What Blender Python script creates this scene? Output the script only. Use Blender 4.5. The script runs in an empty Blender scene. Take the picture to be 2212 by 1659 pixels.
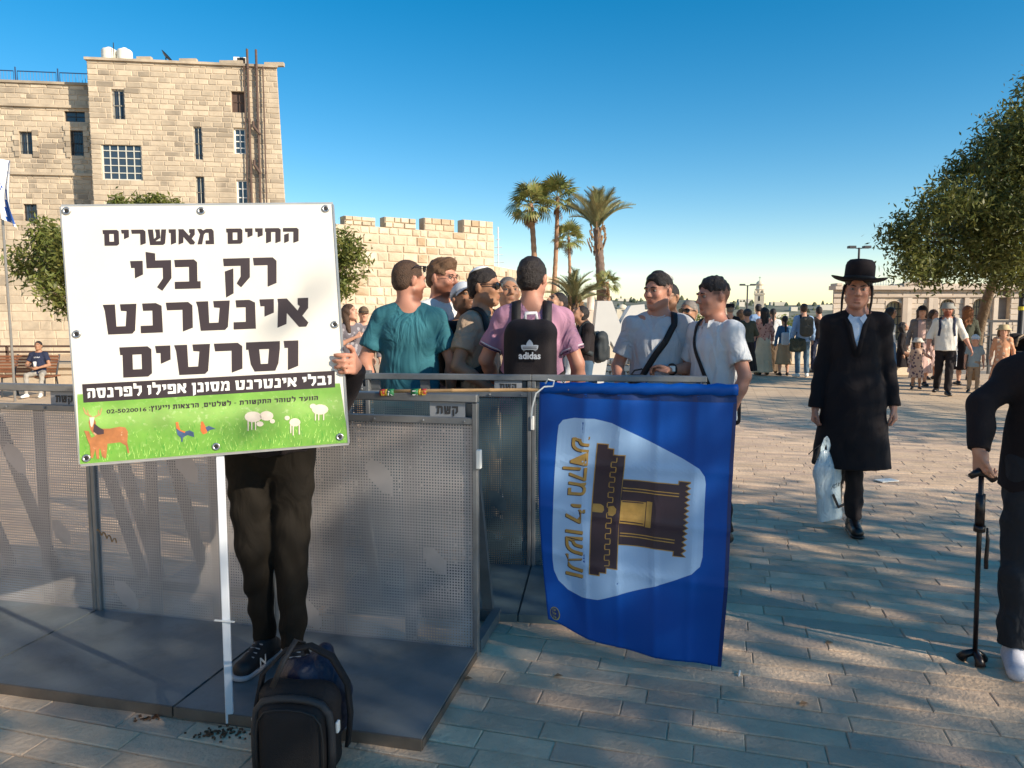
import bpy, bmesh, math, random
import numpy as np
from mathutils import Vector, Matrix, Euler
R = math.radians
SC = bpy.context.scene
COL = SC.collection
rnd = random.Random(7)
nrg = np.random.default_rng(11)
# ------------------------------------------------------------------ camera
W, H, F = 2212.0, 1659.0, 1600.0
PITCH, CAMH = R(5.15), 1.45
cd = bpy.data.cameras.new('camera'); cam = bpy.data.objects.new('camera', cd); COL.objects.link(cam)
cd.sensor_width = 36; cd.lens = 36*F/W; cd.clip_end = 6000; cd.clip_start = .05
cam.location = (0, 0, CAMH); cam.rotation_euler = (math.pi/2-PITCH, 0, 0)
SC.camera = cam
# ------------------------------------------------------------------ sun and sky
SUN_AZ, SUN_EL = R(57), R(25)          # azimuth: turned right from straight behind the camera
sdir = Vector((math.sin(SUN_AZ)*math.cos(SUN_EL), -math.cos(SUN_AZ)*math.cos(SUN_EL), math.sin(SUN_EL)))
sl = bpy.data.lights.new('sun', 'SUN'); sl.energy = 4.5; sl.angle = R(.53); sl.color = (1, .88, .70)
so = bpy.data.objects.new('sun', sl); COL.objects.link(so)
so.rotation_euler = sdir.to_track_quat('Z', 'Y').to_euler()
wd = bpy.data.worlds.new('World'); SC.world = wd; wd.use_nodes = True
nt = wd.node_tree; nt.nodes.clear()
wo = nt.nodes.new('ShaderNodeOutputWorld'); bg = nt.nodes.new('ShaderNodeBackground'); sk = nt.nodes.new('ShaderNodeTexSky')
sk.sky_type = 'NISHITA'; sk.sun_disc = False; sk.sun_elevation = SUN_EL
sk.sun_rotation = math.atan2(sdir.x, sdir.y); sk.altitude = 700
sk.air_density = 1.0; sk.dust_density = .15; sk.ozone_density = 2.9
hs = nt.nodes.new('ShaderNodeHueSaturation'); hs.inputs['Saturation'].default_value = 1.42
nt.links.new(sk.outputs[0], hs.inputs['Color']); wm = nt.nodes.new('ShaderNodeMix'); wm.data_type = 'RGBA'; wm.blend_type = 'MULTIPLY'; wm.inputs[0].default_value = 1; wm.inputs[7].default_value = (1.20, .94, .78, 1); nt.links.new(hs.outputs[0], wm.inputs[6]); nt.links.new(wm.outputs[2], bg.inputs[0]); nt.links.new(bg.outputs[0], wo.inputs[0])
bg.inputs[1].default_value = .135
SC.view_settings.view_transform = 'Standard'; SC.view_settings.look = 'None'
SC.view_settings.exposure = 0.66; SC.view_settings.gamma = 1; SC.view_settings.use_curve_mapping = False
SC.cycles.use_denoising = True; SC.cycles.max_bounces = 6; SC.cycles.transparent_max_bounces = 12

# ------------------------------------------------------------------ picture -> world helpers
def ray(px, py):
    x = (px-W/2)/F; y = -(py-H/2)/F
    return Vector((x, math.cos(PITCH)+y*math.sin(PITCH), -math.sin(PITCH)+y*math.cos(PITCH)))
def at(px, py, Y):
    r = ray(px, py); return Vector((0, 0, CAMH))+r*(Y/r.y)
def gp(px, py, z=0.):
    r = ray(px, py); return Vector((0, 0, CAMH))+r*((z-CAMH)/r.z)
def smooth(a, b, x):
    t = np.clip((x-a)/(b-a), 0, 1); return t*t*(3-2*t)
def gz(x, y):                                   # the plaza drops a little towards the benches on the left
    return float(-.52*smooth(3.5, 13, -x)*smooth(5, 15, y))
# ------------------------------------------------------------------ materials
MATS = {}
def pm(name, col, rough=.8, var=.12, vs=6., bump=.0, bs=60., metal=0., folds=0., fs=9., island=0., stain=None, spec=.5,
       attr=False, tint=None, alpha=None, trans=0., objco=True, sss=0., coat=0.):
    if name in MATS: return MATS[name]
    m = bpy.data.materials.new(name); m.use_nodes = True; N = m.node_tree.nodes; L = m.node_tree.links
    b = N['Principled BSDF']; MATS[name] = m
    b.inputs['Roughness'].default_value = rough; b.inputs['Metallic'].default_value = metal
    b.inputs['Specular IOR Level'].default_value = spec
    if sss: b.inputs['Subsurface Weight'].default_value = sss; b.inputs['Subsurface Radius'].default_value = (.012, .005, .003)
    if coat: b.inputs['Coat Weight'].default_value = coat
    if trans: b.inputs['Transmission Weight'].default_value = trans
    if objco:
        tc = N.new('ShaderNodeTexCoord'); co = tc.outputs['Object']
    else:
        g = N.new('ShaderNodeNewGeometry'); co = g.outputs['Position']
    def noise(scale, det=4, dist=0., vec=None, ro=.55):
        n = N.new('ShaderNodeTexNoise'); n.inputs['Scale'].default_value = scale; n.inputs['Detail'].default_value = det
        n.inputs['Distortion'].default_value = dist; n.inputs['Roughness'].default_value = ro
        L.new(vec or co, n.inputs['Vector']); return n.outputs['Fac']
    def math_(op, a, b_=None, c=None):
        n = N.new('ShaderNodeMath'); n.operation = op
        for i, v in enumerate((a, b_, c)):
            if v is None: continue
            if isinstance(v, (int, float)): n.inputs[i].default_value = v
            else: L.new(v, n.inputs[i])
        return n.outputs[0]
    def mix(fac, a, c, bt='MIX'):
        n = N.new('ShaderNodeMix'); n.data_type = 'RGBA'; n.blend_type = bt
        for s, v in ((0, fac), (6, a), (7, c)):
            if isinstance(v, (int, float)): n.inputs[s].default_value = v
            elif isinstance(v, tuple): n.inputs[s].default_value = (*v[:3], 1)
            else: L.new(v, n.inputs[s])
        return n.outputs[2]
    def ramp(f, a, c):
        n = N.new('ShaderNodeMapRange'); n.inputs[1].default_value = a; n.inputs[2].default_value = c; L.new(f, n.inputs[0]); return n.outputs[0]
    c = tuple(col)
    cur = c
    if var: 
        f = math_('MULTIPLY_ADD', ramp(noise(vs, 5), .3, .7), 2*var, 1-var)
        cur = mix(1., cur, f, 'MULTIPLY')
        cr = N.new('ShaderNodeCombineColor')
        for i in range(3): L.new(f, cr.inputs[i])
        L.new(cr.outputs[0], N[-1].inputs[0]) if False else None
    if island:
        gi = N.new('ShaderNodeNewGeometry'); oi = N.new('ShaderNodeObjectInfo')
        fr = math_('FRACT', math_('ADD', gi.outputs['Random Per Island'], oi.outputs['Random']))
        cur = mix(1., cur, math_('MULTIPLY_ADD', fr, 2*island, 1-island), 'MULTIPLY')
        if tint:
            fr2 = math_('FRACT', math_('MULTIPLY', fr, 7.31))
            tf = math_('MULTIPLY', math_('POWER', fr2, tint[1]), tint[2])
            if len(tint) > 3: tf = math_('MULTIPLY', tf, math_('MULTIPLY_ADD', ramp(noise(tint[3], 4), .42, .62), 1.9, .1)); tf = math_('MINIMUM', tf, .92)
            cur = mix(tf, cur, tint[0])
    if stain:
        for (scol, sc, lo, hi, amt) in stain:
            cur = mix(math_('MULTIPLY', ramp(noise(sc, 6, .4, ro=.65), lo, hi), amt), cur, scol)
    if attr:
        a = N.new('ShaderNodeAttribute'); a.attribute_name = 'Col'
        cur = mix(1., cur, a.outputs['Color'], 'MULTIPLY')
    if isinstance(cur, tuple): b.inputs['Base Color'].default_value = (*cur, 1)
    else: L.new(cur, b.inputs['Base Color'])
    h = None
    def addh(x):
        nonlocal h
        h = x if h is None else math_('ADD', h, x)
    if bump: addh(math_('MULTIPLY', noise(bs, 6), bump))
    if folds:
        mp = N.new('ShaderNodeMapping'); L.new(co, mp.inputs[0]); mp.inputs['Scale'].default_value = (1, 1, .55); mp.inputs['Rotation'].default_value = (.3, .5, .2)
        addh(math_('MULTIPLY', noise(fs, 2.5, 1.6, mp.outputs[0]), folds))
    if h is not None:
        bn = N.new('ShaderNodeBump'); bn.inputs['Strength'].default_value = 1; bn.inputs['Distance'].default_value = .02
        L.new(h, bn.inputs['Height']); L.new(bn.outputs[0], b.inputs['Normal'])
    if alpha is not None: b.inputs['Alpha'].default_value = alpha
    return m
def nodes_of(m): return m.node_tree.nodes, m.node_tree.links, m.node_tree.nodes['Principled BSDF']

# ------------------------------------------------------------------ objects
def tag(o, label=None, cat=None, group=None, kind=None):
    if label: o['label'] = label
    if cat: o['category'] = cat
    if group: o['group'] = group
    if kind: o['kind'] = kind
    return o
def empty(name, loc=(0, 0, 0), rz=0., label=None, cat=None, group=None):
    o = bpy.data.objects.new(name, None); COL.objects.link(o); o.location = loc; o.rotation_euler = (0, 0, rz); o.empty_display_size = .1
    return tag(o, label, cat, group)
def mesh_obj(name, V, Fc, mat, parent=None, smooth_=False, loc=None):
    me = bpy.data.meshes.new(name)
    if isinstance(Fc, np.ndarray):
        V = np.asarray(V, np.float32); n, k = Fc.shape
        me.vertices.add(len(V)); me.vertices.foreach_set('co', V.ravel())
        me.loops.add(n*k); me.loops.foreach_set('vertex_index', Fc.ravel().astype(np.int32))
        me.polygons.add(n); me.polygons.foreach_set('loop_start', np.arange(0, n*k, k, dtype=np.int32))
        me.update(calc_edges=True); me.validate()
    else:
        me.from_pydata([tuple(v) for v in V], [], Fc); me.update()
    if smooth_: me.polygons.foreach_set('use_smooth', np.ones(len(me.polygons), bool))
    if mat: me.materials.append(mat)
    o = bpy.data.objects.new(name, me); COL.objects.link(o)
    if parent: o.parent = parent
    if loc is not None: o.location = loc
    return o
def inst(o, parent=None, loc=None, rot=None, scale=None, name=None):
    c = o.copy(); COL.objects.link(c)
    if parent is not None: c.parent = parent
    if loc is not None: c.location = loc
    if rot is not None: c.rotation_euler = rot
    if scale is not None: c.scale = scale
    return c
def copy_tree(o, parent=None):
    c = o.copy(); COL.objects.link(c)
    if parent is not None: c.parent = parent
    for ch in list(o.children): copy_tree(ch, c)
    return c
class MB:
    def __init__(s): s.V = []; s.F = []
    def add(s, V, Fc):
        b = len(s.V); s.V += [tuple(v) for v in V]; s.F += [tuple(i+b for i in f) for f in Fc]; return s
    def box(s, c, h, M=None, bev=0.):
        c = Vector(c); hx, hy, hz = h
        if bev:
            P = []; 
            for sx in (-1, 1):
                for sy in (-1, 1):
                    for sz in (-1, 1):
                        P += [(sx*(hx-bev), sy*(hy-bev), sz*hz), (sx*(hx-bev), sy*hy, sz*(hz-bev)), (sx*hx, sy*(hy-bev), sz*(hz-bev))]
            bm = bmesh.new(); vs = [bm.verts.new(p) for p in P]
            bmesh.ops.convex_hull(bm, input=vs); bm.verts.index_update()
            V = [v.co.copy() for v in bm.verts]; Fc = [tuple(v.index for v in f.verts) for f in bm.faces]; bm.free()
        else:
            V = [Vector((x*hx, y*hy, z*hz)) for x in (-1, 1) for y in (-1, 1) for z in (-1, 1)]
            Fc = [(0, 1, 3, 2), (4, 6, 7, 5), (0, 4, 5, 1), (2, 3, 7, 6), (0, 2, 6, 4), (1, 5, 7, 3)]
        if M is not None: V = [M @ v for v in V]
        return s.add([v+c for v in V], Fc)
    def bar(s, a, b, w, t=None, up=(0, 0, 1), bev=0.):      # rectangular bar
        a, b = Vector(a), Vector(b); d = b-a; L = d.length; d.normalize(); t = t or w
        up = Vector(up)
        if abs(d.dot(up)) > .98: up = Vector((0, 1, 0))
        x = d.cross(up).normalized(); z = x.cross(d).normalized()
        M = Matrix((x, d, z)).transposed()
        return s.box((a+b)/2, (w/2, L/2, t/2), M, bev)
    def tube(s, pts, r, n=8, cap=True):
        pts = [Vector(p) for p in pts]; rs = r if isinstance(r, (list, tuple)) else [r]*len(pts)
        b = len(s.V); ref = None
        for i, p in enumerate(pts):
            d = (pts[min(i+1, len(pts)-1)]-pts[max(i-1, 0)]).normalized()
            if ref is None: ref = Vector((0, 0, 1)) if abs(d.z) < .9 else Vector((1, 0, 0))
            x = d.cross(ref).normalized(); ref = x.cross(d).normalized(); z = ref
            for k in range(n):
                a = 2*math.pi*k/n; s.V.append(tuple(p+(x*math.cos(a)+z*math.sin(a))*rs[i]))
        for i in range(len(pts)-1):
            for k in range(n):
                k2 = (k+1) % n; s.F.append((b+i*n+k, b+i*n+k2, b+(i+1)*n+k2, b+(i+1)*n+k))
        if cap: s.F.append(tuple(b+k for k in range(n))[::-1]); s.F.append(tuple(b+(len(pts)-1)*n+k for k in range(n)))
        return s
    def prism(s, poly, fn, t0, t1):        # polygon in 2D, fn(x,y,t)->3D
        n = len(poly); V = [fn(x, y, t0) for x, y in poly]+[fn(x, y, t1) for x, y in poly]
        return s.add(V, [tuple(range(n))[::-1], tuple(range(n, 2*n))]+[(i, (i+1) % n, n+(i+1) % n, n+i) for i in range(n)])
    def lathe(s, prof, c=(0, 0, 0), n=16, M=None, sx=1., sy=1.):
        b = len(s.V); c = Vector(c)
        for r, z in prof:
            for k in range(n):
                a = 2*math.pi*k/n; v = Vector((r*math.cos(a)*sx, r*math.sin(a)*sy, z))
                if M is not None: v = M @ v
                s.V.append(tuple(v+c))
        m = len(prof)
        for i in range(m-1):
            for k in range(n):
                k2 = (k+1) % n; s.F.append((b+i*n+k, b+i*n+k2, b+(i+1)*n+k2, b+(i+1)*n+k))
        s.F.append(tuple(b+k for k in range(n))[::-1]); s.F.append(tuple(b+(m-1)*n+k for k in range(n)))
        return s
    def ribbon(s, pts, nrm, w, t=.004):
        pts = [Vector(p) for p in pts]; b = len(s.V)
        for i, p in enumerate(pts):
            d = (pts[min(i+1, len(pts)-1)]-pts[max(i-1, 0)]).normalized(); n_ = Vector(nrm[i] if isinstance(nrm, list) else nrm).normalized()
            x = d.cross(n_).normalized()
            for sx, st in ((-1, 0), (1, 0), (1, 1), (-1, 1)): s.V.append(tuple(p+x*sx*w/2+n_*t*st))
        for i in range(len(pts)-1):
            for k in range(4):
                k2 = (k+1) % 4; s.F.append((b+i*4+k, b+i*4+k2, b+(i+1)*4+k2, b+(i+1)*4+k))
        s.F += [(b+3, b+2, b+1, b), tuple(b+(len(pts)-1)*4+k for k in range(4))]
        return s
    def build(s, name, mat, parent=None, smooth_=False, loc=None): return mesh_obj(name, s.V, s.F, mat, parent, smooth_, loc)

# ------------------------------------------------------------------ signed-distance modelling (bodies, clothes)
def ev(p, X, Y, Z):
    t = p['t']
    if t == 'c':
        a, b = p['a'], p['b']; d = b-a; bb = float(d @ d)+1e-9
        h = np.clip(((X-a[0])*d[0]+(Y-a[1])*d[1]+(Z-a[2])*d[2])/bb, 0, 1)
        dx, dy, dz = X-a[0]-h*d[0], Y-a[1]-h*d[1], Z-a[2]-h*d[2]
        if p.get('flat'):
            n, s = p['flat']; c = (dx*n[0]+dy*n[1]+dz*n[2])*(1/s-1); dx = dx+c*n[0]; dy = dy+c*n[1]; dz = dz+c*n[2]
        r = np.sqrt(dx*dx+dy*dy+dz*dz)-(p['ra']+(p['rb']-p['ra'])*h)
        cap = p.get('cap', 0); L = math.sqrt(bb)
        if cap & 1: r = np.maximum(r, ((X-b[0])*d[0]+(Y-b[1])*d[1]+(Z-b[2])*d[2])/L)
        if cap & 2: r = np.maximum(r, -((X-a[0])*d[0]+(Y-a[1])*d[1]+(Z-a[2])*d[2])/L)
        return r
    c, q, M = p['c'], p['r'], p.get('M')
    x, y, z = X-c[0], Y-c[1], Z-c[2]
    if M is not None:
        x, y, z = (x*M[0][0]+y*M[1][0]+z*M[2][0], x*M[0][1]+y*M[1][1]+z*M[2][1], x*M[0][2]+y*M[1][2]+z*M[2][2])
    if t == 'e':
        k0 = np.sqrt((x/q[0])**2+(y/q[1])**2+(z/q[2])**2); k1 = np.sqrt((x/q[0]**2)**2+(y/q[1]**2)**2+(z/q[2]**2)**2)+1e-9
        return k0*(k0-1)/k1
    if t == 'b':
        ro = p['ro']; x, y, z = abs(x)-q[0]+ro, abs(y)-q[1]+ro, abs(z)-q[2]+ro
        return np.sqrt(np.maximum(x, 0)**2+np.maximum(y, 0)**2+np.maximum(z, 0)**2)+np.minimum(np.maximum(x, np.maximum(y, z)), 0)-ro
def smin(a, b, k):
    h = np.maximum(k-abs(a-b), 0)/k; return np.minimum(a, b)-h*h*k*.25
A3 = lambda v: np.array(v, float)
class SDF:
    def __init__(s, k=.02): s.P = []; s.k = k; s.planes = []; s.nz = None
    def cone(s, a, b, ra, rb=None, k=None, **kw): s.P.append(dict(t='c', a=A3(a), b=A3(b), ra=ra, rb=ra if rb is None else rb, k=k or s.k, op=kw.pop('op', 'u'), **kw)); return s
    def ell(s, c, r, M=None, k=None, op='u'): s.P.append(dict(t='e', c=A3(c), r=A3(r), M=M, k=k or s.k, op=op)); return s
    def box(s, c, r, ro=.01, M=None, k=None, op='u'): s.P.append(dict(t='b', c=A3(c), r=A3(r), ro=ro, M=M, k=k or s.k, op=op)); return s
    def plane(s, n, pt, k=.004): n = A3(n); n = n/np.linalg.norm(n); s.planes.append((n, float(n @ A3(pt)), k)); return s
    def bb(s, p):
        if p['t'] == 'c':
            r = max(p['ra'], p['rb']); return np.minimum(p['a'], p['b'])-r, np.maximum(p['a'], p['b'])+r
        r = max(p['r']) if p.get('M') is not None else p['r']; r = r*(1.0 if p['t'] == 'e' else 1.2 if p.get('M') is None else 1.6)
        return p['c']-r, p['c']+r
    def at(s, pts):
        pts = np.asarray(pts, float).reshape(-1, 3); X, Y, Z = pts.T; f = np.full(len(pts), 10.)
        for p in s.P:
            d = ev(p, X, Y, Z); f = smin(f, d, p['k']) if p['op'] == 'u' else -smin(-f, d, p['k'])
        for n, o, k in s.planes: f = np.maximum(f, X*n[0]+Y*n[1]+Z*n[2]-o)
        return f
    def snap(s, pts, off=.004):
        pts = np.asarray(pts, float).reshape(-1, 3).copy(); e = .004; nr = None
        for it in range(6):
            g = np.stack([s.at(pts+A3(v)*e)-s.at(pts-A3(v)*e) for v in ((1, 0, 0), (0, 1, 0), (0, 0, 1))], 1)
            g /= np.linalg.norm(g, axis=1, keepdims=True)+1e-9; pts -= g*(s.at(pts)-off)[:, None]*.9
        return [Vector(p) for p in pts], [Vector(n) for n in g]
    def mesh(s, res):
        un = [p for p in s.P if p['op'] == 'u']
        lo = np.min([s.bb(p)[0] for p in un], 0)-2.5*res; hi = np.max([s.bb(p)[1] for p in un], 0)+2.5*res
        n = np.ceil((hi-lo)/res).astype(int)+1
        ax = [lo[i]+res*np.arange(n[i]) for i in range(3)]
        f = np.full(n, 1., np.float32)
        for p in s.P:
            a, b = s.bb(p); m = p['k']+2*res
            i0 = np.clip(np.floor((a-m-lo)/res).astype(int), 0, n-1); i1 = np.clip(np.ceil((b+m-lo)/res).astype(int)+1, 1, n)
            if (i1 <= i0).any(): continue
            sl_ = tuple(slice(i0[i], i1[i]) for i in range(3))
            X, Y, Z = [ax[i][i0[i]:i1[i]].astype(np.float32) for i in range(3)]
            d = ev(p, X[:, None, None], Y[None, :, None], Z[None, None, :]).astype(np.float32)
            f[sl_] = smin(f[sl_], d, p['k']) if p['op'] == 'u' else -smin(-f[sl_], d, p['k'])
        X, Y, Z = [ax[i].astype(np.float32) for i in range(3)]
        X, Y, Z = X[:, None, None], Y[None, :, None], Z[None, None, :]
        if s.nz:
            for (amp, fx, fy, fz, w, ph) in s.nz:
                f += amp*np.sin(fx*X+fy*Y+fz*Z+ph+w*np.sin(.6*fx*Y+.7*fz*X-.5*fy*Z+ph*2))
        for nn, o, k in s.planes: f = np.maximum(f, (X*nn[0]+Y*nn[1]+Z*nn[2]-o).astype(np.float32))
        sg = f < 0
        c = [sg[i:n[0]-1+i, j:n[1]-1+j, k:n[2]-1+k] for i in (0, 1) for j in (0, 1) for k in (0, 1)]
        al = c[0].copy(); an = c[0].copy()
        for q in c[1:]: al &= q; an |= q
        act = an & ~al; idx = np.argwhere(act)
        if len(idx) == 0: return np.zeros((0, 3)), np.zeros((0, 4), int)
        vid = np.full(act.shape, -1, np.int32); vid[act] = np.arange(len(idx))
        off = np.array([(i, j, k) for i in (0, 1) for j in (0, 1) for k in (0, 1)])
        val = np.stack([f[tuple((idx+o).T)] for o in off], 1)
        acc = np.zeros((len(idx), 3)); cnt = np.zeros(len(idx))
        for a in range(8):
            for b in range(a+1, 8):
                if abs(off[a]-off[b]).sum() != 1: continue
                va, vb = val[:, a], val[:, b]; m = (va < 0) != (vb < 0)
                t = np.where(m, va/np.where(m, va-vb, 1), 0)
                acc += np.where(m[:, None], off[a]+t[:, None]*(off[b]-off[a]), 0); cnt += m
        V = lo+res*(idx+acc/cnt[:, None])
        Q = []
        for axis in range(3):
            o1, o2 = [(1, 2), (2, 0), (0, 1)][axis]
            s0 = [slice(1, -1)]*3; s1 = [slice(1, -1)]*3; s0[axis] = slice(0, -1); s1[axis] = slice(1, None)
            A, B = sg[tuple(s0)], sg[tuple(s1)]
            e = np.argwhere(A != B)
            if len(e) == 0: continue
            dirn = A[tuple(e.T)]
            base = e.copy(); base[:, o1] += 1; base[:, o2] += 1
            q = []
            for (d1, d2) in ((-1, -1), (0, -1), (0, 0), (-1, 0)):
                t = base.copy(); t[:, o1] += d1; t[:, o2] += d2; q.append(vid[tuple(t.T)])
            q = np.stack(q, 1); q[~dirn] = q[~dirn][:, ::-1]; Q.append(q)
        Q = np.concatenate(Q); Q = Q[(Q >= 0).all(1)]
        return V, Q
    def build(s, name, mat, parent=None, res=.01, colfn=None):
        V, Q = s.mesh(res)
        o = mesh_obj(name, V, Q, mat, parent, True)
        if colfn is not None:
            c = colfn(V); at_ = o.data.color_attributes.new('Col', 'FLOAT_COLOR', 'POINT')
            at_.data.foreach_set('color', np.concatenate([c, np.ones((len(V), 1))], 1).astype(np.float32).ravel())
        return o
def rotm(yaw=0., pitch=0., roll=0.):      # local -> parent 3x3 numpy
    return np.array(Euler((pitch, roll, yaw), 'XYZ').to_matrix())

def rebase(root, loc):
    loc = Vector(loc); root.location = loc
    for c in root.children: c.location = c.location-loc
    return root
def homog(src, dst):
    A = []; b = []
    for (x, y), (u, v) in zip(src, dst):
        A += [[x, y, 1, 0, 0, 0, -u*x, -u*y], [0, 0, 0, x, y, 1, -v*x, -v*y]]; b += [u, v]
    h = np.linalg.solve(np.array(A, float), np.array(b, float))
    def f(x, y): w = h[6]*x+h[7]*y+1; return (h[0]*x+h[1]*y+h[2])/w, (h[3]*x+h[4]*y+h[5])/w
    return f
GL = {  # heavy block Hebrew letters: (width, polygons)
 'ה': (.8, [[(0,1),(.7,1),(.8,.9),(.8,.12),(.53,0),(.53,.74),(0,.75)], [(.06,.56),(.3,.66),(.3,.12),(.06,0)]]),
 'ח': (.8, [[(0,1),(.7,1),(.8,.9),(.8,.12),(.53,0),(.53,.74),(.31,.74),(.31,.12),(.05,0),(.05,.75),(0,.77)]]),
 'י': (.4, [[(0,1),(.4,1),(.4,.53),(.14,.4),(.14,.76),(.03,.76)]]),
 'ם': (.84, [[(0,1),(.74,1),(.84,.9),(.84,.745),(.02,.745)], [(.08,.745),(.34,.745),(.34,.255),(.08,.255)], [(.58,.745),(.84,.745),(.84,.255),(.58,.255)], [(.08,.255),(.84,.255),(.84,.1),(.74,0),(.08,0)]]),
 'מ': (.86, [[(0,1),(.2,1),(.3,.9),(.45,1),(.74,1),(.84,.86),(.86,0),(.42,0),(.42,.25),(.6,.25),(.58,.74),(.42,.74),(.34,.62),(.24,0),(0,0),(.14,.66)]]),
 'א': (.86, [[(0,1),(.26,1),(.56,.57),(.62,.72),(.56,.78),(.56,1),(.85,1),(.85,.64),(.69,.384),(.86,.14),(.8,0),(.6,0),(.26,.5),(.25,.12),(0,0),(.02,.84)]]),
 'ו': (.38, [[(0,1),(.38,1),(.38,.13),(.11,0),(.11,.76),(.02,.76)]]),
 'ש': (.95, [[(0,1),(.26,1),(.31,.28),(.36,.3),(.36,.36),(.58,.6),(.38,.76),(.38,1),(.6,1)],[(.7,1),(.95,1),(.88,.1),(.78,0),(.1,0),(.0,.9),(.33,.245),(.64,.245)]]),
 'ר': (.74, [[(0,1),(.62,1),(.74,.88),(.74,.12),(.46,0),(.46,.74),(.03,.74)]]),
 'ק': (.84, [[(0,1),(.84,1),(.84,.34),(.56,0),(.42,.14),(.55,.38),(.55,.74),(.02,.74)], [(.05,.56),(.32,.66),(.32,-.2),(.08,-.34)]]),
 'ב': (.82, [[(0,1),(.62,1),(.72,.9),(.72,.25),(.82,.25),(.82,0),(0,0),(0,.25),(.46,.25),(.46,.75),(.02,.75)]]),
 'ל': (.8, [[(0,1.3),(.3,1.24),(.3,1),(.8,1),(.8,.38),(.5,-.05),(.33,.08),(.53,.38),(.53,.74),(.02,.74)]]),
 'נ': (.62, [[(.06,1),(.44,1),(.6,.9),(.62,0),(0,0),(0,.25),(.34,.25),(.34,.75),(.08,.75)]]),
 'ט': (.94, [[(0,1),(.34,1),(.36,.26),(.62,.26),(.66,.76),(.5,.78),(.48,1),(.94,1),(.88,.1),(.8,0),(.12,0),(.05,.8)]]),
 'ס': (.88, [[(0,1),(.88,1),(.88,.75),(0,.75)], [(.06,.75),(.34,.75),(.38,.25),(.12,.25)], [(.6,.75),(.88,.75),(.84,.25),(.57,.25)], [(.12,.25),(.84,.25),(.76,0),(.22,0)]]),
 'ן': (.38, [[(0,1),(.38,1),(.38,-.2),(.11,-.34),(.11,.76),(.02,.76)]]),
 'פ': (.82, [[(0,1),(.72,1),(.82,.9),(.82,0),(.02,0),(.02,.25),(.55,.25),(.55,.76),(.3,.76),(.3,.62),(.4,.6),(.4,.4),(.02,.5)]]),
}
GL['ש'] = (.95, [[(0,1),(.27,1),(.33,.25),(.4,.25),(.38,.33),(.62,.62),(.62,1),(.38,1),(.38,.72),(.31,.6),(.28,.9)][:1]+[(.27,1),(.31,.40),(.42,.5),(.42,.74),(.37,1),(.62,1),(.64,.45),(.38,.25),(.64,.25),(.70,1),(.95,1),(.88,.1),(.78,0),(.1,0)]])
GL['ת'] = (.86, [[(0,1),(.74,1),(.86,.9),(.86,.1),(.6,0),(.6,.74),(.38,.74),(.36,.1),(.28,0),(0,0),(0,.22),(.1,.25),(.12,.74),(0,.76)]])
GL['ע'] = (.8, [[(0,1),(.26,1),(.36,.4),(.5,.36),(.54,1),(.8,1),(.76,.3),(.6,.12),(.1,-.1),(0,.1),(.26,.22)]])
GL['ד'] = (.84, [[(0,1),(.84,1),(.84,.75),(.74,.74),(.74,.12),(.47,0),(.47,.74),(0,.74)]])
GL['צ'] = (.82, [[(0,1),(.25,1),(.46,.66),(.54,.78),(.52,1),(.8,1),(.8,.72),(.62,.45),(.82,.18),(.8,0),(0,0),(0,.24),(.44,.24),(.02,.8)]])
GL['ץ'] = (.7, [[(0,1),(.26,1),(.3,.72),(.42,.76),(.44,1),(.7,1),(.7,.7),(.42,.48),(.42,-.3),(.16,-.3),(.16,.5),(.04,.8)]])
GL['-'] = (.4, [[(0,.42),(.4,.42),(.4,.58),(0,.58)]]); GL[','] = (.2, [[(0,0),(.2,0),(.2,.15),(.08,-.2),(0,-.2)]]); GL[':'] = (.2, [[(0,0),(.2,0),(.2,.22),(0,.22)], [(0,.6),(.2,.6),(.2,.82),(0,.82)]])
def block_text(s, gap=.1, space=.42):
    """Hebrew string in reading order -> (width, [poly]) drawn left to right"""
    x = 0; out = []
    for ch in s[::-1]:
        if ch == ' ': x += space; continue
        w, P_ = GL[ch]; out.append([[(px+x, py) for px, py in p] for p in P_]); x += w+gap
    return x-gap, out
def font_text(s, rtl=False, off=.0):
    cu_ = bpy.data.curves.new('txt', 'FONT'); cu_.body = s[::-1] if rtl else s; cu_.offset = off; cu_.resolution_u = 2
    o = bpy.data.objects.new('txt', cu_); COL.objects.link(o); dg = bpy.context.evaluated_depsgraph_get()
    me = bpy.data.meshes.new_from_object(o.evaluated_get(dg)); V = [(v.co.x, v.co.y) for v in me.vertices]; Fc = [tuple(p.vertices) for p in me.polygons]
    bpy.data.objects.remove(o); bpy.data.curves.remove(cu_); bpy.data.meshes.remove(me)
    x0 = min(v[0] for v in V); x1 = max(v[0] for v in V); y0 = min(v[1] for v in V); y1 = max(v[1] for v in V)
    return [((x-x0)/(x1-x0), (y-y0)/(y1-y0)) for x, y in V], Fc
def decal(name, polys, fn, mat, parent, maxe=None):
    """polygons given in the print's own 2D units, laid on a surface by fn"""
    bm = bmesh.new()
    for p in polys:
        vs = [bm.verts.new((x, y, 0)) for x, y in p]
        f = bm.faces.new(vs)
        f.normal_update()
    bmesh.ops.triangulate(bm, faces=bm.faces[:])
    if maxe:
        for it in range(6):
            es = [e for e in bm.edges if e.calc_length() > maxe]
            if not es: break
            bmesh.ops.subdivide_edges(bm, edges=es, cuts=1); bmesh.ops.triangulate(bm, faces=[f for f in bm.faces if len(f.verts) > 3])
    bm.verts.index_update(); V = [fn(v.co.x, v.co.y) for v in bm.verts]; Fc = [tuple(v.index for v in f.verts) for f in bm.faces]; bm.free()
    return mesh_obj(name, V, Fc, mat, parent)
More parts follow.
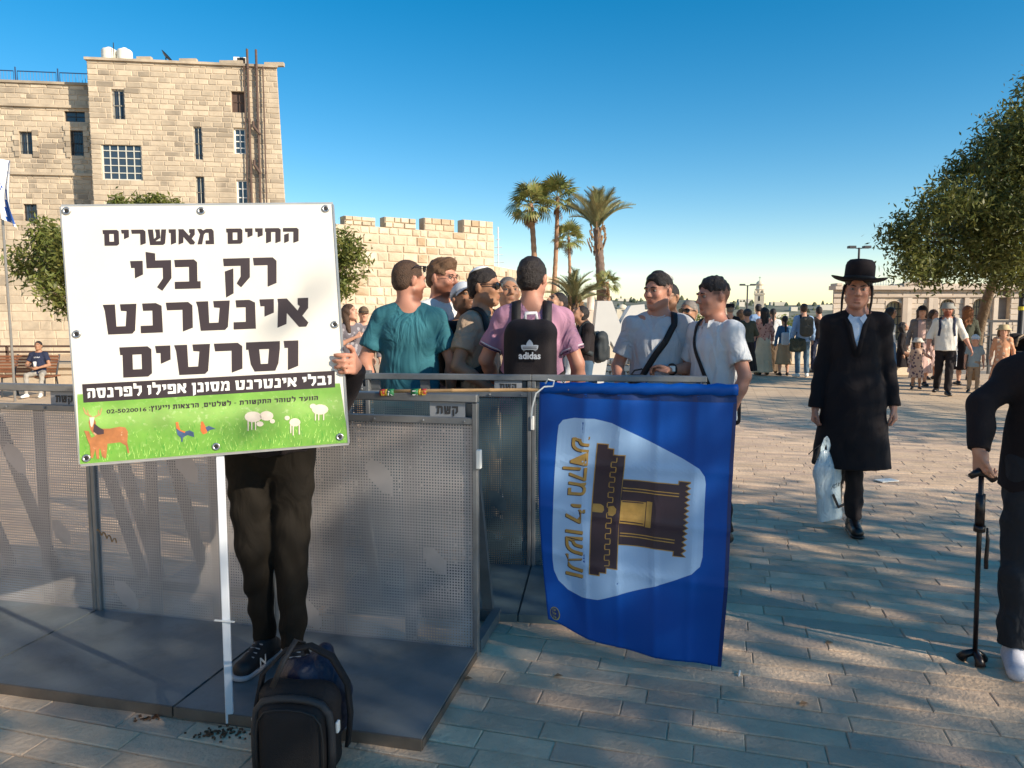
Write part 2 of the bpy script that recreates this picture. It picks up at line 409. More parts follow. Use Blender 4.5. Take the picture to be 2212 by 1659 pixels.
def ellp(cx, cy, rx, ry, n=14, a0=0.): return [(cx+rx*math.cos(2*math.pi*i/n)*math.cos(a0)-ry*math.sin(2*math.pi*i/n)*math.sin(a0), cy+rx*math.cos(2*math.pi*i/n)*math.sin(a0)+ry*math.sin(2*math.pi*i/n)*math.cos(a0)) for i in range(n)]
# ================================================================== SETTING
STONE = (.57, .465, .34)
m_wall = pm('building_stone', STONE, .85, .10, 3., bump=.35, bs=22, island=.13, tint=((.27, .22, .165), 1.8, .62, .42), objco=False,
            stain=[((.24, .19, .145), .75, .50, .72, .6), ((.3, .2, .12), 3.5, .62, .8, .4)])
m_rough = pm('rough_stone', (.57, .475, .35), .9, .14, 2.5, bump=1.1, bs=9, island=.13, tint=((.40, .27, .16), 2., .5, .5), objco=False,
             stain=[((.36, .24, .14), 1.4, .58, .8, .4)])
m_joint = pm('stone_joint', (.54, .44, .33), .95, .12, 4., bump=.3, bs=30, objco=False)
m_mtl = pm('dark_metal', (.05, .05, .055), .5, .1, 4, metal=.4)
m_glass = pm('window_glass', (.035, .05, .07), .12, 0, spec=.8)
m_white = pm('white_paint', (.78, .77, .73), .5, .06, 5)
m_wframe = pm('window_frame_paint', (.62, .60, .52), .6, .08, 5)
m_pipe = pm('rusty_pipe', (.10, .06, .045), .7, .2, 6)
m_dark = pm('dark_void', (.03, .025, .022), .9, 0)
m_bluerail = pm('blue_rail_paint', (.03, .07, .16), .5, .05)

# ground sheet (pavers nearest the camera stand on it as real pieces)
m_ground = pm('paving_far', (.70, .515, .34), .72, .10, 1.2, objco=False, bump=.12, bs=40,
              stain=[((.38, .29, .215), .5, .5, .75, .4), ((.30, .23, .18), 5., .6, .8, .3)])
N, L, B = nodes_of(m_ground)
br = N.new('ShaderNodeTexBrick'); br.inputs['Scale'].default_value = 1; br.inputs['Brick Width'].default_value = .46; br.inputs['Row Height'].default_value = .112
br.inputs['Mortar Size'].default_value = .007; br.inputs['Color1'].default_value = (1, 1, 1, 1); br.inputs['Color2'].default_value = (.84, .84, .84, 1); br.inputs['Mortar'].default_value = (.5, .45, .42, 1)
g = N.new('ShaderNodeNewGeometry'); mp = N.new('ShaderNodeMapping'); mp.inputs['Rotation'].default_value = (0, 0, R(15.6)); L.new(g.outputs['Position'], mp.inputs[0]); L.new(mp.outputs[0], br.inputs['Vector'])
mx = N.new('ShaderNodeMix'); mx.data_type = 'RGBA'; mx.blend_type = 'MULTIPLY'; mx.inputs[0].default_value = 1
src = B.inputs['Base Color'].links[0].from_socket; L.new(src, mx.inputs[6]); L.new(br.outputs['Color'], mx.inputs[7]); L.new(mx.outputs[2], B.inputs['Base Color'])
nx_, ny_ = 90, 90
xs = np.concatenate([[-3000, -600, -120, -60], np.linspace(-30, 30, nx_), [60, 120, 600, 3000]]); ys = np.concatenate([[-600, -60], np.linspace(-10, 24, ny_), [24.5, 26, 40, 60, 120, 600, 2500]])
def gz2(x, y):
    far = smooth(24.2, 26, y)*smooth(-.5, 2, x)*3.      # beyond the parapet on the right the hillside drops away
    return gz(x, y)-far-9*smooth(60, 200, y)-40*smooth(150, 700, y)
V = [(x, y, gz2(x, y)-.007) for y in ys for x in xs]; nx_ = len(xs)
Fc = [(j*nx_+i, j*nx_+i+1, (j+1)*nx_+i+1, (j+1)*nx_+i) for j in range(len(ys)-1) for i in range(nx_-1)]
tag(mesh_obj('ground', V, Fc, m_ground, smooth_=True), kind='structure')

# pavers
m_paver = pm('paver_stone', (.70, .495, .325), .62, .14, 7., bump=.38, bs=48, island=.17, tint=((.46, .32, .24), 2.2, .7), objco=False,
             stain=[((.34, .25, .18), 1.1, .5, .72, .4), ((.20, .13, .09), 7., .66, .78, .6), ((.26, .19, .14), 30., .64, .8, .5), ((.70, .56, .42), 4., .6, .8, .35)])
N, L, B = nodes_of(m_paver)
pavement = empty('pavement', (0, 0, 0)); tag(pavement, kind='structure')
pu = Vector((math.cos(R(15.6)), -math.sin(R(15.6)), 0)); pv = Vector((math.sin(R(15.6)), math.cos(R(15.6)), 0))
RW = .112
def paver_mesh(Lx, seed):
    r = random.Random(seed); n = max(3, int(Lx/.09)); V = []; Fc = []
    hx, hy = Lx/2-.0009, RW/2-.0034
    loops = []
    for (ins, z) in ((0, -.022), (0, -.004), (.0045, 0.0)):
        lp = []
        for i in range(n+1): lp.append((-hx+ins+(2*hx-2*ins)*i/n, -hy+ins+(r.uniform(-.002, .002) if ins else 0), z))
        for i in range(n+1): lp.append((hx-ins-(2*hx-2*ins)*i/n, hy-ins+(r.uniform(-.002, .002) if ins else 0), z))
        loops.append(lp)
    V = loops[0]+loops[1]+[(x, y, z+r.uniform(-.0012, .0012)) for x, y, z in loops[2]]; m = len(loops[0])
    for k in (0, 1):
        for i in range(m): j = (i+1) % m; Fc.append((k*m+i, k*m+j, (k+1)*m+j, (k+1)*m+i))
    for i in range(n): Fc.append((2*m+i, 2*m+i+1, 2*m+m-2-i, 2*m+m-1-i))
    return V, Fc
lens = [.26, .31, .36, .41, .46, .52, .58]; variants = {}
for li, l_ in enumerate(lens):
    for s_ in range(3):
        V, Fc = paver_mesh(l_, li*10+s_); me = bpy.data.meshes.new('paver'); me.from_pydata(V, [], Fc); me.materials.append(m_paver); variants[(li, s_)] = (me, V, Fc)
cand = []
for row in range(-4, 92):
    s0 = -9.+rnd.uniform(0, .4); v0 = 1.2+row*RW
    while s0 < 9.5:
        li = rnd.randrange(len(lens)); l_ = lens[li]; c = pu*(s0+l_/2)+pv*v0; s0 += l_
        zc = c.y
        if zc < 1.7 or abs(c.x) > .76*zc+.5 or zc > 11: continue
        cand.append((zc, c, li, rnd.randrange(3), rnd.uniform(-.001, .001), rnd.uniform(-.005, .005), rnd.uniform(-.003, .003)))
cand.sort(key=lambda t: t[0])
ang = -R(15.6); stv = []; stf = []
for k, (_, c, li, s_, dz, rx, ry) in enumerate(cand):
    me, V, Fc = variants[(li, s_)]
    if k < 300:
        o = bpy.data.objects.new('paver', me); COL.objects.link(o); o.parent = pavement; o.location = (c.x, c.y, dz+gz(c.x, c.y)); o.rotation_euler = (rx, ry, ang)
    else:
        ca, sa = math.cos(ang), math.sin(ang); b = len(stv); z0 = gz(c.x, c.y)+dz
        stv += [(c.x+x*ca-y*sa, c.y+x*sa+y*ca, z0+z+rx*y+ry*x) for x, y, z in V]; stf += [tuple(i+b for i in f) for f in Fc]
tag(mesh_obj('paver_rows', stv, stf, m_paver, pavement), kind='stuff')

# ------------------------------------------------------------------ masonry
def masonry(parent, O, U, width, z0, z1, courses, lens_, openings, mat, back=None, nobj=300, depth=.06, x0f=None, x1f=None, seed=1, name='stone', near=None, joint=.009, rough=0.):
    """stones on a wall plane: O origin, U unit vector along; openings = (u0,u1,z0,z1)"""
    r = random.Random(seed); U = Vector(U).normalized(); Nn = Vector((U.y, -U.x, 0)).normalized()
    P = lambda u, z, d: Vector((O[0], O[1], 0))+U*u+Vector((0, 0, z))+Nn*d
    blocks = []; z = z0; ci = 0
    while z < z1-.02:
        h = courses(z, r) if callable(courses) else courses; h = min(h, z1-z)
        if z1-z-h < .12: h = z1-z
        zc = z+h/2; a0 = x0f(zc) if x0f else 0; a1 = x1f(zc) if x1f else width
        iv = [(a0, a1)]
        for (p0, p1, q0, q1) in openings:
            if q0 < zc < q1:
                nv = []
                for (s_, e_) in iv:
                    if p1 <= s_ or p0 >= e_: nv.append((s_, e_)); continue
                    if p0 > s_: nv.append((s_, p0))
                    if p1 < e_: nv.append((p1, e_))
                iv = nv
        for (s_, e_) in iv:
            x = s_
            lo, hi = lens_(zc) if callable(lens_) else lens_
            while x < e_-.01:
                w = r.uniform(lo, hi)
                if e_-x-w < lo*.6: w = e_-x
                if w > hi*1.3: w = w/2
                blocks.append((x, x+w, z, z+h)); x += w
        z += h
    def bm_(b):
        x0, x1, a, c = b; j = joint/2; d = depth*r.uniform(.55, 1.1); i = min(.03, (x1-x0)*.12, (c-a)*.15)*(2 if rough else 1)
        q = lambda: r.uniform(-.3, .3)*i
        V = [P(x0+j, a+j, -.03), P(x1-j, a+j, -.03), P(x1-j, c-j, -.03), P(x0+j, c-j, -.03),
             P(x0+j+i+q(), a+j+i+q(), d), P(x1-j-i+q(), a+j+i+q(), d), P(x1-j-i+q(), c-j-i+q(), d), P(x0+j+i+q(), c-j-i+q(), d)]
        Fc = [(0, 1, 5, 4), (1, 2, 6, 5), (2, 3, 7, 6), (3, 0, 4, 7)]
        if rough:
            V.append(P((x0+x1)/2+r.uniform(-.2, .2)*(x1-x0), (a+c)/2+q(), d+r.uniform(.2, 1)*rough)); Fc += [(4, 5, 8), (5, 6, 8), (6, 7, 8), (7, 4, 8)]
        else: Fc.append((4, 5, 6, 7))
        return V, Fc
    if near: blocks.sort(key=near)
    mb = MB()
    for k, b in enumerate(blocks):
        V, Fc = bm_(b)
        if k < nobj: mesh_obj(name, V, Fc, mat, parent)
        else: mb.add(V, Fc)
    if mb.V: tag(mb.build(name+'_courses', mat, parent), kind='stuff')
    # backing wall with the openings left free, and reveals
    us = sorted({0, width, *[o[0] for o in openings], *[o[1] for o in openings]}); zs = sorted({z0, z1, *[o[2] for o in openings], *[o[3] for o in openings]})
    us = [u for u in us if 0 <= u <= width]; zs = [z for z in zs if z0 <= z <= z1]
    mb = MB()
    for i in range(len(us)-1):
        for j in range(len(zs)-1):
            cu, cz = (us[i]+us[i+1])/2, (zs[j]+zs[j+1])/2
            if any(o[0] < cu < o[1] and o[2] < cz < o[3] for o in openings): continue
            f = lambda u, z: (max(u, x0f(z)) if x0f else u) if u < width/2 else (min(u, x1f(z)) if x1f else u)
            mb.add([P(f(us[i], zs[j]), zs[j], 0), P(f(us[i+1], zs[j]), zs[j], 0), P(f(us[i+1], zs[j+1]), zs[j+1], 0), P(f(us[i], zs[j+1]), zs[j+1], 0)], [(0, 1, 2, 3)])
    for (p0, p1, q0, q1) in openings:
        q1_ = min(q1, z1); D = -.3
        for (a, b) in (((p0, q0), (p0, q1_)), ((p0, q1_), (p1, q1_)), ((p1, q1_), (p1, q0)), ((p1, q0), (p0, q0))):
            mb.add([P(a[0], a[1], 0), P(b[0], b[1], 0), P(b[0], b[1], D), P(a[0], a[1], D)], [(0, 1, 2, 3)])
    mb.build('wall', back or m_joint, parent)
    return P
def window(parent, P, o, cols=2, rows=3, frame=.05, mat=None, kind='glass', bars=0, d=-.16, tr=None):
    p0, p1, q0, q1 = o; mat = mat or m_wframe; w, h = p1-p0, q1-q0
    r = MB(); B_ = lambda a, b, c, e, dd, t: r.add([P(x, z, dd+s*t) for s in (-1, 1) for x, z in ((a, c), (b, c), (b, e), (a, e))], [(3, 2, 1, 0), (4, 5, 6, 7), (0, 1, 5, 4), (1, 2, 6, 5), (2, 3, 7, 6), (3, 0, 4, 7)])
    f = frame
    B_(p0, p0+f, q0, q1, d, .03); B_(p1-f, p1, q0, q1, d, .03); B_(p0+f, p1-f, q1-f, q1, d, .03); B_(p0+f, p1-f, q0, q0+f, d, .03)
    zt = q0+h*tr if tr else None
    for i in range(1, cols): x = p0+w*i/cols; B_(x-f*.35, x+f*.35, q0+f, q1-f, d+.004, .02)
    for i in range(1, rows): z = q0+h*i/rows; B_(p0+f, p1-f, z-f*.35, z+f*.35, d+.008, .018)
    wn = r.build('window', mat, parent)
    g = MB(); g.add([P(p0+f, q0+f, d-.012), P(p1-f, q0+f, d-.012), P(p1-f, q1-f, d-.012), P(p0+f, q1-f, d-.012)], [(0, 1, 2, 3)])
    g.build('pane', m_glass if kind == 'glass' else m_shut, wn)
    if bars:
        b = MB()
        for i in range(bars): x = p0+w*(i+.5)/bars; b.tube([P(x, q0, -.06), P(x, q1, -.06)], .014, 5)
        for k in range(3): z = q0+h*(.15+.35*k); b.tube([P(p0, z, -.075), P(p1, z, -.075)], .011, 5)
        b.build('grille', m_mtl, wn)
    return wn
m_shut = pm('brown_shutter', (.10, .06, .045), .7, .15, 8)

# ------------------------------------------------------------------ the tall stone building
BL, BR = at(187, 130, 38), at(597, 147, 39.2)
bu = Vector((BR.x-BL.x, BR.y-BL.y, 0)); bw = bu.length; bu.normalize()
bn = Vector((bu.y, -bu.x, 0))
def onplane(px, py, O, n):
    r = ray(px, py); c = Vector((0, 0, CAMH)); t = (Vector(O)-c).dot(n)/r.dot(n); return c+r*t
def uz(px, py, O=BL, U=bu):
    n = Vector((U.y, -U.x, 0)); p = onplane(px, py, O, n); return (p-Vector(O)).dot(U), p.z
tower = empty('stone_building', (BL.x, BL.y, 0), label='tall cream stone block with drain pipes and a large gridded window', cat='building')
tower.rotation_euler = (0, 0, 0)
def rel(parent_loc):
    return lambda v: v
topz = (BL.z+BR.z)/2
def op(x0, y0, x1, y1, **k):
    a = uz(x0, y0, **k); b = uz(x1, y1, **k); return (a[0], b[0], b[1], a[1])
OPS = dict(slit_top=op(240, 192, 270.5, 261), shutter=op(499, 193, 528.5, 245), big=op(218, 308, 308, 390), slit_a=op(417, 273, 438, 345), win_a=op(504, 276, 531, 333),
           slit_b=op(422, 379, 443, 450), win_b=op(510, 388, 536, 445), low=op(227, 431, 313, 500))
class Holder: pass
tower.location = (0, 0, 0)
slant = lambda z: bw+.02+(topz-z)*.036
bwx = slant(-1)
bl_near = lambda b: -(b[2] > 4.9)*1000-b[2]
P = masonry(tower, (BL.x, BL.y), bu, bwx, -1, topz, lambda z, r: .255*r.uniform(.85, 1.15) if z > 5 else .42, lambda z: (.28, .85) if z > 5 else (.6, 1.1), list(OPS.values()), m_wall, x1f=slant, seed=3, depth=.03, joint=.007, near=lambda b: -min(b[2], 5.2)+(b[0] % .37)*.001, nobj=300)
window(tower, P, OPS['slit_top'], 2, 2, .07, bars=4); window(tower, P, OPS['shutter'], 2, 2, .06, m_shut, kind='shutter'); window(tower, P, OPS['slit_a'], 2, 2, .05, bars=3)
window(tower, P, OPS['win_a'], 2, 4, .07, m_white); window(tower, P, OPS['slit_b'], 2, 2, .05, bars=3); window(tower, P, OPS['win_b'], 2, 3, .07, m_white)
window(tower, P, OPS['big'], 5, 5, .06, m_wframe, d=-.1); window(tower, P, OPS['low'], 5, 4, .06, m_wframe, d=-.1)
# body of the block behind the face, parapet coping
mb = MB(); back = 6.
q = [P(0, 0, -.02), P(bw, 0, -.02), P(bw-2.6, 0, -back), P(0, 0, -back)]
qb = [P(0, 0, -.02), P(bwx, 0, -.02), P(bwx-2.6, 0, -back), P(0, 0, -back)]
mb.add([Vector((v.x, v.y, -1)) for v in qb]+[Vector((v.x, v.y, topz)) for v in q], [(1, 2, 6, 5), (2, 3, 7, 6), (3, 0, 4, 7), (4, 5, 6, 7)])
mb.build('side_walls', m_wall, tower)
mb = MB(); mb.add([P(u, z, d) for u, z, d in ((-.08, topz, .14), (bw+.1, topz, .14), (bw-.1, topz, -.4), (-.08, topz, -.4), (-.08, topz+.12, .14), (bw+.1, topz+.12, .14), (bw-.1, topz+.12, -.4), (-.08, topz+.12, -.4))],
  [(0, 1, 5, 4), (1, 2, 6, 5), (2, 3, 7, 6), (3, 0, 4, 7), (4, 5, 6, 7), (3, 2, 1, 0)]); mb.build('coping', m_wall, tower)
for k in range(9):
    u = .6+k*1.05; mb = MB(); w_ = rnd.uniform(.25, .6); mb.box(P(u, topz+.2, -.1), (w_, .12, .09)); 
    if k in (2, 4, 6, 8): mb.build('coping_block', m_wall, tower)
for (px, r_, y1) in ((541, .062, 109), (560, .062, 110), (573.5, .035, 152), (533, .03, 150)):
    u = uz(px, 300)[0]; zt = uz(px, y1)[1]; mb = MB(); mb.tube([P(u, zt, .17), P(u, -.5, .17)], r_, 8)
    for z in np.arange(1, zt, 2.6): mb.tube([P(u, z, .17), P(u, z+.14, .17)], r_*1.35, 8)
    mb.build('drain_pipe', m_pipe, tower)
for (px, y0) in ((549, 275), (551, 358)):
    a = uz(px, y0); b = uz(564, y0+18); mb = MB(); mb.tube([P(a[0], a[1]+.25, .2), P(a[0], a[1], .2), P(b[0], b[1], .2)], .07, 8); mb.build('pipe_branch', m_pipe, tower)
# roof things
m_tank = pm('white_tank_plastic', (.80, .77, .68), .45, .05, 4)
for k, px in enumerate((221, 255)):
    u = uz(px, 120)[0]; t = empty('water_tank', P(u, topz+.05, -.9), 0, ['left one of the two white ribbed water tanks on the stone roof', 'right one of the two white ribbed water tanks on the stone roof'][k], 'water tank', 'white water tanks on the roof')
    pr = [(.36, 0)]
    for j in range(9): pr += [(.38, .04+j*.075), (.355, .08+j*.075)]
    pr += [(.37, .72), (.30, .80), (.12, .84)]; MB().lathe(pr, n=20).build('tank_body', m_tank, t, True); MB().lathe([(.13, .84), (.13, .89), (.05, .91)], n=12).build('lid', m_tank, t, True)
    MB().box((0, 0, -.06), (.42, .42, .06)).build('plinth', m_wall, t)
u = uz(517, 137)[0]; t = empty('air_conditioner', P(u, topz+.12, -.3), math.atan2(bu.y, bu.x), 'boxy white air conditioner on the stone roof edge', 'air conditioner')
MB().box((0, 0, .2), (.33, .18, .2), bev=.02).build('casing', m_white, t); MB().box((.08, -.182, .2), (.2, .01, .15)).build('fan_grille', m_dark, t)
u = uz(352, 140)[0]; t = empty('satellite_dish', P(u, topz+.1, -.5), 0, 'small dark satellite dish tilted on the stone roof', 'satellite dish')
MB().lathe([(.02, 0), (.2, .03), (.36, .11), (.37, .115), (.2, .045)], (0, 0, .35), 18, Matrix.Rotation(R(50), 3, 'Y')).build('dish', m_mtl, t, True); MB().tube([(0, 0, -.1), (0, 0, .35)], .03, 6).build('stem', m_mtl, t)
for k, (px, y1, lab) in enumerate(((187.5, 116, 'thin pale mast on the left corner of the stone roof'), (236, 84, 'thin antenna standing between the white roof tanks'), (528, 97, 'thin faint antenna beside the roof air conditioner'))):
    a = uz(px, y1); t = MB().tube([P(a[0], topz, -.5), P(a[0], a[1], -.5)], .022, 5).build('antenna', m_wall if k == 0 else m_mtl); tag(t, lab, 'antenna')

# ------------------------------------------------------------------ recessed wing on the left
WO = P(0, 0, -1.25); WL = WO-bu*11.
wing = empty('stone_wing', (0, 0, 0), label='recessed cream stone wing in front of which the benches stand', cat='building')
kw = dict(O=Vector((WL.x, WL.y, 0)), U=bu)
wt = uz(100, 182, **kw)[1]
WOPS = dict(a=op(138, 238, 184, 264, **kw), b=op(151, 281, 183, 337, **kw), c=op(40, 280, 73, 335, **kw), d=op(50, 435, 81, 480, **kw), e=op(160, 438, 182, 470, **kw))
ww = 11.
PW = masonry(wing, (WL.x, WL.y), bu, ww, -1, wt, lambda z, r: (.26 if z > 5.5 else .46)*r.uniform(.85, 1.15), lambda z: (.28, .8) if z > 5.5 else (.55, 1.15), list(WOPS.values()), m_wall, seed=5, depth=.035, joint=.007,
             near=lambda b: -(b[1] > 2.8)*50-b[2]*.01, nobj=300, rough=0)
window(wing, PW, WOPS['a'], 2, 2, .05, m_mtl); window(wing, PW, WOPS['b'], 1, 2, .06, m_mtl, bars=4); window(wing, PW, WOPS['c'], 2, 1, .05, m_wframe, bars=6); window(wing, PW, WOPS['d'], 2, 1, .05, m_mtl, bars=3); window(wing, PW, WOPS['e'], 1, 1, .05, m_mtl)
for zz in (uz(60, 228, **kw)[1], uz(60, 375, **kw)[1]):
    mb = MB(); mb.add([P_ for P_ in [PW(u, z, d) for d in (.0, .14) for u, z in ((0, zz-.07), (ww, zz-.07), (ww, zz+.07), (0, zz+.07))]], [(4, 5, 6, 7), (0, 1, 5, 4), (2, 3, 7, 6), (3, 0, 4, 7), (1, 2, 6, 5)]); mb.build('string_course', m_wall, wing)
mb = MB(); mb.add([PW(u, z, d) for d in (.12, -6) for u, z in ((0, wt), (ww, wt), (ww, wt+.12), (0, wt+.12))], [(0, 1, 2, 3), (3, 2, 6, 7), (0, 4, 5, 1), (1, 5, 6, 2), (4, 7, 6, 5)]); mb.build('coping', m_wall, wing)
for o in ('b', 'c'):       # pale quoins around two windows
    p0, p1, q0, q1 = WOPS[o]; k = 0; z = q0-.1
    while z < q1+.3:
        for s in (0, 1):
            w_ = .3 if (k+s) % 2 else .2; x = p0-w_ if s == 0 else p1
            if z < q1: mesh_obj('quoin', [PW(a, b, d) for d in (0, .085) for a, b in ((x, z), (x+w_, z), (x+w_, z+.25), (x, z+.25))], [(4, 5, 6, 7), (0, 1, 5, 4), (1, 2, 6, 5), (2, 3, 7, 6), (3, 0, 4, 7)], m_white_st if 'm_white_st' in globals() else m_wall, wing)
        z += .27; k += 1
rail = empty('roof_railing', (0, 0, 0), label='dark blue metal railing along the flat roof on the far left', cat='railing')
for k in range(7):
    u1 = 11-k*2.02-.1; u0 = u1-1.84
    if u0 < -3: break
    mb = MB(); z0, z1 = wt+.2, uz(100, 152, **kw)[1]
    mb.tube([PW(u0, z0, -.3), PW(u0, z1, -.3), PW(u1, z1, -.3), PW(u1, z0, -.3), PW(u0, z0, -.3)], .03, 5)
    mb.tube([PW(u1+.09, z0-.2, -.3), PW(u1+.09, z1+.2, -.3)], .035, 5)
    for j in range(1, 12): u = u0+(u1-u0)*j/12; mb.tube([PW(u, z0, -.3), PW(u, z1, -.3)], .012, 4)
    mb.build('railing_panel', m_bluerail, rail)

# ------------------------------------------------------------------ crenellated city wall
CL, CR = at(690, 497, 36.5), at(1067, 497, 42)
cu = Vector((CR.x-CL.x, CR.y-CL.y, 0)); cw = cu.length; cu.normalize()
cwall = empty('city_wall', (0, 0, 0), label='old crenellated city wall of rough golden stones', cat='wall')
kc = dict(O=CL, U=cu); cz = uz(900, 496, **kc)[1]
near_c = lambda b: -b[2]*.3-b[1]*.1
PC = masonry(cwall, (CL.x, CL.y), cu, cw, -1.5, cz, lambda z, r: .44*r.uniform(.85, 1.15), (.4, .95), [], m_rough, nobj=288, seed=8, depth=.06, rough=.05, joint=.008, near=lambda b: -b[2])
mb = MB(); mb.add([PC(u, z, d) for d in (-.02, -2.2) for u, z in ((0, -1.5), (cw, -1.5), (cw, cz), (0, cz))], [(3, 2, 6, 7), (1, 5, 6, 2), (4, 7, 6, 5)]); mb.build('wall_core', m_rough, cwall)
for (x0, x1, yt) in ((743.8, 810.3, 465.5), (830.6, 897.5, 468), (916, 981, 470), (1000, 1064.6, 474)):
    a = uz(x0, yt, **kc); b = uz(x1, yt, **kc); m_ = MB(); u = a[0]; zt = a[1]
    m_.add([PC(uu, zz, d) for d in (.0, -.6) for uu, zz in ((a[0], cz), (b[0], cz), (b[0], zt), (a[0], zt))], [(0, 1, 2, 3), (3, 2, 6, 7), (1, 5, 6, 2), (0, 3, 7, 4), (4, 7, 6, 5)])
    mer = m_.build('merlon', m_rough, cwall); nr_ = 2; hh = (zt-cz)/nr_
    for j in range(nr_):
        u = a[0]
        while u < b[0]-.05:
            w_ = min(rnd.uniform(.3, .65), b[0]-u)
            if b[0]-u-w_ < .2: w_ = b[0]-u
            z = cz+j*hh; d = rnd.uniform(.04, .1)
            mesh_obj('stone', [PC(u+.01, z+.01, 0), PC(u+w_-.01, z+.01, 0), PC(u+w_-.01, z+hh-.01, 0), PC(u+.01, z+hh-.01, 0), PC(u+.04, z+.04, d), PC(u+w_-.04, z+.04, d), PC(u+w_-.04, z+hh-.03, d), PC(u+.04, z+hh-.03, d)],
                     [(4, 5, 6, 7), (0, 1, 5, 4), (1, 2, 6, 5), (2, 3, 7, 6), (3, 0, 4, 7)], m_rough, mer); u += w_
# lower continuing wall
DL, DR = at(1066, 578, 44), at(1206, 586, 58)
du = Vector((DR.x-DL.x, DR.y-DL.y, 0)); dw = du.length; du.normalize()
lwall = empty('lower_wall', (0, 0, 0), label='lower stretch of old stone wall behind the palm trunks', cat='wall')
PD = masonry(lwall, (DL.x, DL.y), du, dw, -2, DL.z+.1, lambda z, r: .5*r.uniform(.85, 1.15), (.5, 1.2), [(1.9, 2.5, DL.z-1.1, DL.z-.1)], m_rough, nobj=60, seed=9, depth=.09, rough=.06, near=lambda b: -b[2])
mb = MB(); mb.add([PD(u, z, d) for d in (-.3, -2) for u, z in ((0, -2), (dw, -2), (dw, DL.z+.1), (0, DL.z+.1))], [(0, 1, 2, 3), (3, 2, 6, 7), (1, 5, 6, 2), (0, 3, 7, 4)]); mb.build('wall_core', m_rough, lwall)
t = MB(); a = at(1076, 575, 60); t.tube([a, a+Vector((0, 0, 3.1))], .05, 5)
for k in range(5): t.tube([a+Vector((-.5+.1*k, 0, .6*k+.3)), a+Vector((.5-.1*k, 0, .6*k+.3))], .03, 4)
tag(t.build('radio_mast', m_white), 'thin red and white radio mast behind the corner of the crenellated wall', 'mast')

# retaining wall and handrail behind the benches
yb = 21.
rw_ = empty('retaining_wall', (0, 0, 0), label='low pale stone retaining wall behind the bench on the left', cat='wall')
PR = masonry(rw_, (-22, yb+.6), (1, 0, 0), 17, -.6, at(60, 795, yb).z, lambda z, r: .36, (.5, 1.1), [], m_wall, nobj=60, seed=12, near=lambda b: abs(b[0]-8))
mb = MB(); mb.box((-13.5, yb+1.2, at(60, 795, yb).z+.03), (8.6, .75, .06), bev=.01); mb.build('coping', m_wall, rw_)
hr = empty('handrail', (0, 0, 0), label='brown metal handrail on the low wall behind the bench', cat='railing')
zt = at(60, 748, yb+1).z; zc = at(60, 795, yb).z+.08
for k in range(6):
    x = -21+k*3.; MB().bar((x, yb+1, zc), (x, yb+1, zt), .06).build('post', m_pipe, hr)
for z in (zt, (zt*2+zc)/3): MB().bar((-22, yb+1, z), (-5.5, yb+1, z), .06, .06).build('rail', m_pipe, hr)

# unseen stone building added off frame to bounce warm sunlight into the shade
tw = empty('bounce_building', (0, 0, 0), 0, 'long stone terrace closing the plaza on the left, outside the frame', 'building')
b = MB(); b.box((-19.5, 2, 5.2), (2.5, 15, 5.6)); b.build('wall', m_wall, tw)
for k in range(7):
    for z in (1.8, 5.4, 8.6): w_ = MB().box((-16.98, -10+k*4, z), (.06, .55, .9), bev=.02).build('window', m_wframe, tw); MB().box((-16.9, -10+k*4, z), (.02, .45, .8)).build('pane', m_glass, w_)
MB().box((-19.5, 2, 10.9), (2.7, 15.2, .12)).build('coping', m_wall, tw)
# ================================================================== TREES, PALMS, FAR THINGS
m_leaf = pm('tree_leaf', (.085, .105, .028), .5, 0, island=.5, tint=((.26, .24, .05), 2.2, .7), spec=.4)
m_leafl = pm('pale_tree_leaf', (.14, .17, .04), .5, 0, island=.45, tint=((.30, .26, .07), 2.2, .6), spec=.4)
for mm in (m_leaf, m_leafl):
    N, L, B = nodes_of(mm); tr = N.new('ShaderNodeBsdfTranslucent'); mxs = N.new('ShaderNodeMixShader'); mxs.inputs[0].default_value = .35
    L.new(B.inputs['Base Color'].links[0].from_socket, tr.inputs[0]); L.new(B.outputs[0], mxs.inputs[1]); L.new(tr.outputs[0], mxs.inputs[2]); L.new(mxs.outputs[0], N['Material Output'].inputs[0])
m_bark = pm('tree_bark', (.16, .11, .07), .9, .3, 9, bump=1.5, bs=25)
def leaves(centers, rad, n, size, spread=.16, seed=0, clump=0.):
    g = np.random.default_rng(seed); centers = np.array(centers, float); rad = np.array(rad, float)
    wgt = rad**2; ci = g.choice(len(centers), n//10, p=wgt/wgt.sum())
    d = g.normal(size=(len(ci), 3)); d /= np.linalg.norm(d, axis=1, keepdims=True)
    rr = rad[ci][:, None]*(g.random((len(ci), 1))**.28)*(1+.16*g.normal(size=(len(ci), 1)).clip(-1.5, 1.5)); cl = centers[ci]+d*rr*np.array([1, 1, .85])
    if clump: kk = np.sin(clump*cl[:, 0]+1.3*np.sin(clump*cl[:, 2]))*np.sin(clump*cl[:, 1]+.7)+np.sin(clump*1.3*cl[:, 2]+1.5*np.sin(clump*cl[:, 0])+.4); cl = cl[kk > -.48]
    c = np.repeat(cl, 10, 0)+g.normal(size=(len(cl)*10, 3))*spread
    m = len(c); a = g.normal(size=(m, 3)); a[:, 2] -= .3; a /= np.linalg.norm(a, axis=1, keepdims=True); b = np.cross(a, g.normal(size=(m, 3))); b /= np.linalg.norm(b, axis=1, keepdims=True)
    s = size*(.6+.8*g.random((m, 1)))
    V = np.stack([c-a*s, c+b*s*.32, c+a*s, c-b*s*.32], 1).reshape(-1, 3); Fc = np.arange(m*4).reshape(-1, 4)
    return V, Fc
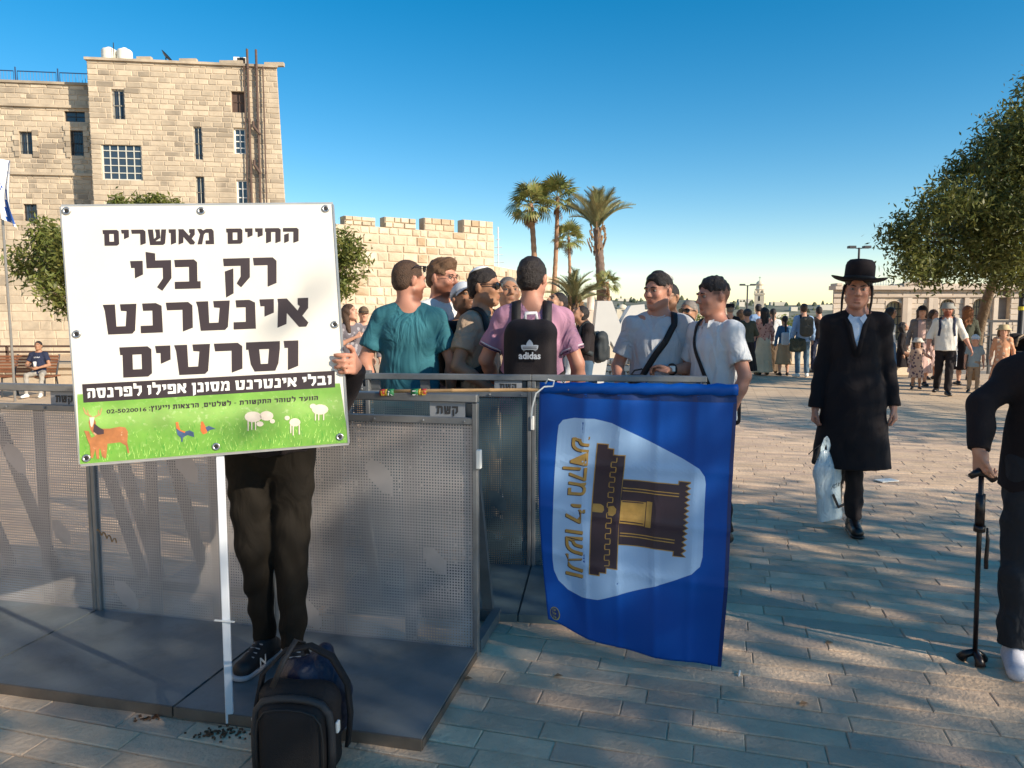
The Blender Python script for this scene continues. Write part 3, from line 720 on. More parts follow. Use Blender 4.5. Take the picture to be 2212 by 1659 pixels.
def tree(base, trunk, blobs, n, size, label, mat=None, group=None, seed=0, spread=.16, r0=.16, cat='tree', name='tree'):
    base = Vector(base); t = empty(name, base, 0, label, cat, group); rel_ = [Vector(p)-base for p in trunk]
    mb = MB(); k = len(rel_); mb.tube(rel_, [r0*(1-.45*i/(k-1)) for i in range(k)], 10)
    mb.build('trunk', m_bark, t, True)
    r = random.Random(seed); top = rel_[-1]
    for i, (c, rad) in enumerate(blobs):
        if i > 9: break
        e = Vector(c)-base; b = MB(); m = (top+e)/2+Vector((r.uniform(-.2, .2), r.uniform(-.2, .2), -.1)); s0 = rel_[-2].lerp(top, r.random())
        b.tube([s0, m, e], [r0*.38, r0*.25, r0*.08], 6); b.build('branch', m_bark, t, True)
    V, Fc = leaves([Vector(c)-base for c, _ in blobs], [q for _, q in blobs], n, size, spread, seed, 4.6 if n > 8000 else 0.)
    cr = mesh_obj('crown', V, Fc, mat or m_leaf, t); return t
def pxblobs(lst, Y, jit=1.2, seed=1):
    r = random.Random(seed); out = []
    for (px, py, rp) in lst:
        y = Y+r.uniform(-jit, jit); p = at(px, py, y); out.append((p, rp/F*y))
    return out
bl = pxblobs([(1938, 520, 40), (1965, 560, 42), (2005, 585, 40), (1995, 500, 55), (2045, 450, 62), (2040, 540, 70), (2090, 480, 90), (2120, 570, 62), (2140, 400, 85), (2165, 500, 95), (2200, 570, 62), (2190, 320, 85), (2225, 420, 130),
              (2235, 275, 66), (2275, 200, 60), (2165, 300, 26), (2080, 375, 32), (2290, 330, 150), (2280, 520, 110)], 14, 1.0, 4)
b0 = at(2100, 800, 17.2); b0.z = 0
tree(b0, [b0, b0+Vector((-.04, -.2, 1.1)), b0+Vector((-.12, -.6, 1.9)), b0+Vector((-.3, -1.2, 2.5)), b0+Vector((-.5, -1.9, 3.1))], bl, 84000, .052, 'big leafy green tree at the right edge of the plaza', seed=4, spread=.115, r0=.135)
# more plaza trees in the same row, outside the frame on the right; their crowns shade the foreground
def off_tree(x, y, r_, z, n, lab, seed):
    rr = random.Random(seed); bl = [(Vector((x+rr.uniform(-1, 1)*r_*.7, y+rr.uniform(-1, 1)*r_*.7, z+rr.uniform(-.5, .5)*r_*.7)), r_*rr.uniform(.35, .55)) for _ in range(9)]
    tree((x, y, 0), [(x, y, 0), (x+.05, y, 1.3), (x-.05, y, z-1)], bl, n, .085, lab, seed=seed, group='plaza trees outside the frame', spread=.2)
OT = 'leafy plaza tree out of frame to the right'
off_tree(10.2, -.5, 2.7, 4.8, 9500, OT+', beside the queue', 21); off_tree(14.5, 4.8, 2.3, 4.9, 4000, OT+', beside the crowd', 22); off_tree(13.4, -3.6, 2.5, 4.7, 9000, OT+', behind the cane', 23); off_tree(9.3, -4.5, 2.1, 4.8, 9000, OT+', nearest the camera', 24)
# two trees by the old walls
bl = pxblobs([(60, 560, 34), (95, 530, 40), (130, 590, 45), (150, 540, 50), (90, 620, 26), (180, 600, 60), (200, 560, 60), (110, 500, 28), (140, 650, 30), (50, 590, 18)], 22, .8, 6)
b0 = at(190, 820, 22); b0.z = gz(b0.x, b0.y); tree(b0, [b0, b0+Vector((0, 0, 1.3)), b0+Vector((-.1, 0, 2.4))], bl, 9000, .10, 'bushy green tree beside the bench, partly hidden by the white protest sign', m_leafl, seed=6, spread=.16)
bl = pxblobs([(700, 540, 55), (735, 520, 38), (745, 580, 42), (770, 560, 26), (735, 620, 30), (700, 610, 50), (660, 560, 60), (785, 590, 12)], 23, .7, 7)
b0 = at(700, 800, 23); b0.z = 0; tree(b0, [b0, b0+Vector((0, 0, 1.3)), b0+Vector((0, 0, 2.6))], bl, 9000, .09, 'dense green tree against the crenellated wall, just right of the white sign', m_leafl, seed=7, spread=.13)
bl = pxblobs([(255, 436, 10), (300, 437, 9), (340, 438, 14), (375, 445, 10), (280, 452, 16), (320, 455, 18)], 30, .4, 8)
b0 = at(310, 760, 30); b0.z = -.4; tree(b0, [b0, b0+Vector((0, 0, 2.5)), b0+Vector((0, 0, 4.6))], bl, 2500, .11, 'slender tree whose tips show above the white sign', m_leafl, seed=8, spread=.12, r0=.09)

# ------------------------------------------------------------------ palms
m_frond = pm('palm_frond', (.15, .17, .045), .5, 0, island=.3, tint=((.34, .28, .09), 2.5, .6))
m_frond_date = pm('date_frond', (.17, .175, .075), .5, 0, island=.25, tint=((.36, .30, .14), 2.2, .6))
m_dead = pm('dead_frond', (.24, .14, .07), .8, 0, island=.3)
m_ptr = pm('palm_trunk', (.33, .19, .115), .9, .3, 4, bump=1, bs=12)
m_dtr = pm('date_trunk', (.16, .11, .085), .9, .3, 5, bump=1.5, bs=10)
def fan_mesh(seed, Lp=.75, Rf=.78):
    r = random.Random(seed); mb = MB(); droop = r.uniform(.1, .35)
    mb.tube([(0, 0, 0), (Lp*.5, 0, .03), (Lp, 0, -.04)], .018, 4)
    n = 17
    for i in range(n):
        a = R(-118+236*i/(n-1)); l_ = Rf*(.62+.38*math.cos(a*.6))*r.uniform(.9, 1.08); a2 = R(6.6)
        z1 = -.04-droop*.15*l_; z2 = -.04-droop*l_-r.uniform(0, .18)*l_
        p0 = (Lp, 0, -.04); m1 = (Lp+math.cos(a-a2)*l_*.6, math.sin(a-a2)*l_*.6, z1); m2 = (Lp+math.cos(a+a2)*l_*.6, math.sin(a+a2)*l_*.6, z1+.02); e = (Lp+math.cos(a)*l_, math.sin(a)*l_, z2)
        mb.add([p0, m1, e, m2], [(0, 1, 3), (1, 2, 3)])
    me = bpy.data.meshes.new('frond'); me.from_pydata(mb.V, [], mb.F); me.materials.append(m_frond); return me
def date_mesh(seed, Lf=2.0, up=.9):
    r = random.Random(seed); mb = MB(); pts = []
    for i in range(9): t = i/8; pts.append(Vector((Lf*t*(1-.08*t), 0, up*Lf*.22*math.sin(t*2.2)-.18*Lf*t*t)))
    mb.tube(pts, [.035*(1-.8*i/8) for i in range(9)], 4)
    n = 34
    for i in range(n):
        t = .1+.9*i/n; k = min(7, int(t*8)); p = pts[k].lerp(pts[k+1], t*8-k); d = (pts[k+1]-pts[k]).normalized()
        l_ = .46*math.sin(math.pi*min(.97, t*.9+.12))**.6*r.uniform(.85, 1.1)
        for s in (-1, 1):
            e = p+(d*.75+Vector((0, s*.62, .28))).normalized()*l_; q = d*.028
            mb.add([p-q, p+q, e], [(0, 1, 2)])
    me = bpy.data.meshes.new('frond'); me.from_pydata(mb.V, [], mb.F); me.materials.append(m_frond_date); return me
fans = [fan_mesh(i) for i in range(5)]; dates = [date_mesh(i) for i in range(4)]
dead = []
for i in range(3): me = fans[i].copy(); me.materials.clear(); me.materials.append(m_dead); dead.append(me)
def palm(px_top, py_top, px_b, Y, kind, label, scale=1., nf=26, ndead=6, r0=.2, seed=0, group=None, zb=None, elr=(-35, 80)):
    top = at(px_top, py_top, Y); base = at(px_b, 700, Y); zb = (-.5 if zb is None else zb); r = random.Random(seed)
    base = Vector((base.x, Y, zb)); t = empty('palm_tree', base, 0, label, 'palm tree', group); tl = top-base
    pts = []; rs = []; n = 36
    for i in range(n+1):
        f = i/n; pts.append(tl*f+Vector((math.sin(f*3)*.12, 0, 0))*(0 if f == 1 else 1)); rs.append(r0*(1.15-.35*f)*(1.08 if i % 2 else .96))
    mb = MB(); mb.tube(pts, rs, 10); mb.build('trunk', m_ptr if kind == 'fan' else m_dtr, t, True)
    if kind == 'date':
        b = MB()
        for i in range(70):
            a = r.uniform(0, 6.28); h = r.uniform(0, 1.3*scale); rr = (r0*.85+.28*scale*math.sin(min(1, h/(1.3*scale)*1.1)*2.6))
            p = tl+Vector((math.cos(a)*rr*.8, math.sin(a)*rr*.8, h-1.15*scale)); b.bar(p-Vector((0, 0, .12)), p+Vector((math.cos(a)*.1, math.sin(a)*.1, .18)), .07, .05)
        b.build('boot_stubs', m_dead, t)
    ms = fans if kind == 'fan' else dates
    for i in range(nf):
        a = i*2.39996+r.uniform(-.2, .2); e = R(elr[0]+(elr[1]-elr[0])*((i+.5)/nf)+r.uniform(-8, 8))
        o = bpy.data.objects.new('frond', ms[i % len(ms)]); COL.objects.link(o); o.parent = t; o.location = tl+Vector((0, 0, -.1)); s = scale*r.uniform(.88, 1.1)
        M = Matrix.Rotation(a, 4, 'Z') @ Matrix.Rotation(-e, 4, 'Y') @ Matrix.Rotation(r.uniform(-.7, .7), 4, 'X'); o.rotation_euler = M.to_euler(); o.scale = (s, s, s)
    for i in range(ndead):
        a = i*2.1+r.uniform(0, 1); o = bpy.data.objects.new('dead_frond', dead[i % 3]); COL.objects.link(o); o.parent = t; o.location = tl+Vector((0, 0, -.35)); s = scale*r.uniform(.6, .8)
        M = Matrix.Rotation(a, 4, 'Z') @ Matrix.Rotation(R(r.uniform(68, 84)), 4, 'Y'); o.rotation_euler = M.to_euler(); o.scale = (s, s, s)
    return t
gP = 'palm trees rising behind the group of men'
palm(1146, 440, 1158, 49, 'fan', 'tall shaggy fan palm with a skirt of dead brown fronds, leftmost of the palms', 1.15, 26, 9, .2, 1, gP)
palm(1204, 425, 1186, 50, 'fan', 'tallest thin-trunked fan palm beside the shaggy one', 1.15, 26, 2, .16, 2, gP)
palm(1228, 512, 1227, 52, 'fan', 'short fan palm between the thin palm and the big date palm', .9, 20, 2, .12, 3, gP)
palm(1289, 492, 1301, 47, 'date', 'big date palm with upright feathery fronds and a thick dark trunk', 1.4, 36, 0, .31, 4, gP, elr=(28, 88))
palm(1311, 608, 1314, 46, 'fan', 'smallest fan palm, just right of the big date palm', .66, 17, 2, .12, 5, gP)
palm(1240, 655, 1240, 30, 'date', 'young date palm with a low spray of arching fronds', .82, 30, 0, .2, 6, gP, elr=(8, 82))

# ------------------------------------------------------------------ far hill, tower, houses
m_hill = pm('hill_scrub', (.17, .17, .135), .95, .3, .02, objco=False, stain=[((.055, .075, .05), .03, .45, .6, .85), ((.36, .32, .25), .05, .6, .72, .6)])
g = np.random.default_rng(3); xs = np.linspace(-150, 1500, 160); prof = 20+3.2*np.sin(xs*.011+.5)+1.6*np.sin(xs*.034)+g.normal(size=160)*.35
def hill(name, xs, z, Y, dY, zb, mat):
    V = []; n = len(xs)
    for k, f in enumerate(np.linspace(0, 1, 7)):
        for i, x in enumerate(xs): V.append((x, Y+dY*f, zb+(z[i]-zb)*math.sin(f*math.pi/2)+math.sin(i*1.3+k*2)*.7*f*(1-f)*4))
    o = mesh_obj(name, V, [(k*n+i, k*n+i+1, (k+1)*n+i+1, (k+1)*n+i) for k in range(6) for i in range(n-1)], mat, smooth_=True); tag(o, kind='structure'); return o
hill('hill', xs, prof, 520, 380, -60, m_hill)
m_wood = pm('far_wood', (.06, .08, .05), .9, 0, island=.4, tint=((.17, .17, .09), 2, .6))
m_farh = pm('far_house_wall', (.62, .57, .48), .9, 0, island=.15)
V_, F_ = leaves([(x, 700+g.uniform(-150, 190), 0) for x in np.linspace(0, 1300, 260)], [1.]*260, 20, 1) if False else (None, None)
mb = MB()
for i in range(900):
    f = g.uniform(.25, 1.); k = g.integers(0, 159); x = xs[k]+g.uniform(0, 10); z = -60+(prof[k]+60)*math.sin(f*math.pi/2)-1; y = 520+380*f; h = g.uniform(2.5, 6.5); w = h*g.uniform(.2, .55)
    mb.lathe([(w, 0), (w*.9, h*.45), (w*.25, h)], (x, y, z), 5)
tag(mb.build('hillside_trees', m_wood), kind='stuff')
mb = MB()
for i in range(150):
    f = g.uniform(.5, 1.); k = g.integers(0, 159); x = xs[k]; z = -60+(prof[k]+60)*math.sin(f*math.pi/2); mb.box((x, 520+380*f-3, z+1.2), (g.uniform(3, 9), 3, g.uniform(1.5, 3.6)))
tag(mb.build('hillside_houses', m_farh), kind='stuff')
# middle-distance greenery
mb = MB(); pts = [(x, g.uniform(120, 190), 0) for x in np.linspace(10, 110, 70)]
V, Fc = leaves([(x, y, -1.2+y*.007+g.uniform(-1, .6)) for x, y, _ in pts], [g.uniform(1.2, 2.6) for _ in pts], 9000, .45, .5, 5)
tag(mesh_obj('valley_trees', V, Fc, m_leafl), kind='stuff')
# bell tower
m_tow = pm('tower_stone', (.62, .54, .42), .85, .1, .6)
def ctr(px, Y): return at(px, 685, Y).x
Yt = 350; bt = empty('bell_tower', (ctr(1639, Yt), Yt, -20), R(-20), 'distant pale stone bell tower with a ribbed dome and a cross', 'tower')
zz = lambda py: at(1639, py, Yt).z+20
MB().box((0, 0, zz(636)/2), (2.15, 2.15, zz(636)/2)).build('shaft', m_tow, bt)
MB().box((0, 0, zz(635)), (2.45, 2.45, .35)).build('cornice', m_tow, bt)
MB().lathe([(2.0, zz(634)), (2.0, zz(626)), (2.3, zz(625)), (1.6, zz(623)), (1.55, zz(616))], n=8).build('belfry', m_tow, bt)
MB().lathe([(1.75, zz(616)), (1.7, zz(613)), (1.35, zz(609.5)), (.7, zz(607)), (.2, zz(605.5))], n=16).build('dome', m_tow, bt, True)
b = MB(); b.tube([(0, 0, zz(606)), (0, 0, zz(597))], .09, 5); b.tube([(-.5, 0, zz(600)), (.5, 0, zz(600))], .09, 5); b.build('cross', m_mtl, bt)
for s in range(4):
    M = Matrix.Rotation(s*math.pi/2, 3, 'Z'); MB().box(M @ Vector((0, -2.17, zz(645))), (.38, .05, 1.1), M).build('belfry_window', m_dark, bt)
    c = M @ Vector((1.75, -1.75, zz(631.5))); MB().lathe([(.5, -1), (.5, .3), (.3, .9), (.05, 1.3)], c, 8).build('corner_turret', m_tow, bt, True)
ab = empty('church', (ctr(1560, 300), 300, -20), 0, 'distant pale church gable with a small pointed turret, left of the bell tower', 'church')
zz = lambda py: at(1560, py, 300).z+20
b = MB(); b.prism([(-2.9, 0), (2.9, 0), (2.9, zz(652)), (0, zz(645)), (-2.9, zz(655))], lambda x, y, t: (x, t, y), 0, 6); b.build('nave', m_tow, ab)
MB().lathe([(.9, zz(652)), (.9, zz(647)), (.5, zz(643)), (.05, zz(638))], (1.6, 1, 0), 10).build('turret', m_tow, ab, True)
ds = empty('domed_house', (ctr(1344, 150), 150, -6), 0, 'small distant domed stone house behind the white sculpture', 'house')
zz = lambda py: at(1344, py, 150).z+6
MB().box((0, 0, zz(668)/2), (1.3, 1.3, zz(668)/2)).build('wall', m_tow, ds); MB().lathe([(1.15, zz(668)), (1.05, zz(663)), (.6, zz(659)), (.1, zz(657))], n=14).build('dome', m_tow, ds, True)
fh = random.Random(5)
for k, (px, py, w, Y, lab) in enumerate(((1230, 668, 3.2, 90, 'distant stone house with a dark window behind the young date palm'), (1262, 672, 2.0, 80, 'small distant stone house left of the stone column'),
        (1296, 676, 2.4, 100, 'low distant stone house right of the stone column'), (1372, 672, 3., 120, 'low distant pale house behind the white sculpture'), (1480, 680, 5, 140, 'low distant pale house between the two young men'))):
    hb = empty('stone_house', (ctr(px, Y), Y, -5), fh.uniform(-.4, .4), lab, 'house', 'distant houses below the plaza'); h = at(px, py, Y).z+5
    MB().box((0, 0, h/2), (w/2, w/2, h/2)).build('wall', m_tow, hb); MB().box((0, 0, h+.1), (w/2+.12, w/2+.12, .12)).build('roof', m_tow, hb); MB().box((-w*.15, -w/2-.02, h-1), (.25, .04, .4)).build('window', m_dark, hb)
# stone column
m_col = pm('column_stone', (.66, .55, .46), .7, .12, 3, bump=.3, bs=20)
cp = at(1276, 672, 50); sc_ = empty('stone_column', (cp.x, 50, 0), 0, 'short pale stone column on a pedestal behind the young date palm', 'column')
z0, z1 = cp.z, at(1276, 628, 50).z
MB().box((0, 0, z0/2), (.42, .42, z0/2), bev=.04).build('pedestal', m_col, sc_); MB().lathe([(.36, z0), (.36, z0+.12), (.27, z0+.2), (.25, (z0+z1)/2), (.24, z1-.18), (.3, z1-.14), (.3, z1)], n=18).build('shaft', m_col, sc_, True)
# street lights on masts
for (px, yt, Y, lab) in ((1615, 616, 60, 'tall thin street light mast left of the bell tower'), (1856, 535, 42, 'street light mast whose head shows above the black hat')):
    p = at(px, yt, Y); t = empty('street_light', (p.x, Y, -3), 0, lab, 'street light', 'street light masts beyond the plaza'); h = p.z+3
    MB().tube([(0, 0, 0), (0, 0, h)], [.1, .06], 8).build('mast', m_mtl, t)
    for s in (-1, 1): MB().bar((0, 0, h-.05), (s*.42, 0, h), .05).build('arm', m_mtl, t); MB().box((s*.42, 0, h+.03), (.2, .16, .07), bev=.02).build('lamp_head', m_mtl, t)

# ------------------------------------------------------------------ classical building on the right
m_rb = pm('pale_limestone', (.55, .45, .36), .85, .12, 1.5, bump=.3, bs=15, island=.1, tint=((.34, .26, .2), 3, .5), objco=False, stain=[((.22, .17, .13), .9, .56, .75, .5)])
Yr = 40; kb = dict(O=Vector((at(1800, 630, Yr).x, Yr, 0)), U=Vector((1, 0, 0)))
rbx = kb['O'].x
rb = empty('classical_building', (0, 0, 0), label='long low classical stone building with a pediment and arched openings', cat='building')
X = lambda px, py=660: uz(px, py, **kb)[0]
Z = lambda py, px=2000: uz(px, py, **kb)[1]
wr = X(2330); zc = Z(626)
arches = [(X(1912), X(1950), Z(735), Z(650)), (X(2030), X(2062), Z(735), Z(646)), (X(2101), X(2129), Z(735), Z(645))]
rects = [(X(2130), X(2140), Z(690), Z(629)), (X(2156), X(2182), Z(690), Z(628)), (X(2200), X(2210), Z(690), Z(632)), (X(1988), X(2003), Z(735), Z(662)), (X(1840), X(1852), Z(700), Z(655)), (X(1872), X(1880), Z(700), Z(655))]
PB = masonry(rb, (rbx, Yr), (1, 0, 0), wr, -1.5, zc, lambda z, r: .3*r.uniform(.9, 1.1), (.5, 1.1), arches+rects, m_rb, nobj=300, seed=15, depth=.04, near=lambda b: -b[2])
for a in arches:      # semicircular head and iron grille
    w = a[1]-a[0]; cx = (a[0]+a[1])/2; zs_ = a[3]-w*.0; n = 10; b = MB()
    pts = [(cx-w/2*math.cos(math.pi*i/n), a[3]-w*.45+w*.45*math.sin(math.pi*i/n)) for i in range(n+1)]
    for s in (0, 1):
        half = pts[:n//2+1] if s == 0 else pts[n//2:]; corner = (a[0], a[3]) if s == 0 else (a[1], a[3])
        poly = half+[corner] if s == 0 else [corner]+half[::-1][::-1]
        b.prism(poly, lambda x, y, t: PB(x, y, t), -.28, .05)
    aw = b.build('arch_spandrel', m_rb, rb)
    b = MB(); 
    for i in range(1, 5): b.tube([PB(a[0]+w*i/5, a[2], -.1), PB(a[0]+w*i/5, a[3]-w*.1, -.1)], .03, 4)
    for i in range(1, 5): z = a[2]+(a[3]-a[2])*i/5; b.tube([PB(a[0], z, -.12), PB(a[1], z, -.12)], .025, 4)
    b.build('grille', m_mtl, rb)
    MB().add([PB(a[0], a[2], -.29), PB(a[1], a[2], -.29), PB(a[1], a[3], -.29), PB(a[0], a[3], -.29)], [(0, 1, 2, 3)]).build('back_panel', pm('pale_gate_board', (.5, .46, .30), .8, .1, 3), rb)
for a in rects: MB().add([PB(a[0], a[2], -.29), PB(a[1], a[2], -.29), PB(a[1], a[3], -.29), PB(a[0], a[3], -.29)], [(0, 1, 2, 3)]).build('recessed_panel', pm('grey_recess', (.2, .17, .15), .8, .2, 2), rb)
def slab(u0, u1, z0, z1, d0, d1, name, m_=None, par=None):
    b = MB(); b.prism([(u0, z0), (u1, z0), (u1, z1), (u0, z1)], lambda x, y, t: PB(x, y, t), d0, d1); return b.build(name, m_ or m_rb, par or rb)
slab(0, wr, zc, zc+.22, -.6, .3, 'cornice'); slab(0, wr, zc-.4, zc-.3, -.01, .12, 'architrave')
pa, pl_, pr_ = X(1986), X(1948), X(2020)
b = MB(); b.prism([(pl_+.2, zc+.22), (pr_-.2, zc+.22), (pa, Z(609))], lambda x, y, t: PB(x, y, t), -3, .12); b.build('pediment', m_rb, rb)
for s, e in ((pl_-.1, pa), (pr_+.1, pa)):
    b = MB(); b.bar(PB(s, zc+.26, .1), PB(e, Z(606), .1), .5, .16); b.build('raking_cornice', m_rb, rb)
for px in (1952, 1962, 2008, 2018, 2085, 2148): slab(X(px)-.12, X(px)+.12, -1.4, zc-.42, .0, .16, 'pilaster')
for k in range(16): u = X(1862)+k*(X(1950)-X(1862))/15; MB().tube([PB(u, zc+.2, -1), PB(u, Z(602), -1)], .025, 4).build('fence_post', m_white, rb)
for z in (Z(603), Z(612)): MB().tube([PB(X(1862), z, -1), PB(X(1950), z, -1)], .018, 4).build('fence_rail', m_white, rb)
slab(X(2040), wr, zc+.22, Z(612), -3, -.2, 'roof_parapet')
slab(X(1801), X(1812), zc+.22, zc+.34, -.5, .35, 'corner_block')

# ------------------------------------------------------------------ parapet, blocks, railings at the far end of the plaza
m_lime = pm('parapet_stone', (.66, .56, .43), .8, .1, 2., bump=.3, bs=20, objco=False)
PY=23
pp = empty('parapet', (0, 0, 0), label='low cream stone parapet behind the crowd at the plaza edge', cat='wall')
x = at(1560, 700, 23).x; x1 = at(1800, 700, 23).x; k = 0
while x < x1:
    w = rnd.uniform(.8, 1.3); up = at(1700, 712, 23).z
    if at(1678, 700, 23).x < x+w/2 < at(1718, 700, 23).x: up = at(1700, 676, 23).z
    mesh_obj('stone', *(lambda b: (b.V, b.F))(MB().box((x+w/2, 23, up/2), (w/2-.01, .25, up/2), bev=.02)), m_lime, pp); x += w
bp = at(1950, 752, 18.6); cbk = MB().prism([(-.42, 0), (.42, 0), (.42, .12), (.36, .2), (.33, bp.z), (-.33, bp.z), (-.36, .2), (-.42, .12)], lambda x, y, t: (x+bp.x, t, y), 18.6, 20.4)
for pxx in (): pass
lk = MB(); lx = at(1070, 700, 23).x; pp2 = empty('low_parapet', (0, 0, 0), 0, 'low stone kerb wall beyond the men at the far edge of the plaza', 'wall'); k = 0
while lx < at(1560, 700, 23).x-.5:
    w = rnd.uniform(.8, 1.2); MB().box((lx+w/2, 23, .3), (w/2-.01, .25, .32), bev=.02).build('stone', m_lime, pp2); lx += w
tag(cbk.build('barrier_block', m_lime), 'cream concrete barrier behind the little girl in the flowered dress', 'barrier block')
sb = at(1333, 776, 17.5); k = 0
stn = empty('stone_block_wall', (sb.x, 17.5, 0), 0, 'short wall of grey-pink stone blocks seen under the white sculpture', 'wall')
for r_ in range(3):
    for c in range(3): MB().box((-.4+c*.42+(r_ % 2)*.08, 0, .1+r_*sb.z/3), (.2, .22, sb.z/6-.01), bev=.02).build('stone', m_col, stn)
rl = empty('metal_railing', (0, 0, 0), label='dark metal crowd railing below the classical building on the right', cat='railing')
a, bz = at(2105, 694, 19), at(2212, 697, 19)
for k in range(7):
    x = a.x+k*.42; MB().bar((x, 19, 0), (x, 19, a.z), .05).build('post', m_mtl, rl)
MB().bar((a.x, 19, a.z), (a.x+2.6, 19, a.z), .06).build('rail', m_mtl, rl); MB().bar((a.x, 19, a.z-.35), (a.x+2.6, 19, a.z-.35), .04).build('rail', m_mtl, rl); MB().bar((a.x, 19, .2), (a.x+2.6, 19, .2), .04).build('rail', m_mtl, rl)
for k in range(24): MB().tube([(a.x+.05+k*.11, 19.03, .2), (a.x+.05+k*.11, 19.03, a.z-.35)], .009, 4).build('bar', m_mtl, rl)
lp = at(2205, 700, 15.5); lamp = empty('lamp_post', (lp.x, 15.5, 0), 0, 'black lamp post with a small yellow round tag at the right edge', 'lamp post')
MB().lathe([(.11, 0), (.11, .3), (.065, .36), (.055, 2.6), (.05, 4.4), (.03, 4.5)], n=14).build('pole', m_mtl, lamp, True)
MB().lathe([(.07, 0), (.07, .08)], (0, 0, at(2205, 666, 15.5).z-.04), 14).build('collar', pm('yellow_tag', (.72, .62, .05), .5, 0), lamp)
MB().box((0, -.07, at(2205, 620, 15.5).z), (.035, .02, .22), bev=.008).build('control_box', m_mtl, lamp)

# ------------------------------------------------------------------ big white letter M sculpture
m_sculp = pm('white_sculpture', (.60, .59, .57), .45, .05, 2)
Ym = 13.2; q = [(1290.6, 650), (1322, 650), (1340, 700), (1363, 660), (1392, 657), (1412, 836), (1382, 836), (1362, 742), (1346, 742), (1331, 757), (1319, 736), (1303, 836), (1272, 836)]
mm = empty('letter_sculpture', (0, 0, 0), 0, 'giant white letter M sculpture standing on the plaza behind the men', 'sculpture')
pq = [at(x, y, Ym) for x, y in q]; b = MB(); b.prism([(p.x, max(0.03, p.z)) for p in pq], lambda x, y, t: (x, t, y), Ym, Ym+.45); b.build('letter_body', m_sculp, mm)
MB().box((at(1342, 700, Ym).x, Ym+.22, .015), (.75, .4, .015), bev=.005).build('base_plate', m_sculp, mm)

# ------------------------------------------------------------------ flag on a pole at the far left
fp = at(18, 600, 17); fl = empty('flagpole', (0, 0, 0), 0, 'thin metal flagpole rising at the left edge beside the bench', 'flagpole')
pb = at(28, 790, 17); pt = at(-14, 200, 17); MB().tube([(pb.x, 17, gz(pb.x, 17)), (pb.x, 17, pb.z), tuple(pt)], .028, 8).build('pole', pm('steel_pole', (.3, .28, .26), .4, .1, 4, metal=.6), fl)
m_fw = pm('flag_white_cloth', (.78, .78, .78), .8, 0); m_fb = pm('flag_blue_cloth', (.02, .09, .36), .8, 0)
hf = empty('hanging_flag', (0, 0, 0), 0, 'blue and white striped flag with a star hanging limp from the pole', 'flag')
def fpt(u, v):      # u across the folded width, v down
    p0 = at(-18, 345, 16.9); p1 = at(14, 345, 16.9); q0 = at(8, 470, 16.9); q1 = at(36, 492, 16.9)
    a = p0.lerp(p1, u); c = q0.lerp(q1, u); p = a.lerp(c, v); p.x += .05*math.sin(v*5+u*2); p.y += .09*math.sin(u*9+v*3); return p
nu, nv = 14, 24; V = [fpt(i/nu, j/nv) for j in range(nv+1) for i in range(nu+1)]
o = mesh_obj('cloth', V, [(j*(nu+1)+i, (j+1)*(nu+1)+i, (j+1)*(nu+1)+i+1, j*(nu+1)+i+1) for j in range(nv) for i in range(nu)], m_fw, hf, True)
o.data.materials.append(m_fb)
for f_, p_ in enumerate(o.data.polygons):
    j, i = divmod(f_, nu); s = i+j*.28
    if 2 < s % 15 < 4.2 or 11 < s % 15 < 13.2 or (abs(s-7.5) < 1.6 and 8 < j < 13 and (i+j) % 2 == 0): p_.material_index = 1
# slatted bench
m_slat = pm('bench_slat_wood', (.20, .075, .035), .5, .15, 6)
Yb = 18.4; e1 = at(123, 800, Yb); xb = e1.x; gzb = gz(xb-1, Yb); sz = at(60, 812, Yb).z
bn_ = empty('park_bench', (xb-1.2, Yb, gzb), 0, 'long brown slatted wooden bench by the low stone wall', 'bench'); sh = sz-gzb
for k in range(6): MB().box((-.1, -.28+k*.085, sh), (1.28, .034, .016), bev=.005).build('seat_slat', m_slat, bn_)
for k in range(6): MB().box((-.14, .24+k*.022, sh+.09+k*.075), (1.2, .012, .03), Matrix.Rotation(-.28, 3, 'X'), bev=.004).build('back_slat', m_slat, bn_)
for x in (-1.1, .0, 1.05):
    b = MB(); b.tube([(x, -.3, 0), (x, -.26, sh-.03), (x, .2, sh-.03), (x, .38, sh+.52)], .022, 6); b.tube([(x, .2, sh-.03), (x, .3, 0)], .022, 6); b.build('leg', m_mtl, bn_)
# ================================================================== CROWD BARRIERS
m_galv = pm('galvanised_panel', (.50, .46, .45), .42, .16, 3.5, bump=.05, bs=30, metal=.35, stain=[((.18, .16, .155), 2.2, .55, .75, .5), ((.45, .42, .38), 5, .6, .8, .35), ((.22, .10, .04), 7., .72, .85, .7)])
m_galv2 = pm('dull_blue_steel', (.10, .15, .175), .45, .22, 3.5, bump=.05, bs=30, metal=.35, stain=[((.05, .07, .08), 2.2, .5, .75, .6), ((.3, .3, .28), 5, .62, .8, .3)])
m_frame = pm('barrier_frame_steel', (.24, .245, .25), .42, .2, 8, bump=.04, bs=60, metal=.5, stain=[((.1, .08, .07), 9, .6, .8, .5)])
m_plate = pm('steel_floor_plate', (.16, .185, .20), .38, .22, 3, bump=.06, bs=25, metal=.4, stain=[((.30, .27, .23), 2.4, .55, .75, .35), ((.06, .06, .06), 5, .55, .8, .5), ((.25, .12, .06), 13, .74, .82, .8)])
m_edge = pm('steel_edge', (.16, .13, .105), .5, .25, 8, metal=.4)
m_namep = pm('grey_name_plate', (.30, .31, .33), .5, .06, 6)
m_nlet = pm('worn_black_letter', (.04, .04, .042), .6, .1, 20)
m_black = pm('black_print', (.012, .011, .012), .6, 0)
BW, PT, TT = .956, 1.03, 1.13
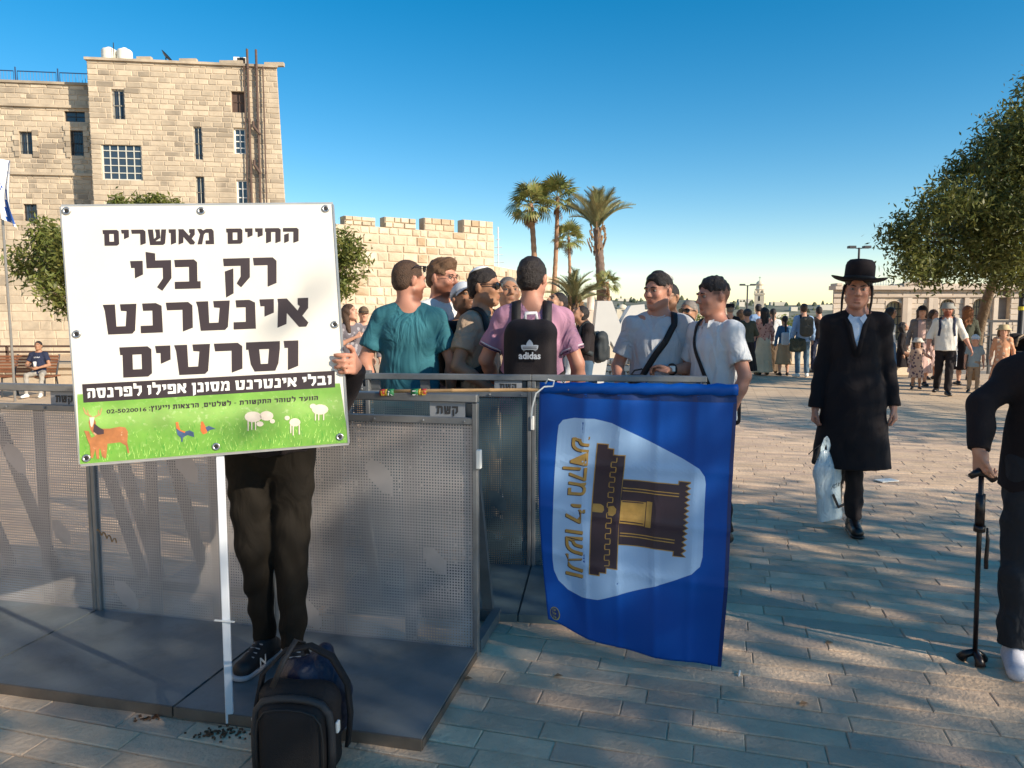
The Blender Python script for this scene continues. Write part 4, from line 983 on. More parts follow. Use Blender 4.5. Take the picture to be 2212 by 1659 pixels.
def perf_mesh(name, mat, bl=None):
    pit = .0125; x0, x1, z0, z1 = .02, BW-.02, .035, PT-.025; nx, nz = int((x1-x0)/pit), int((z1-z0)/pit); h = .0030
    gx, gz_ = np.meshgrid(np.linspace(x0, x1, nx+1), np.linspace(z0, z1, nz+1), indexing='ij')
    G = np.stack([gx, 0*gx, gz_], -1).reshape(-1, 3); ci, cj = np.meshgrid(np.arange(nx), np.arange(nz), indexing='ij'); ci = ci.ravel(); cj = cj.ravel()
    c = np.stack([x0+(ci+.5)*(x1-x0)/nx, 0*ci, z0+(cj+.5)*(z1-z0)/nz], -1); n0 = len(G)
    inn = np.concatenate([c[:, None]+np.array([[sx*h, 0, sz*h] for sx, sz in ((-1, -1), (1, -1), (1, 1), (-1, 1))])[None]], 1).reshape(-1, 3)
    a = ci*(nz+1)+cj; o = np.stack([a, a+nz+1, a+nz+2, a+1], 1); i_ = n0+np.arange(len(ci))[:, None]*4+np.arange(4)
    Fc = np.concatenate([np.stack([o[:, k], o[:, (k+1) % 4], i_[:, (k+1) % 4], i_[:, k]], 1) for k in range(4)])
    # some holes are blocked with paint or dirt
    g = np.random.default_rng(4); X_, Z_ = c[:, 0], c[:, 2]
    bsum = np.sin(X_*9+Z_*4)+np.sin(Z_*13-X_*6+1)+.8*np.sin(X_*23+Z_*17+2)
    bk = (bsum > 2.1)|(g.random(len(ci)) < .01); Fc = np.concatenate([Fc, i_[bk]])
    return np.concatenate([G, inn]), Fc
pV, pF = perf_mesh('p', None)
def make_barrier(label, matp, matf, plate=True, sign_txt=None, flip=False, matpl=None):
    t = empty('crowd_barrier', (0, 0, 0), 0, label, 'crowd barrier', 'steel crowd barriers on the plaza')
    mesh_obj('perforated_panel', pV, pF, matp, t)
    mb = MB(); mb.bar((.01, 0, .02), (BW-.01, 0, .02), .03, .03); mb.build('bottom_rail', matf, t)
    MB().bar((0.02, .0, PT-.012), (BW-.02, .0, PT-.012), .028, .03, bev=.003).build('middle_rail', matf, t)
    MB().bar((-.0, .0, TT-.016), (BW, .0, TT-.016), .042, .034, bev=.004).build('top_rail', matf, t)
    for x in (.012, BW-.012): MB().bar((x, .0, .0), (x, .0, TT-.036), .022, .034, bev=.003).build('end_post', matf, t)
    for x in (.3, .64): MB().bar((x, .028, .03), (x, .028, PT-.03), .05, .02).build('stiffener', matf, t)
    for x in (.05, .34, .90): MB().bar((x, .02, TT-.035), (x, .37, .07), .05, .03).build('strut', matf, t)
    b = MB(); b.bar((.0, .38, .03), (BW, .38, .03), .04, .05); b.bar((.02, .03, .03), (.02, .36, .03), .04, .05); b.bar((BW-.02, .03, .03), (BW-.02, .36, .03), .04, .05); b.build('rear_foot_frame', m_plate, t)
    MB().box((BW/2, -.365, .036), (BW/2-.006, .345, .004)).build('floor_plate', matpl or m_plate, t)
    b = MB(); b.bar((.004, -.715, .020), (BW-.004, -.715, .020), .008, .040); b.bar((.006, -.71, .016), (.006, -.03, .016), .008, .030); b.bar((BW-.006, -.71, .016), (BW-.006, -.03, .016), .008, .030); b.build('plate_edge', m_edge if matp is m_galv else matpl or m_plate, t)
    for x in (.06, .27, .5, .72, .9): MB().lathe([(.006, 0), (.006, .003), (.003, .005)], (x, -.018, PT-.012), 8, Matrix.Rotation(R(90), 3, 'X')).build('rivet', matf, t)
    if sign_txt:
        x0, x1 = BW-.21, BW-.055; np_ = MB().box(((x0+x1)/2, .0, 1.063), ((x1-x0)/2, .004, .033)).build('name_plate', m_namep, t)
        w_, gl = block_text(sign_txt, .14); [decal('letter', g_, lambda a, c: Vector((x0+.03+a/w_*(x1-x0-.06), -.006, 1.045+c*.034)), m_nlet, np_) for g_ in gl]
    MB().box((BW+.006, -.012, .86), (.01, .014, .04), bev=.003).build('latch', m_white, t)
    return t
def put_barrier(p, u, t):   # p = right end on the ground
    u = Vector(u).normalized(); o = Vector(p)-u*BW; t.location = (o.x, o.y, 0); t.rotation_euler = (0, 0, math.atan2(u.y, u.x)); return t
u1 = Vector((.975, -.222, 0)).normalized(); e1 = Vector((-.141, 3.062, 0))
put_barrier(e1, u1, make_barrier('grey perforated steel crowd barrier nearest the camera, with its plate beside the black backpack', m_galv, m_frame, sign_txt='קשת'))
put_barrier(e1-u1*BW, u1, make_barrier('grey perforated steel crowd barrier directly behind the white protest sign', m_galv, m_frame, sign_txt='קשת'))
put_barrier(e1-u1*2*BW, u1, make_barrier('grey perforated steel crowd barrier at the left edge below the bench', m_galv, m_frame, sign_txt='קשת'))
u2 = Vector((.993, -.115, 0)).normalized(); e2 = Vector((1.06, 4.02, 0))
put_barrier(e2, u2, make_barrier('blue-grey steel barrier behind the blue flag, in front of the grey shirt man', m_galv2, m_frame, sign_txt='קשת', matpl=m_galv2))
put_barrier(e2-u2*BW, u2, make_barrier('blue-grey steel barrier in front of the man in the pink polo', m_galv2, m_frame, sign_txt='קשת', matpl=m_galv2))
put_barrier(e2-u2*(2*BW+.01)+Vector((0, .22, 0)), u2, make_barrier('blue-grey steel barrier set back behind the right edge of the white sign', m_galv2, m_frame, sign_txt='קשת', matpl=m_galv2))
# twist of wire at the seam of the near barriers
w = MB(); c = at(222, 1142, 3.42); pts = []
for i in range(26): a = i*.9; pts.append(c+Vector((i*.0035-.01, -.03-.004*math.sin(i), -.0022*i+.012*math.sin(a))))
w.tube(pts, .003, 5); tag(w.build('twisted_wire', pm('rusty_wire', (.35, .2, .09), .7, .3, 20)), 'short rusty twist of wire tied at the barrier seam', 'wire')

# ================================================================== PROTEST SIGN
TL, TR, BRr, BLl = at(145, 445, 2.46), at(716, 443, 2.66), at(757, 955, 2.60), at(160, 1005, 2.40)
C0 = (TL+TR+BRr+BLl)/4; su = ((TR-TL)+(BRr-BLl)).normalized(); sv = ((BLl-TL)+(BRr-TR)); sv = (sv-su*sv.dot(su)).normalized(); sn = su.cross(sv).normalized()
if sn.y > 0: sn = -sn
SWd = ((TR-TL).length+(BRr-BLl).length)/2; SHt = ((BLl-TL).length+(BRr-TR).length)/2
def S(u, v, off=0.): return C0+su*(u-.5)*SWd+sv*(v-.5)*SHt+sn*off
def cpx(P_, x0, y0, sc):      # world point -> zoomed-crop pixel of the photograph
    d = P_-Vector((0, 0, CAMH)); zc_ = d.y*math.cos(PITCH)-d.z*math.sin(PITCH); yc = d.y*math.sin(PITCH)+d.z*math.cos(PITCH)
    return ((W/2+F*d.x/zc_)*1.15732-x0)*sc, ((H/2-F*yc/zc_)*1.15732-y0)*sc
hs_ = homog([(60, 55), (1655, 50), (1765, 1480), (105, 1620)], [(0, 0), (1, 0), (1, 1), (0, 1)])
m_sb = pm('sign_board_white', (.71, .675, .61), .5, .04, 3, stain=[((.60, .60, .60), 5., .62, .8, .25)]); m_sf = pm('sign_edge_metal', (.45, .45, .45), .4, .1, 10, metal=.5)
m_ink = pm('sign_ink', (.035, .022, .026), .55, .1, 9)
sign = empty('protest_sign', (0, 0, 0), 0, 'large white Hebrew protest sign on a white pole with a green meadow along its foot', 'protest sign')
b = MB(); q = [S(0, 0), S(1, 0), S(1, 1), S(0, 1)]; qb = [p-sn*.009 for p in q]; b.add(q+qb, [(0, 3, 2, 1), (4, 5, 6, 7), (0, 1, 5, 4), (1, 2, 6, 5), (2, 3, 7, 6), (3, 0, 4, 7)]); b.build('board', m_sb, sign)
for a, c in (((0, 0), (1, 0)), ((0, 1), (1, 1)), ((0, 0), (0, 1)), ((1, 0), (1, 1))): MB().bar(S(*a, -.005), S(*c, -.005), .004, .016).build('edging', m_sf, sign)
D = lambda off: (lambda x, y: S(*hs_(x, y), off))
# meadow print
def vmat(name):
    m = pm(name, (1, 1, 1), .5, 0, attr=True); return m
m_mead = pm('meadow_print', (.26, .50, .07), .5, .35, 9, stain=[((.62, .78, .30), 26, .52, .72, .55), ((.09, .33, .03), 40, .55, .7, .6), ((.70, .85, .35), 3., .5, .7, .45)])
GX, GY = 40, 14
V = []; cols = []
for j in range(GY+1):
    for i in range(GX+1):
        f = i/GX; g_ = j/GY; xt, yt = 92+f*(1692-92)+15, 1178-f*68; xb, yb_ = 105+f*1660, 1618-f*139
        x, y = xt+(xb-xt)*g_, yt+(yb_-yt)*g_; V.append(D(.0008)(x, y))
        band = .55*math.exp(-((g_-.36)/.16)**2)+.35*(1-smooth(0, .12, g_)); cols.append((1+band*1.3, 1+band*.55, 1+band*2.4) if True else (1, 1, 1))
me_ = mesh_obj('meadow_picture', V, [(j*(GX+1)+i, (j+1)*(GX+1)+i, (j+1)*(GX+1)+i+1, j*(GX+1)+i+1) for j in range(GY) for i in range(GX)], pm('meadow_print_', (.155, .35, .045), .5, .2, 9, attr=True, stain=[((.42, .60, .20), 55, .56, .72, .5), ((.10, .36, .04), 70, .55, .7, .5)]), sign)
ca = me_.data.color_attributes.new('Col', 'FLOAT_COLOR', 'POINT'); ca.data.foreach_set('color', np.array([(*c, 1) for c in cols], np.float32).ravel())
# grass blades along the foot of the picture
polys = [[], []]; r_ = random.Random(3)
for i in range(420):
    f = r_.random(); x = 115+f*1635; y = 1612-f*138-r_.random()**1.5*180; h = r_.uniform(18, 52)*(1-(1600-y-f*138)/400 if True else 1); dx = r_.uniform(-16, 16); polys[i % 2].append([(x-2.2, y), (x+2.2, y), (x+dx, y-max(8, h))])
tag(decal('grass_blades', polys[0], D(.0012), pm('blade_light', (.42, .68, .16), .5, 0), sign), kind='stuff'); tag(decal('grass_blades', polys[1], D(.0014), pm('blade_dark', (.10, .36, .04), .5, 0), sign), kind='stuff')
def line(polys, w, x0, y0, x1, y1, hL, hR):      # text in a slanted line: baseline (x0,y0)->(x1,y1)
    out = []
    for gl in polys:
        gq = []
        for p in gl:
            q = []
            for (a, c) in p: f = a/w; x = x0+(x1-x0)*f; yb_ = y0+(y1-y0)*f; hh = hL+(hR-hL)*f; q.append((x, yb_-c*hh))
            gq.append(q)
        out.append(gq)
    return out
def letters(name, gl, fn, m_):
    for g_ in gl: decal(name, g_, fn, m_, sign)
for txt, a in (('החיים מאושרים', (300, 283, 1455, 271, 92, 87)), ('רק בלי', (457, 545, 1325, 526, 172, 172)), ('אינטרנט', (285, 812, 1515, 765, 180, 172)), ('וסרטים', (375, 1075, 1455, 1026, 186, 178))):
    w, P_ = block_text(txt, .1 if len(txt) < 12 else .12, .5 if txt != 'רק בלי' else .62); letters('letter', line(P_, w, *a), D(.0009), m_ink)
decal('black_band', [[(140, 1115), (1675, 1033), (1678, 1135), (143, 1230)]], D(.0010), m_ink, sign)
w, P_ = block_text('ובלי אינטרנט מסונן אפילו לפרנסה', .13, .4); letters('band_letter', line(P_, w, 168, 1204, 1655, 1118, 62, 56), D(.0018), pm('white_print', (.82, .81, .78), .5, 0))
def fline(s, x0, y0, x1, y1, hL, hR, off=.0015, rtl=True, mat=None, name='small_print'):
    V, Fc = font_text(s, rtl, .006 if rtl else .024); mesh_obj(name, [D(off)(x0+(x1-x0)*u, y0+(y1-y0)*u-(hL+(hR-hL)*u)*v) for u, v in V], Fc, mat or m_ink, sign)
w, P_ = block_text('הוועד לטוהר התקשורת - לשלטים, הרצאות וייעוץ:', .16, .5); letters('small_letter', line(P_, w, 545, 1279, 1575, 1214, 29, 26), D(.0015), m_ink); fline('02-5020016', 283, 1299, 530, 1283, 27, 25, rtl=False)
# little animals printed on the meadow
m_deer = pm('print_deer', (.42, .16, .055), .5, .25, 30, stain=[((.75, .6, .45), 60, .62, .7, .6)]); m_deerd = pm('print_dark', (.06, .035, .04), .5, 0); m_cream = pm('print_cream', (.72, .62, .52), .5, .15, 20); m_orr = pm('print_orange', (.62, .16, .04), .5, .2, 30); m_blu = pm('print_blue', (.05, .09, .18), .5, .3, 40)
decal('printed_deer', [[(215, 1385), (250, 1392), (300, 1392), (360, 1380), (395, 1385), (410, 1410), (408, 1450), (404, 1475), (415, 1545), (405, 1550), (395, 1500), (360, 1478), (300, 1486), (255, 1490), (262, 1570), (245, 1572), (228, 1470), (200, 1430), (178, 1400), (170, 1350), (180, 1322), (200, 1320), (214, 1350)]], D(.0016), m_deer, sign)
decal('printed_neck', [[(205, 1360), (240, 1388), (262, 1400), (262, 1425), (225, 1432), (196, 1410)]], D(.0020), m_deerd, sign)
decal('printed_face', [[(176, 1322), (208, 1320), (200, 1360), (190, 1385), (182, 1375)]], D(.0021), m_cream, sign)
decal('printed_antlers', [[(188, 1322), (150, 1300), (138, 1262), (144, 1258), (158, 1292), (194, 1315)], [(204, 1318), (240, 1298), (252, 1262), (257, 1266), (246, 1306), (208, 1324)], [(168, 1303), (162, 1275), (168, 1275), (176, 1306)], [(228, 1302), (232, 1275), (238, 1276), (236, 1303)]], D(.0018), pm('print_antler', (.5, .3, .12), .5, 0), sign)
decal('printed_fawn', [[(140, 1405), (170, 1408), (182, 1450), (230, 1430), (270, 1432), (284, 1460), (280, 1510), (270, 1580), (255, 1580), (252, 1520), (230, 1520), (226, 1585), (212, 1585), (205, 1520), (188, 1580), (176, 1578), (172, 1500), (155, 1450), (150, 1430)]], D(.0024), m_deer, sign)
decal('printed_rooster', [[(708, 1392), (722, 1385), (735, 1405), (760, 1412), (790, 1402), (815, 1415), (818, 1445), (800, 1440), (778, 1432), (762, 1440), (748, 1450), (746, 1475), (738, 1475), (736, 1450), (715, 1430)]], D(.0016), m_blu, sign)
decal('printed_rooster_head', [[(706, 1352), (722, 1350), (724, 1372), (735, 1400), (765, 1410), (760, 1420), (728, 1405), (710, 1390)]], D(.0020), m_orr, sign)
decal('printed_hen', [[(860, 1350), (872, 1346), (888, 1378), (910, 1392), (895, 1420), (872, 1428), (858, 1405)]], D(.0016), m_orr, sign); decal('printed_hen_tail', [[(888, 1385), (908, 1374), (950, 1392), (915, 1400), (900, 1412)]], D(.0020), m_blu, sign)
sheep = []
for cx, cy, rx, ry in ((1180, 1318, 52, 34), (1222, 1362, 22, 16), (1262, 1312, 42, 30), (1298, 1345, 16, 14), (1435, 1352, 34, 26), (1388, 1325, 16, 14), (1588, 1272, 50, 32), (1545, 1252, 20, 16)):
    sheep.append((cx, cy, rx, ry))
lg = [(x, y, l_) for x, y, l_ in ((1150, 1340, 65), (1172, 1345, 55), (1195, 1345, 55), (1410, 1370, 50), (1425, 1372, 62), (1462, 1368, 60), (1560, 1295, 45), (1580, 1300, 40), (1610, 1298, 40))]
for k in range(4):
    (a, b_) = (sheep[2*k], sheep[2*k+1]); nl = [l_ for l_ in lg if abs(l_[0]-a[0]) < a[2]]
    sp_ = decal('printed_sheep', [ellp(*a, 14)], D(.0016), m_cream, sign); decal('head', [ellp(*b_, 12)], D(.0019), m_cream, sp_)
    for x, y, l_ in nl: decal('leg', [[(x-4, y), (x+4, y), (x+3, y+l_), (x-3, y+l_)]], D(.0026), m_cream, sp_)
m_ring = pm('grommet_metal', (.5, .5, .5), .3, .1, 20, metal=.9)
for (x, y) in ((92, 80), (885, 83), (1612, 75), (120, 808), (1672, 753), (147, 1580), (952, 1505), (1710, 1443)):
    u, v = hs_(x, y); c = S(u, v, .0015); M = Matrix((su, -sv, sn)).transposed(); gmt = MB().lathe([(.0135, 0), (.012, .0035), (.0075, .003), (.006, .0)], c, 16, M).build('grommet', m_ring, sign, True); MB().lathe([(.0062, .0026), (.004, .003)], c, 12, M).build('grommet_hole', m_black, gmt)
m_pole = pm('white_enamel', (.72, .74, .78), .35, .05, 6)
foot = gp(497, 1563); hd = S(*hs_(968, 1560), -.024); hd2 = S(*hs_(900, 900), -.022); dr = (hd-foot).normalized(); MB().bar(foot+Vector((0, 0, .005)), hd, .026, .02, up=sn, bev=.002).build('pole', m_pole, sign); MB().bar(hd-(hd2-hd).normalized()*.01, hd2, .026, .02, up=sn, bev=.002).build('upper_pole', m_pole, sign)
tiep = foot.lerp(hd, .40); MB().bar(tiep+Vector((-.035, -.016, 0)), tiep+Vector((.035, -.016, -.006)), .008, .003).build('tie', m_white, sign)
rebase(sign, foot)

# ================================================================== BLUE FLAG ON A BAMBOO POLE
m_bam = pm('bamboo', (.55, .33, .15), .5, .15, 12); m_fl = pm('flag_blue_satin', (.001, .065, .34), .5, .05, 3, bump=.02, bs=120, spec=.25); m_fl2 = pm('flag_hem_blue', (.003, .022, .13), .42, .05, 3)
bf = empty('blue_flag', (0, 0, 0), 0, 'royal blue flag with a dark temple emblem hanging sideways from a bamboo pole', 'flag')
FA, FB = at(1166, 833, 3.02), at(1592, 838, 2.86); FD, FC = at(1184, 1352, 3.06), at(1557, 1440, 2.84); FC.z = max(FC.z, .03)
pl0 = at(822, 845, 3.14); pdir = (FB-pl0).normalized()
pol = MB(); n = 9; pts = [pl0.lerp(FB, i/n) for i in range(n+1)]; pp_ = []; rr = []
for i, p in enumerate(pts[:-1]): pp_ += [p, p.lerp(pts[i+1], .93), p.lerp(pts[i+1], .965)]; rr += [.0075, .0075, .0092]
pol.tube(pp_+[pts[-1]], rr+[.0075], 10); pol.build('bamboo_pole', m_bam, bf, True)
def flp(u, v, off=0.):
    top = FA.lerp(FB, u); bot = FD.lerp(FC, u); p = top.lerp(bot, v)
    p = p+Vector((.035*math.sin(v*3.1)*(1-u)*-1*.6, 0, 0)) 
    d = .006*math.sin(u*17+v*3)*(.3+v)+.018*math.sin(v*5+u*4+1)*v+.006*math.sin(u*9-v*11)*(.4+.6*v)+.006*math.sin(u*31+v*2)*math.exp(-v*3)+.012*smooth(.0, .06, v)
    cr = 0.
    for k in (.24, .42, .62, .81): cr += .0035*math.exp(-((u-k)/.022)**2)
    for k in (.3, .5, .7): cr += .0035*math.exp(-((v-k)/.018)**2)
    p = p+Vector((0, -1, 0))*(d+cr+off); p.z += .03*u*(1-u)*4*v*-.4; p.z += .035*math.exp(-((u)/.16)**2)*v
    return p
nu, nv = 90, 110; nrm = Vector((0, -1, 0))
V = [flp(i/nu, j/nv) for j in range(nv+1) for i in range(nu+1)]
cl = mesh_obj('flag_cloth', V, [(j*(nu+1)+i, (j+1)*(nu+1)+i, (j+1)*(nu+1)+i+1, j*(nu+1)+i+1) for j in range(nv) for i in range(nu)], m_fl, bf, True)
md = cl.modifiers.new('s', 'SOLIDIFY'); md.thickness = .0012; md.offset = 1
# hem sleeve round the pole
sv_ = []; ns = 12
for i in range(41):
    u = i/40; c = FA.lerp(FB, u)
    for k in range(ns):
        a = 2*math.pi*k/ns; rr_ = .019+.002*math.sin(i*1.7+k)+(.008 if math.sin(a) < -.5 else 0); sv_.append(c+Vector((0, math.cos(a)*rr_-.004, math.sin(a)*rr_*(1+.3*math.sin(i*.9)*.3)-.004)))
mesh_obj('pole_sleeve', sv_, [(i*ns+k, i*ns+(k+1) % ns, (i+1)*ns+(k+1) % ns, (i+1)*ns+k) for i in range(40) for k in range(ns)]+[tuple(range(ns))[::-1], tuple(range(40*ns, 41*ns))], m_fl, bf, True)
hf_ = homog([(60, 95), (1113, 103), (1022, 1590), (60, 1370)], [(0, 0), (1, 0), (1, 1), (0, 1)])
# make the print land where the cloth really is: correct the straight-sided guess
Q = lambda off: (lambda x, y: flp(*hf_(x, y), off))
e_ = 26.
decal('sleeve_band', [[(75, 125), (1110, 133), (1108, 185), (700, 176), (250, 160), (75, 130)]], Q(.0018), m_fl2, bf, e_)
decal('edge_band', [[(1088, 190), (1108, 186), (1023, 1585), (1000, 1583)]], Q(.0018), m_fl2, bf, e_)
m_lb = pm('flag_pale_blue', (.30, .47, .72), .45, .04, 3); m_gold = pm('flag_gold_print', (.42, .25, .065), .45, .2, 25); m_tmp = pm('flag_brown_print', (.035, .02, .032), .5, .1, 9)
decal('pale_shield', [[(155, 310), (175, 282), (230, 268), (330, 272), (420, 295), (480, 325), (640, 405), (800, 490), (890, 545), (922, 590), (928, 630), (915, 820), (905, 1010), (890, 1060), (840, 1095), (640, 1150), (440, 1190), (330, 1218), (250, 1215), (180, 1195), (135, 1160), (115, 1110), (112, 1050), (118, 920), (125, 800), (138, 560), (150, 360)]], Q(.0020), m_lb, bf, e_)
base = [(350, 407), (400, 411), (399, 432), (428, 435), (426, 466), (487, 470), (462, 760), (437, 1058), (380, 1050), (378, 1078), (345, 1075), (343, 1092), (297, 1088), (322, 760)]
zig = []
for k in range(13):
    f = k/13; x = 838-36*f; y = 620+380*f; zig += [(x, y), (x-24, y+14)]
towr = [(480, 598), (778, 630), (780, 612), (838, 618)]+zig+[(803, 1003), (742, 995), (746, 972), (452, 935), (462, 760)]
def grow(p, d):
    cx = sum(a for a, _ in p)/len(p); cy = sum(b_ for _, b_ in p)/len(p); n = len(p); out = []
    A = sum(p[i][0]*p[(i+1) % n][1]-p[(i+1) % n][0]*p[i][1] for i in range(n)); sgn = 1 if A > 0 else -1
    for i in range(n):
        a, b_, c = p[i-1], p[i], p[(i+1) % n]; v1 = Vector((b_[0]-a[0], b_[1]-a[1])).normalized(); v2 = Vector((c[0]-b_[0], c[1]-b_[1])).normalized()
        nn = Vector((v1.y+v2.y, -v1.x-v2.x)); L_ = nn.length; nn = nn/(L_ or 1)*sgn; k = 1/max(.5, L_/2); out.append((b_[0]+nn.x*d*k, b_[1]+nn.y*d*k))
    return out
decal('temple_outline', [grow(base, 5)], Q(.0030), m_gold, bf, e_); decal('tower_outline', [grow(towr, 5)], Q(.0026), m_gold, bf, e_)
decal('temple_tower', [towr], Q(.0036), m_tmp, bf, e_); decal('temple_base', [base], Q(.0040), m_tmp, bf, e_)
lines = []
def seg(x0, y0, x1, y1, w=5):
    d = Vector((x1-x0, y1-y0)).normalized(); n_ = Vector((-d.y, d.x))*w/2; lines.append([(x0+n_.x, y0+n_.y), (x1+n_.x, y1+n_.y), (x1-n_.x, y1-n_.y), (x0-n_.x, y0-n_.y)])
for a in ((478, 640, 778, 675), (477, 655, 776, 690), (462, 878, 750, 915), (460, 892, 748, 930)): seg(*a)
k = 0; y = 478
while y < 1035:        # crenellation line, a stepped band
    xo = 446-(y-478)*.085; a_, c_ = (xo, xo-26) if k % 2 == 0 else (xo-26, xo); seg(a_, y, a_-1.5, y+22, 5); seg(a_-1.5, y+24, c_-1.5, y+24, 4); y += 27 if 1 else 0; k += 1
decal('gold_lines', lines, Q(.0046), m_gold, bf, e_)
decal('gold_door', [[(470, 706), (602, 720), (590, 846), (458, 826)], [(606, 714), (634, 718), (622, 854), (594, 850)], [(326, 725), (365, 727), (380, 738), (382, 758), (372, 772), (322, 768)], [(404, 740), (430, 735), (444, 752), (440, 775), (425, 788), (402, 785)]], Q(.0052), m_gold, bf, e_)
decal('door_lines', [[(476, 716), (588, 727), (588, 722), (476, 710)], [(462, 818), (585, 836), (585, 831), (462, 812)]], Q(.0058), m_tmp, bf, e_)
def vtext(s, x0, x1, y0, y1, dx, mat, off, name):    # lettering turned a quarter: glyph right = down the cloth, glyph up = to the right
    V, Fc = font_text(s, True, .012); mesh_obj(name, [Q(off)(x0+(x1-x0)*v+dx*u, y0+(y1-y0)*u) for u, v in V], Fc, mat, bf)
for s, x0, x1, y0, y1, dx in (('מקדש', 190, 312, 368, 685, -22), ('לי', 192, 288, 732, 832, -4), ('ועשו', 186, 272, 872, 1115, -10)):
    vtext(s, x0-4, x1-4, y0+4, y1+4, dx, m_tmp, .0026, 'letter_shadow'); vtext(s, x0, x1, y0, y1, dx, m_gold, .0033, 'gold_lettering')
V, Fc = font_text('לע', True, .02); 
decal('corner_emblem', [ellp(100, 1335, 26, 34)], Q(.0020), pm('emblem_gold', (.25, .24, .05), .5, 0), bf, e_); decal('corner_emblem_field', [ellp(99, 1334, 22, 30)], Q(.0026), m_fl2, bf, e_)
for k in range(3): mesh_obj('emblem_letter', [Q(.0032)(84+20*v+7*k*0+(u*4), 1306+k*19+15*u) for u, v in V], Fc, MATS['emblem_gold'], bf)
# white tie strings
st = MB(); a = at(1178, 828, 2.99); pts = [a+Vector((.0, -.01, 0)), a+Vector((.01, -.02, .018)), a+Vector((.035, -.02, .012)), a+Vector((.03, -.02, -.01)), a+Vector((-.005, -.02, -.012)), at(1158, 850, 2.97), at(1150, 880, 2.97), at(1148, 905, 2.97)]
st.ribbon(pts, (0, -1, .2), .006, .0015); st.build('tie_string', m_white, bf)
m_tr, m_tg, m_ty = pm('tape_red', (.5, .05, .03), .5, .2, 40), pm('tape_green', (.03, .22, .08), .5, .2, 40), pm('tape_yellow', (.65, .42, .04), .5, .2, 40)
m_gw = MATS['white_print']
for (x0, x1, c) in ((822, 834, m_tr), (834, 839, m_ty), (839, 854, m_tg), (896, 912, m_tg), (912, 918, m_ty), (918, 930, m_tr)):
    a = at(x0, 845-(x0-822)*.01, 3.14).lerp(at(x0, 845, 3.14), .5); f0 = (x0-822)/(1592-822); f1 = (x1-822)/(1592-822); p0, p1 = pl0.lerp(FB, f0), pl0.lerp(FB, f1)
    s_ = MB(); M_ = None; s_.tube([p0+Vector((0, 0, -.006)), p1+Vector((0, 0, -.006))], .0155, 10); tp = s_.build('tape_wrap', c, bf, True)
for (x0, t_) in ((840, 'א'), (898, 'ב'), (824, 'ש'), (919, 'ש')):
    f0 = (x0-822)/(1592-822); p0 = pl0.lerp(FB, f0); V, Fc = font_text(t_, True, .02); mesh_obj('tape_letter', [p0+Vector((u*.022, -.0165, v*.02-.017)) for u, v in V], Fc, m_gw if t_ in 'אב' else m_ty, bf)
rebase(bf, pl0)

# ================================================================== BACKPACK IN FRONT
m_bk = pm('black_cordura', (.006, .004, .005), .75, .15, 20, bump=.12, bs=300); m_bk2 = pm('grey_trim', (.028, .026, .028), .55, .15, 15, bump=.1, bs=250); m_navy = pm('navy_nylon', (.004, .009, .035), .45, .2, 12, bump=.1, bs=150, folds=.5, fs=14)
gb = gp(655, 1690); bp_ = empty('backpack', (gb.x, gb.y+.03, 0), R(-6), 'bulky black and navy backpack with a rounded rim standing on the pavers', 'backpack')
s = SDF(.03); s.box((0, .06, .175), (.155, .06, .175), .06); s.nz = [(.0018, 30, 10, 22, 1., 0), (.0012, 12, 40, 35, 1.5, 2)]; s.build('shell', m_bk, bp_, .007)
s = SDF(.015); s.box((0, 0, .155), (.132, .045, .15), .055); s.build('front_pocket', m_bk, bp_, .006)
pts = []; 
for i in range(25):
    a = math.pi*i/24; pts.append((.145*math.cos(a)*(1 if abs(math.cos(a)) < .9 else 1), -.004, .2+.115*math.sin(a)**.7 if 0 < i < 24 else .03))
pts = [(.143, -.004, .02), (.146, -.004, .12), (.145, -.004, .2), (.136, -.004, .262), (.11, -.004, .298), (.06, -.004, .312), (0, -.004, .316), (-.06, -.004, .312), (-.11, -.004, .298), (-.136, -.004, .262), (-.145, -.004, .2), (-.146, -.004, .12), (-.143, -.004, .02)]
MB().tube(pts, .0155, 8).build('rim', m_bk2, bp_, True); MB().tube([(x*.86, y-.035, z*.92) for x, y, z in pts], .004, 6).build('zip_piping', m_black, bp_, True)
s = SDF(.03); s.ell((.0, .17, .21), (.165, .10, .19)).cone((.02, .2, .33), (.05, .2, .41), .075, .03); s.nz = [(.006, 26, 10, 14, 2.5, 0), (.004, 8, 30, 32, 2., 1)]; s.build('navy_sack', m_navy, bp_, .007)
MB().ribbon([(-.13, .04, .1), (-.155, .05, .25), (-.135, .06, .37), (-.06, .08, .455), (.03, .1, .47), (.11, .1, .43), (.165, .1, .33), (.175, .1, .2), (.165, .09, .08)], [(-1, 0, 0), (-1, 0, .2), (-.8, 0, .5), (-.3, 0, 1), (.1, 0, 1), (.7, 0, .7), (1, 0, .2), (1, 0, 0), (1, 0, 0)], .035, .012).build('carry_strap', m_bk, bp_, True)
MB().ribbon([(.0, .14, .42), (-.01, .13, .47), (-.02, .09, .5), (-.05, .05, .44), (-.08, .01, .35)], [(0, 1, .3), (0, .4, 1), (0, -.3, 1), (0, -1, .4), (0, -1, .1)], .02, .006).build('top_loop', m_bk2, bp_, True)
for x in (-.16, .16): MB().box((x, .02, .2), (.006, .012, .022), bev=.003).build('buckle', m_white, bp_)
bp_.scale = (.86, .9, .82); bp_.location.x -= .035
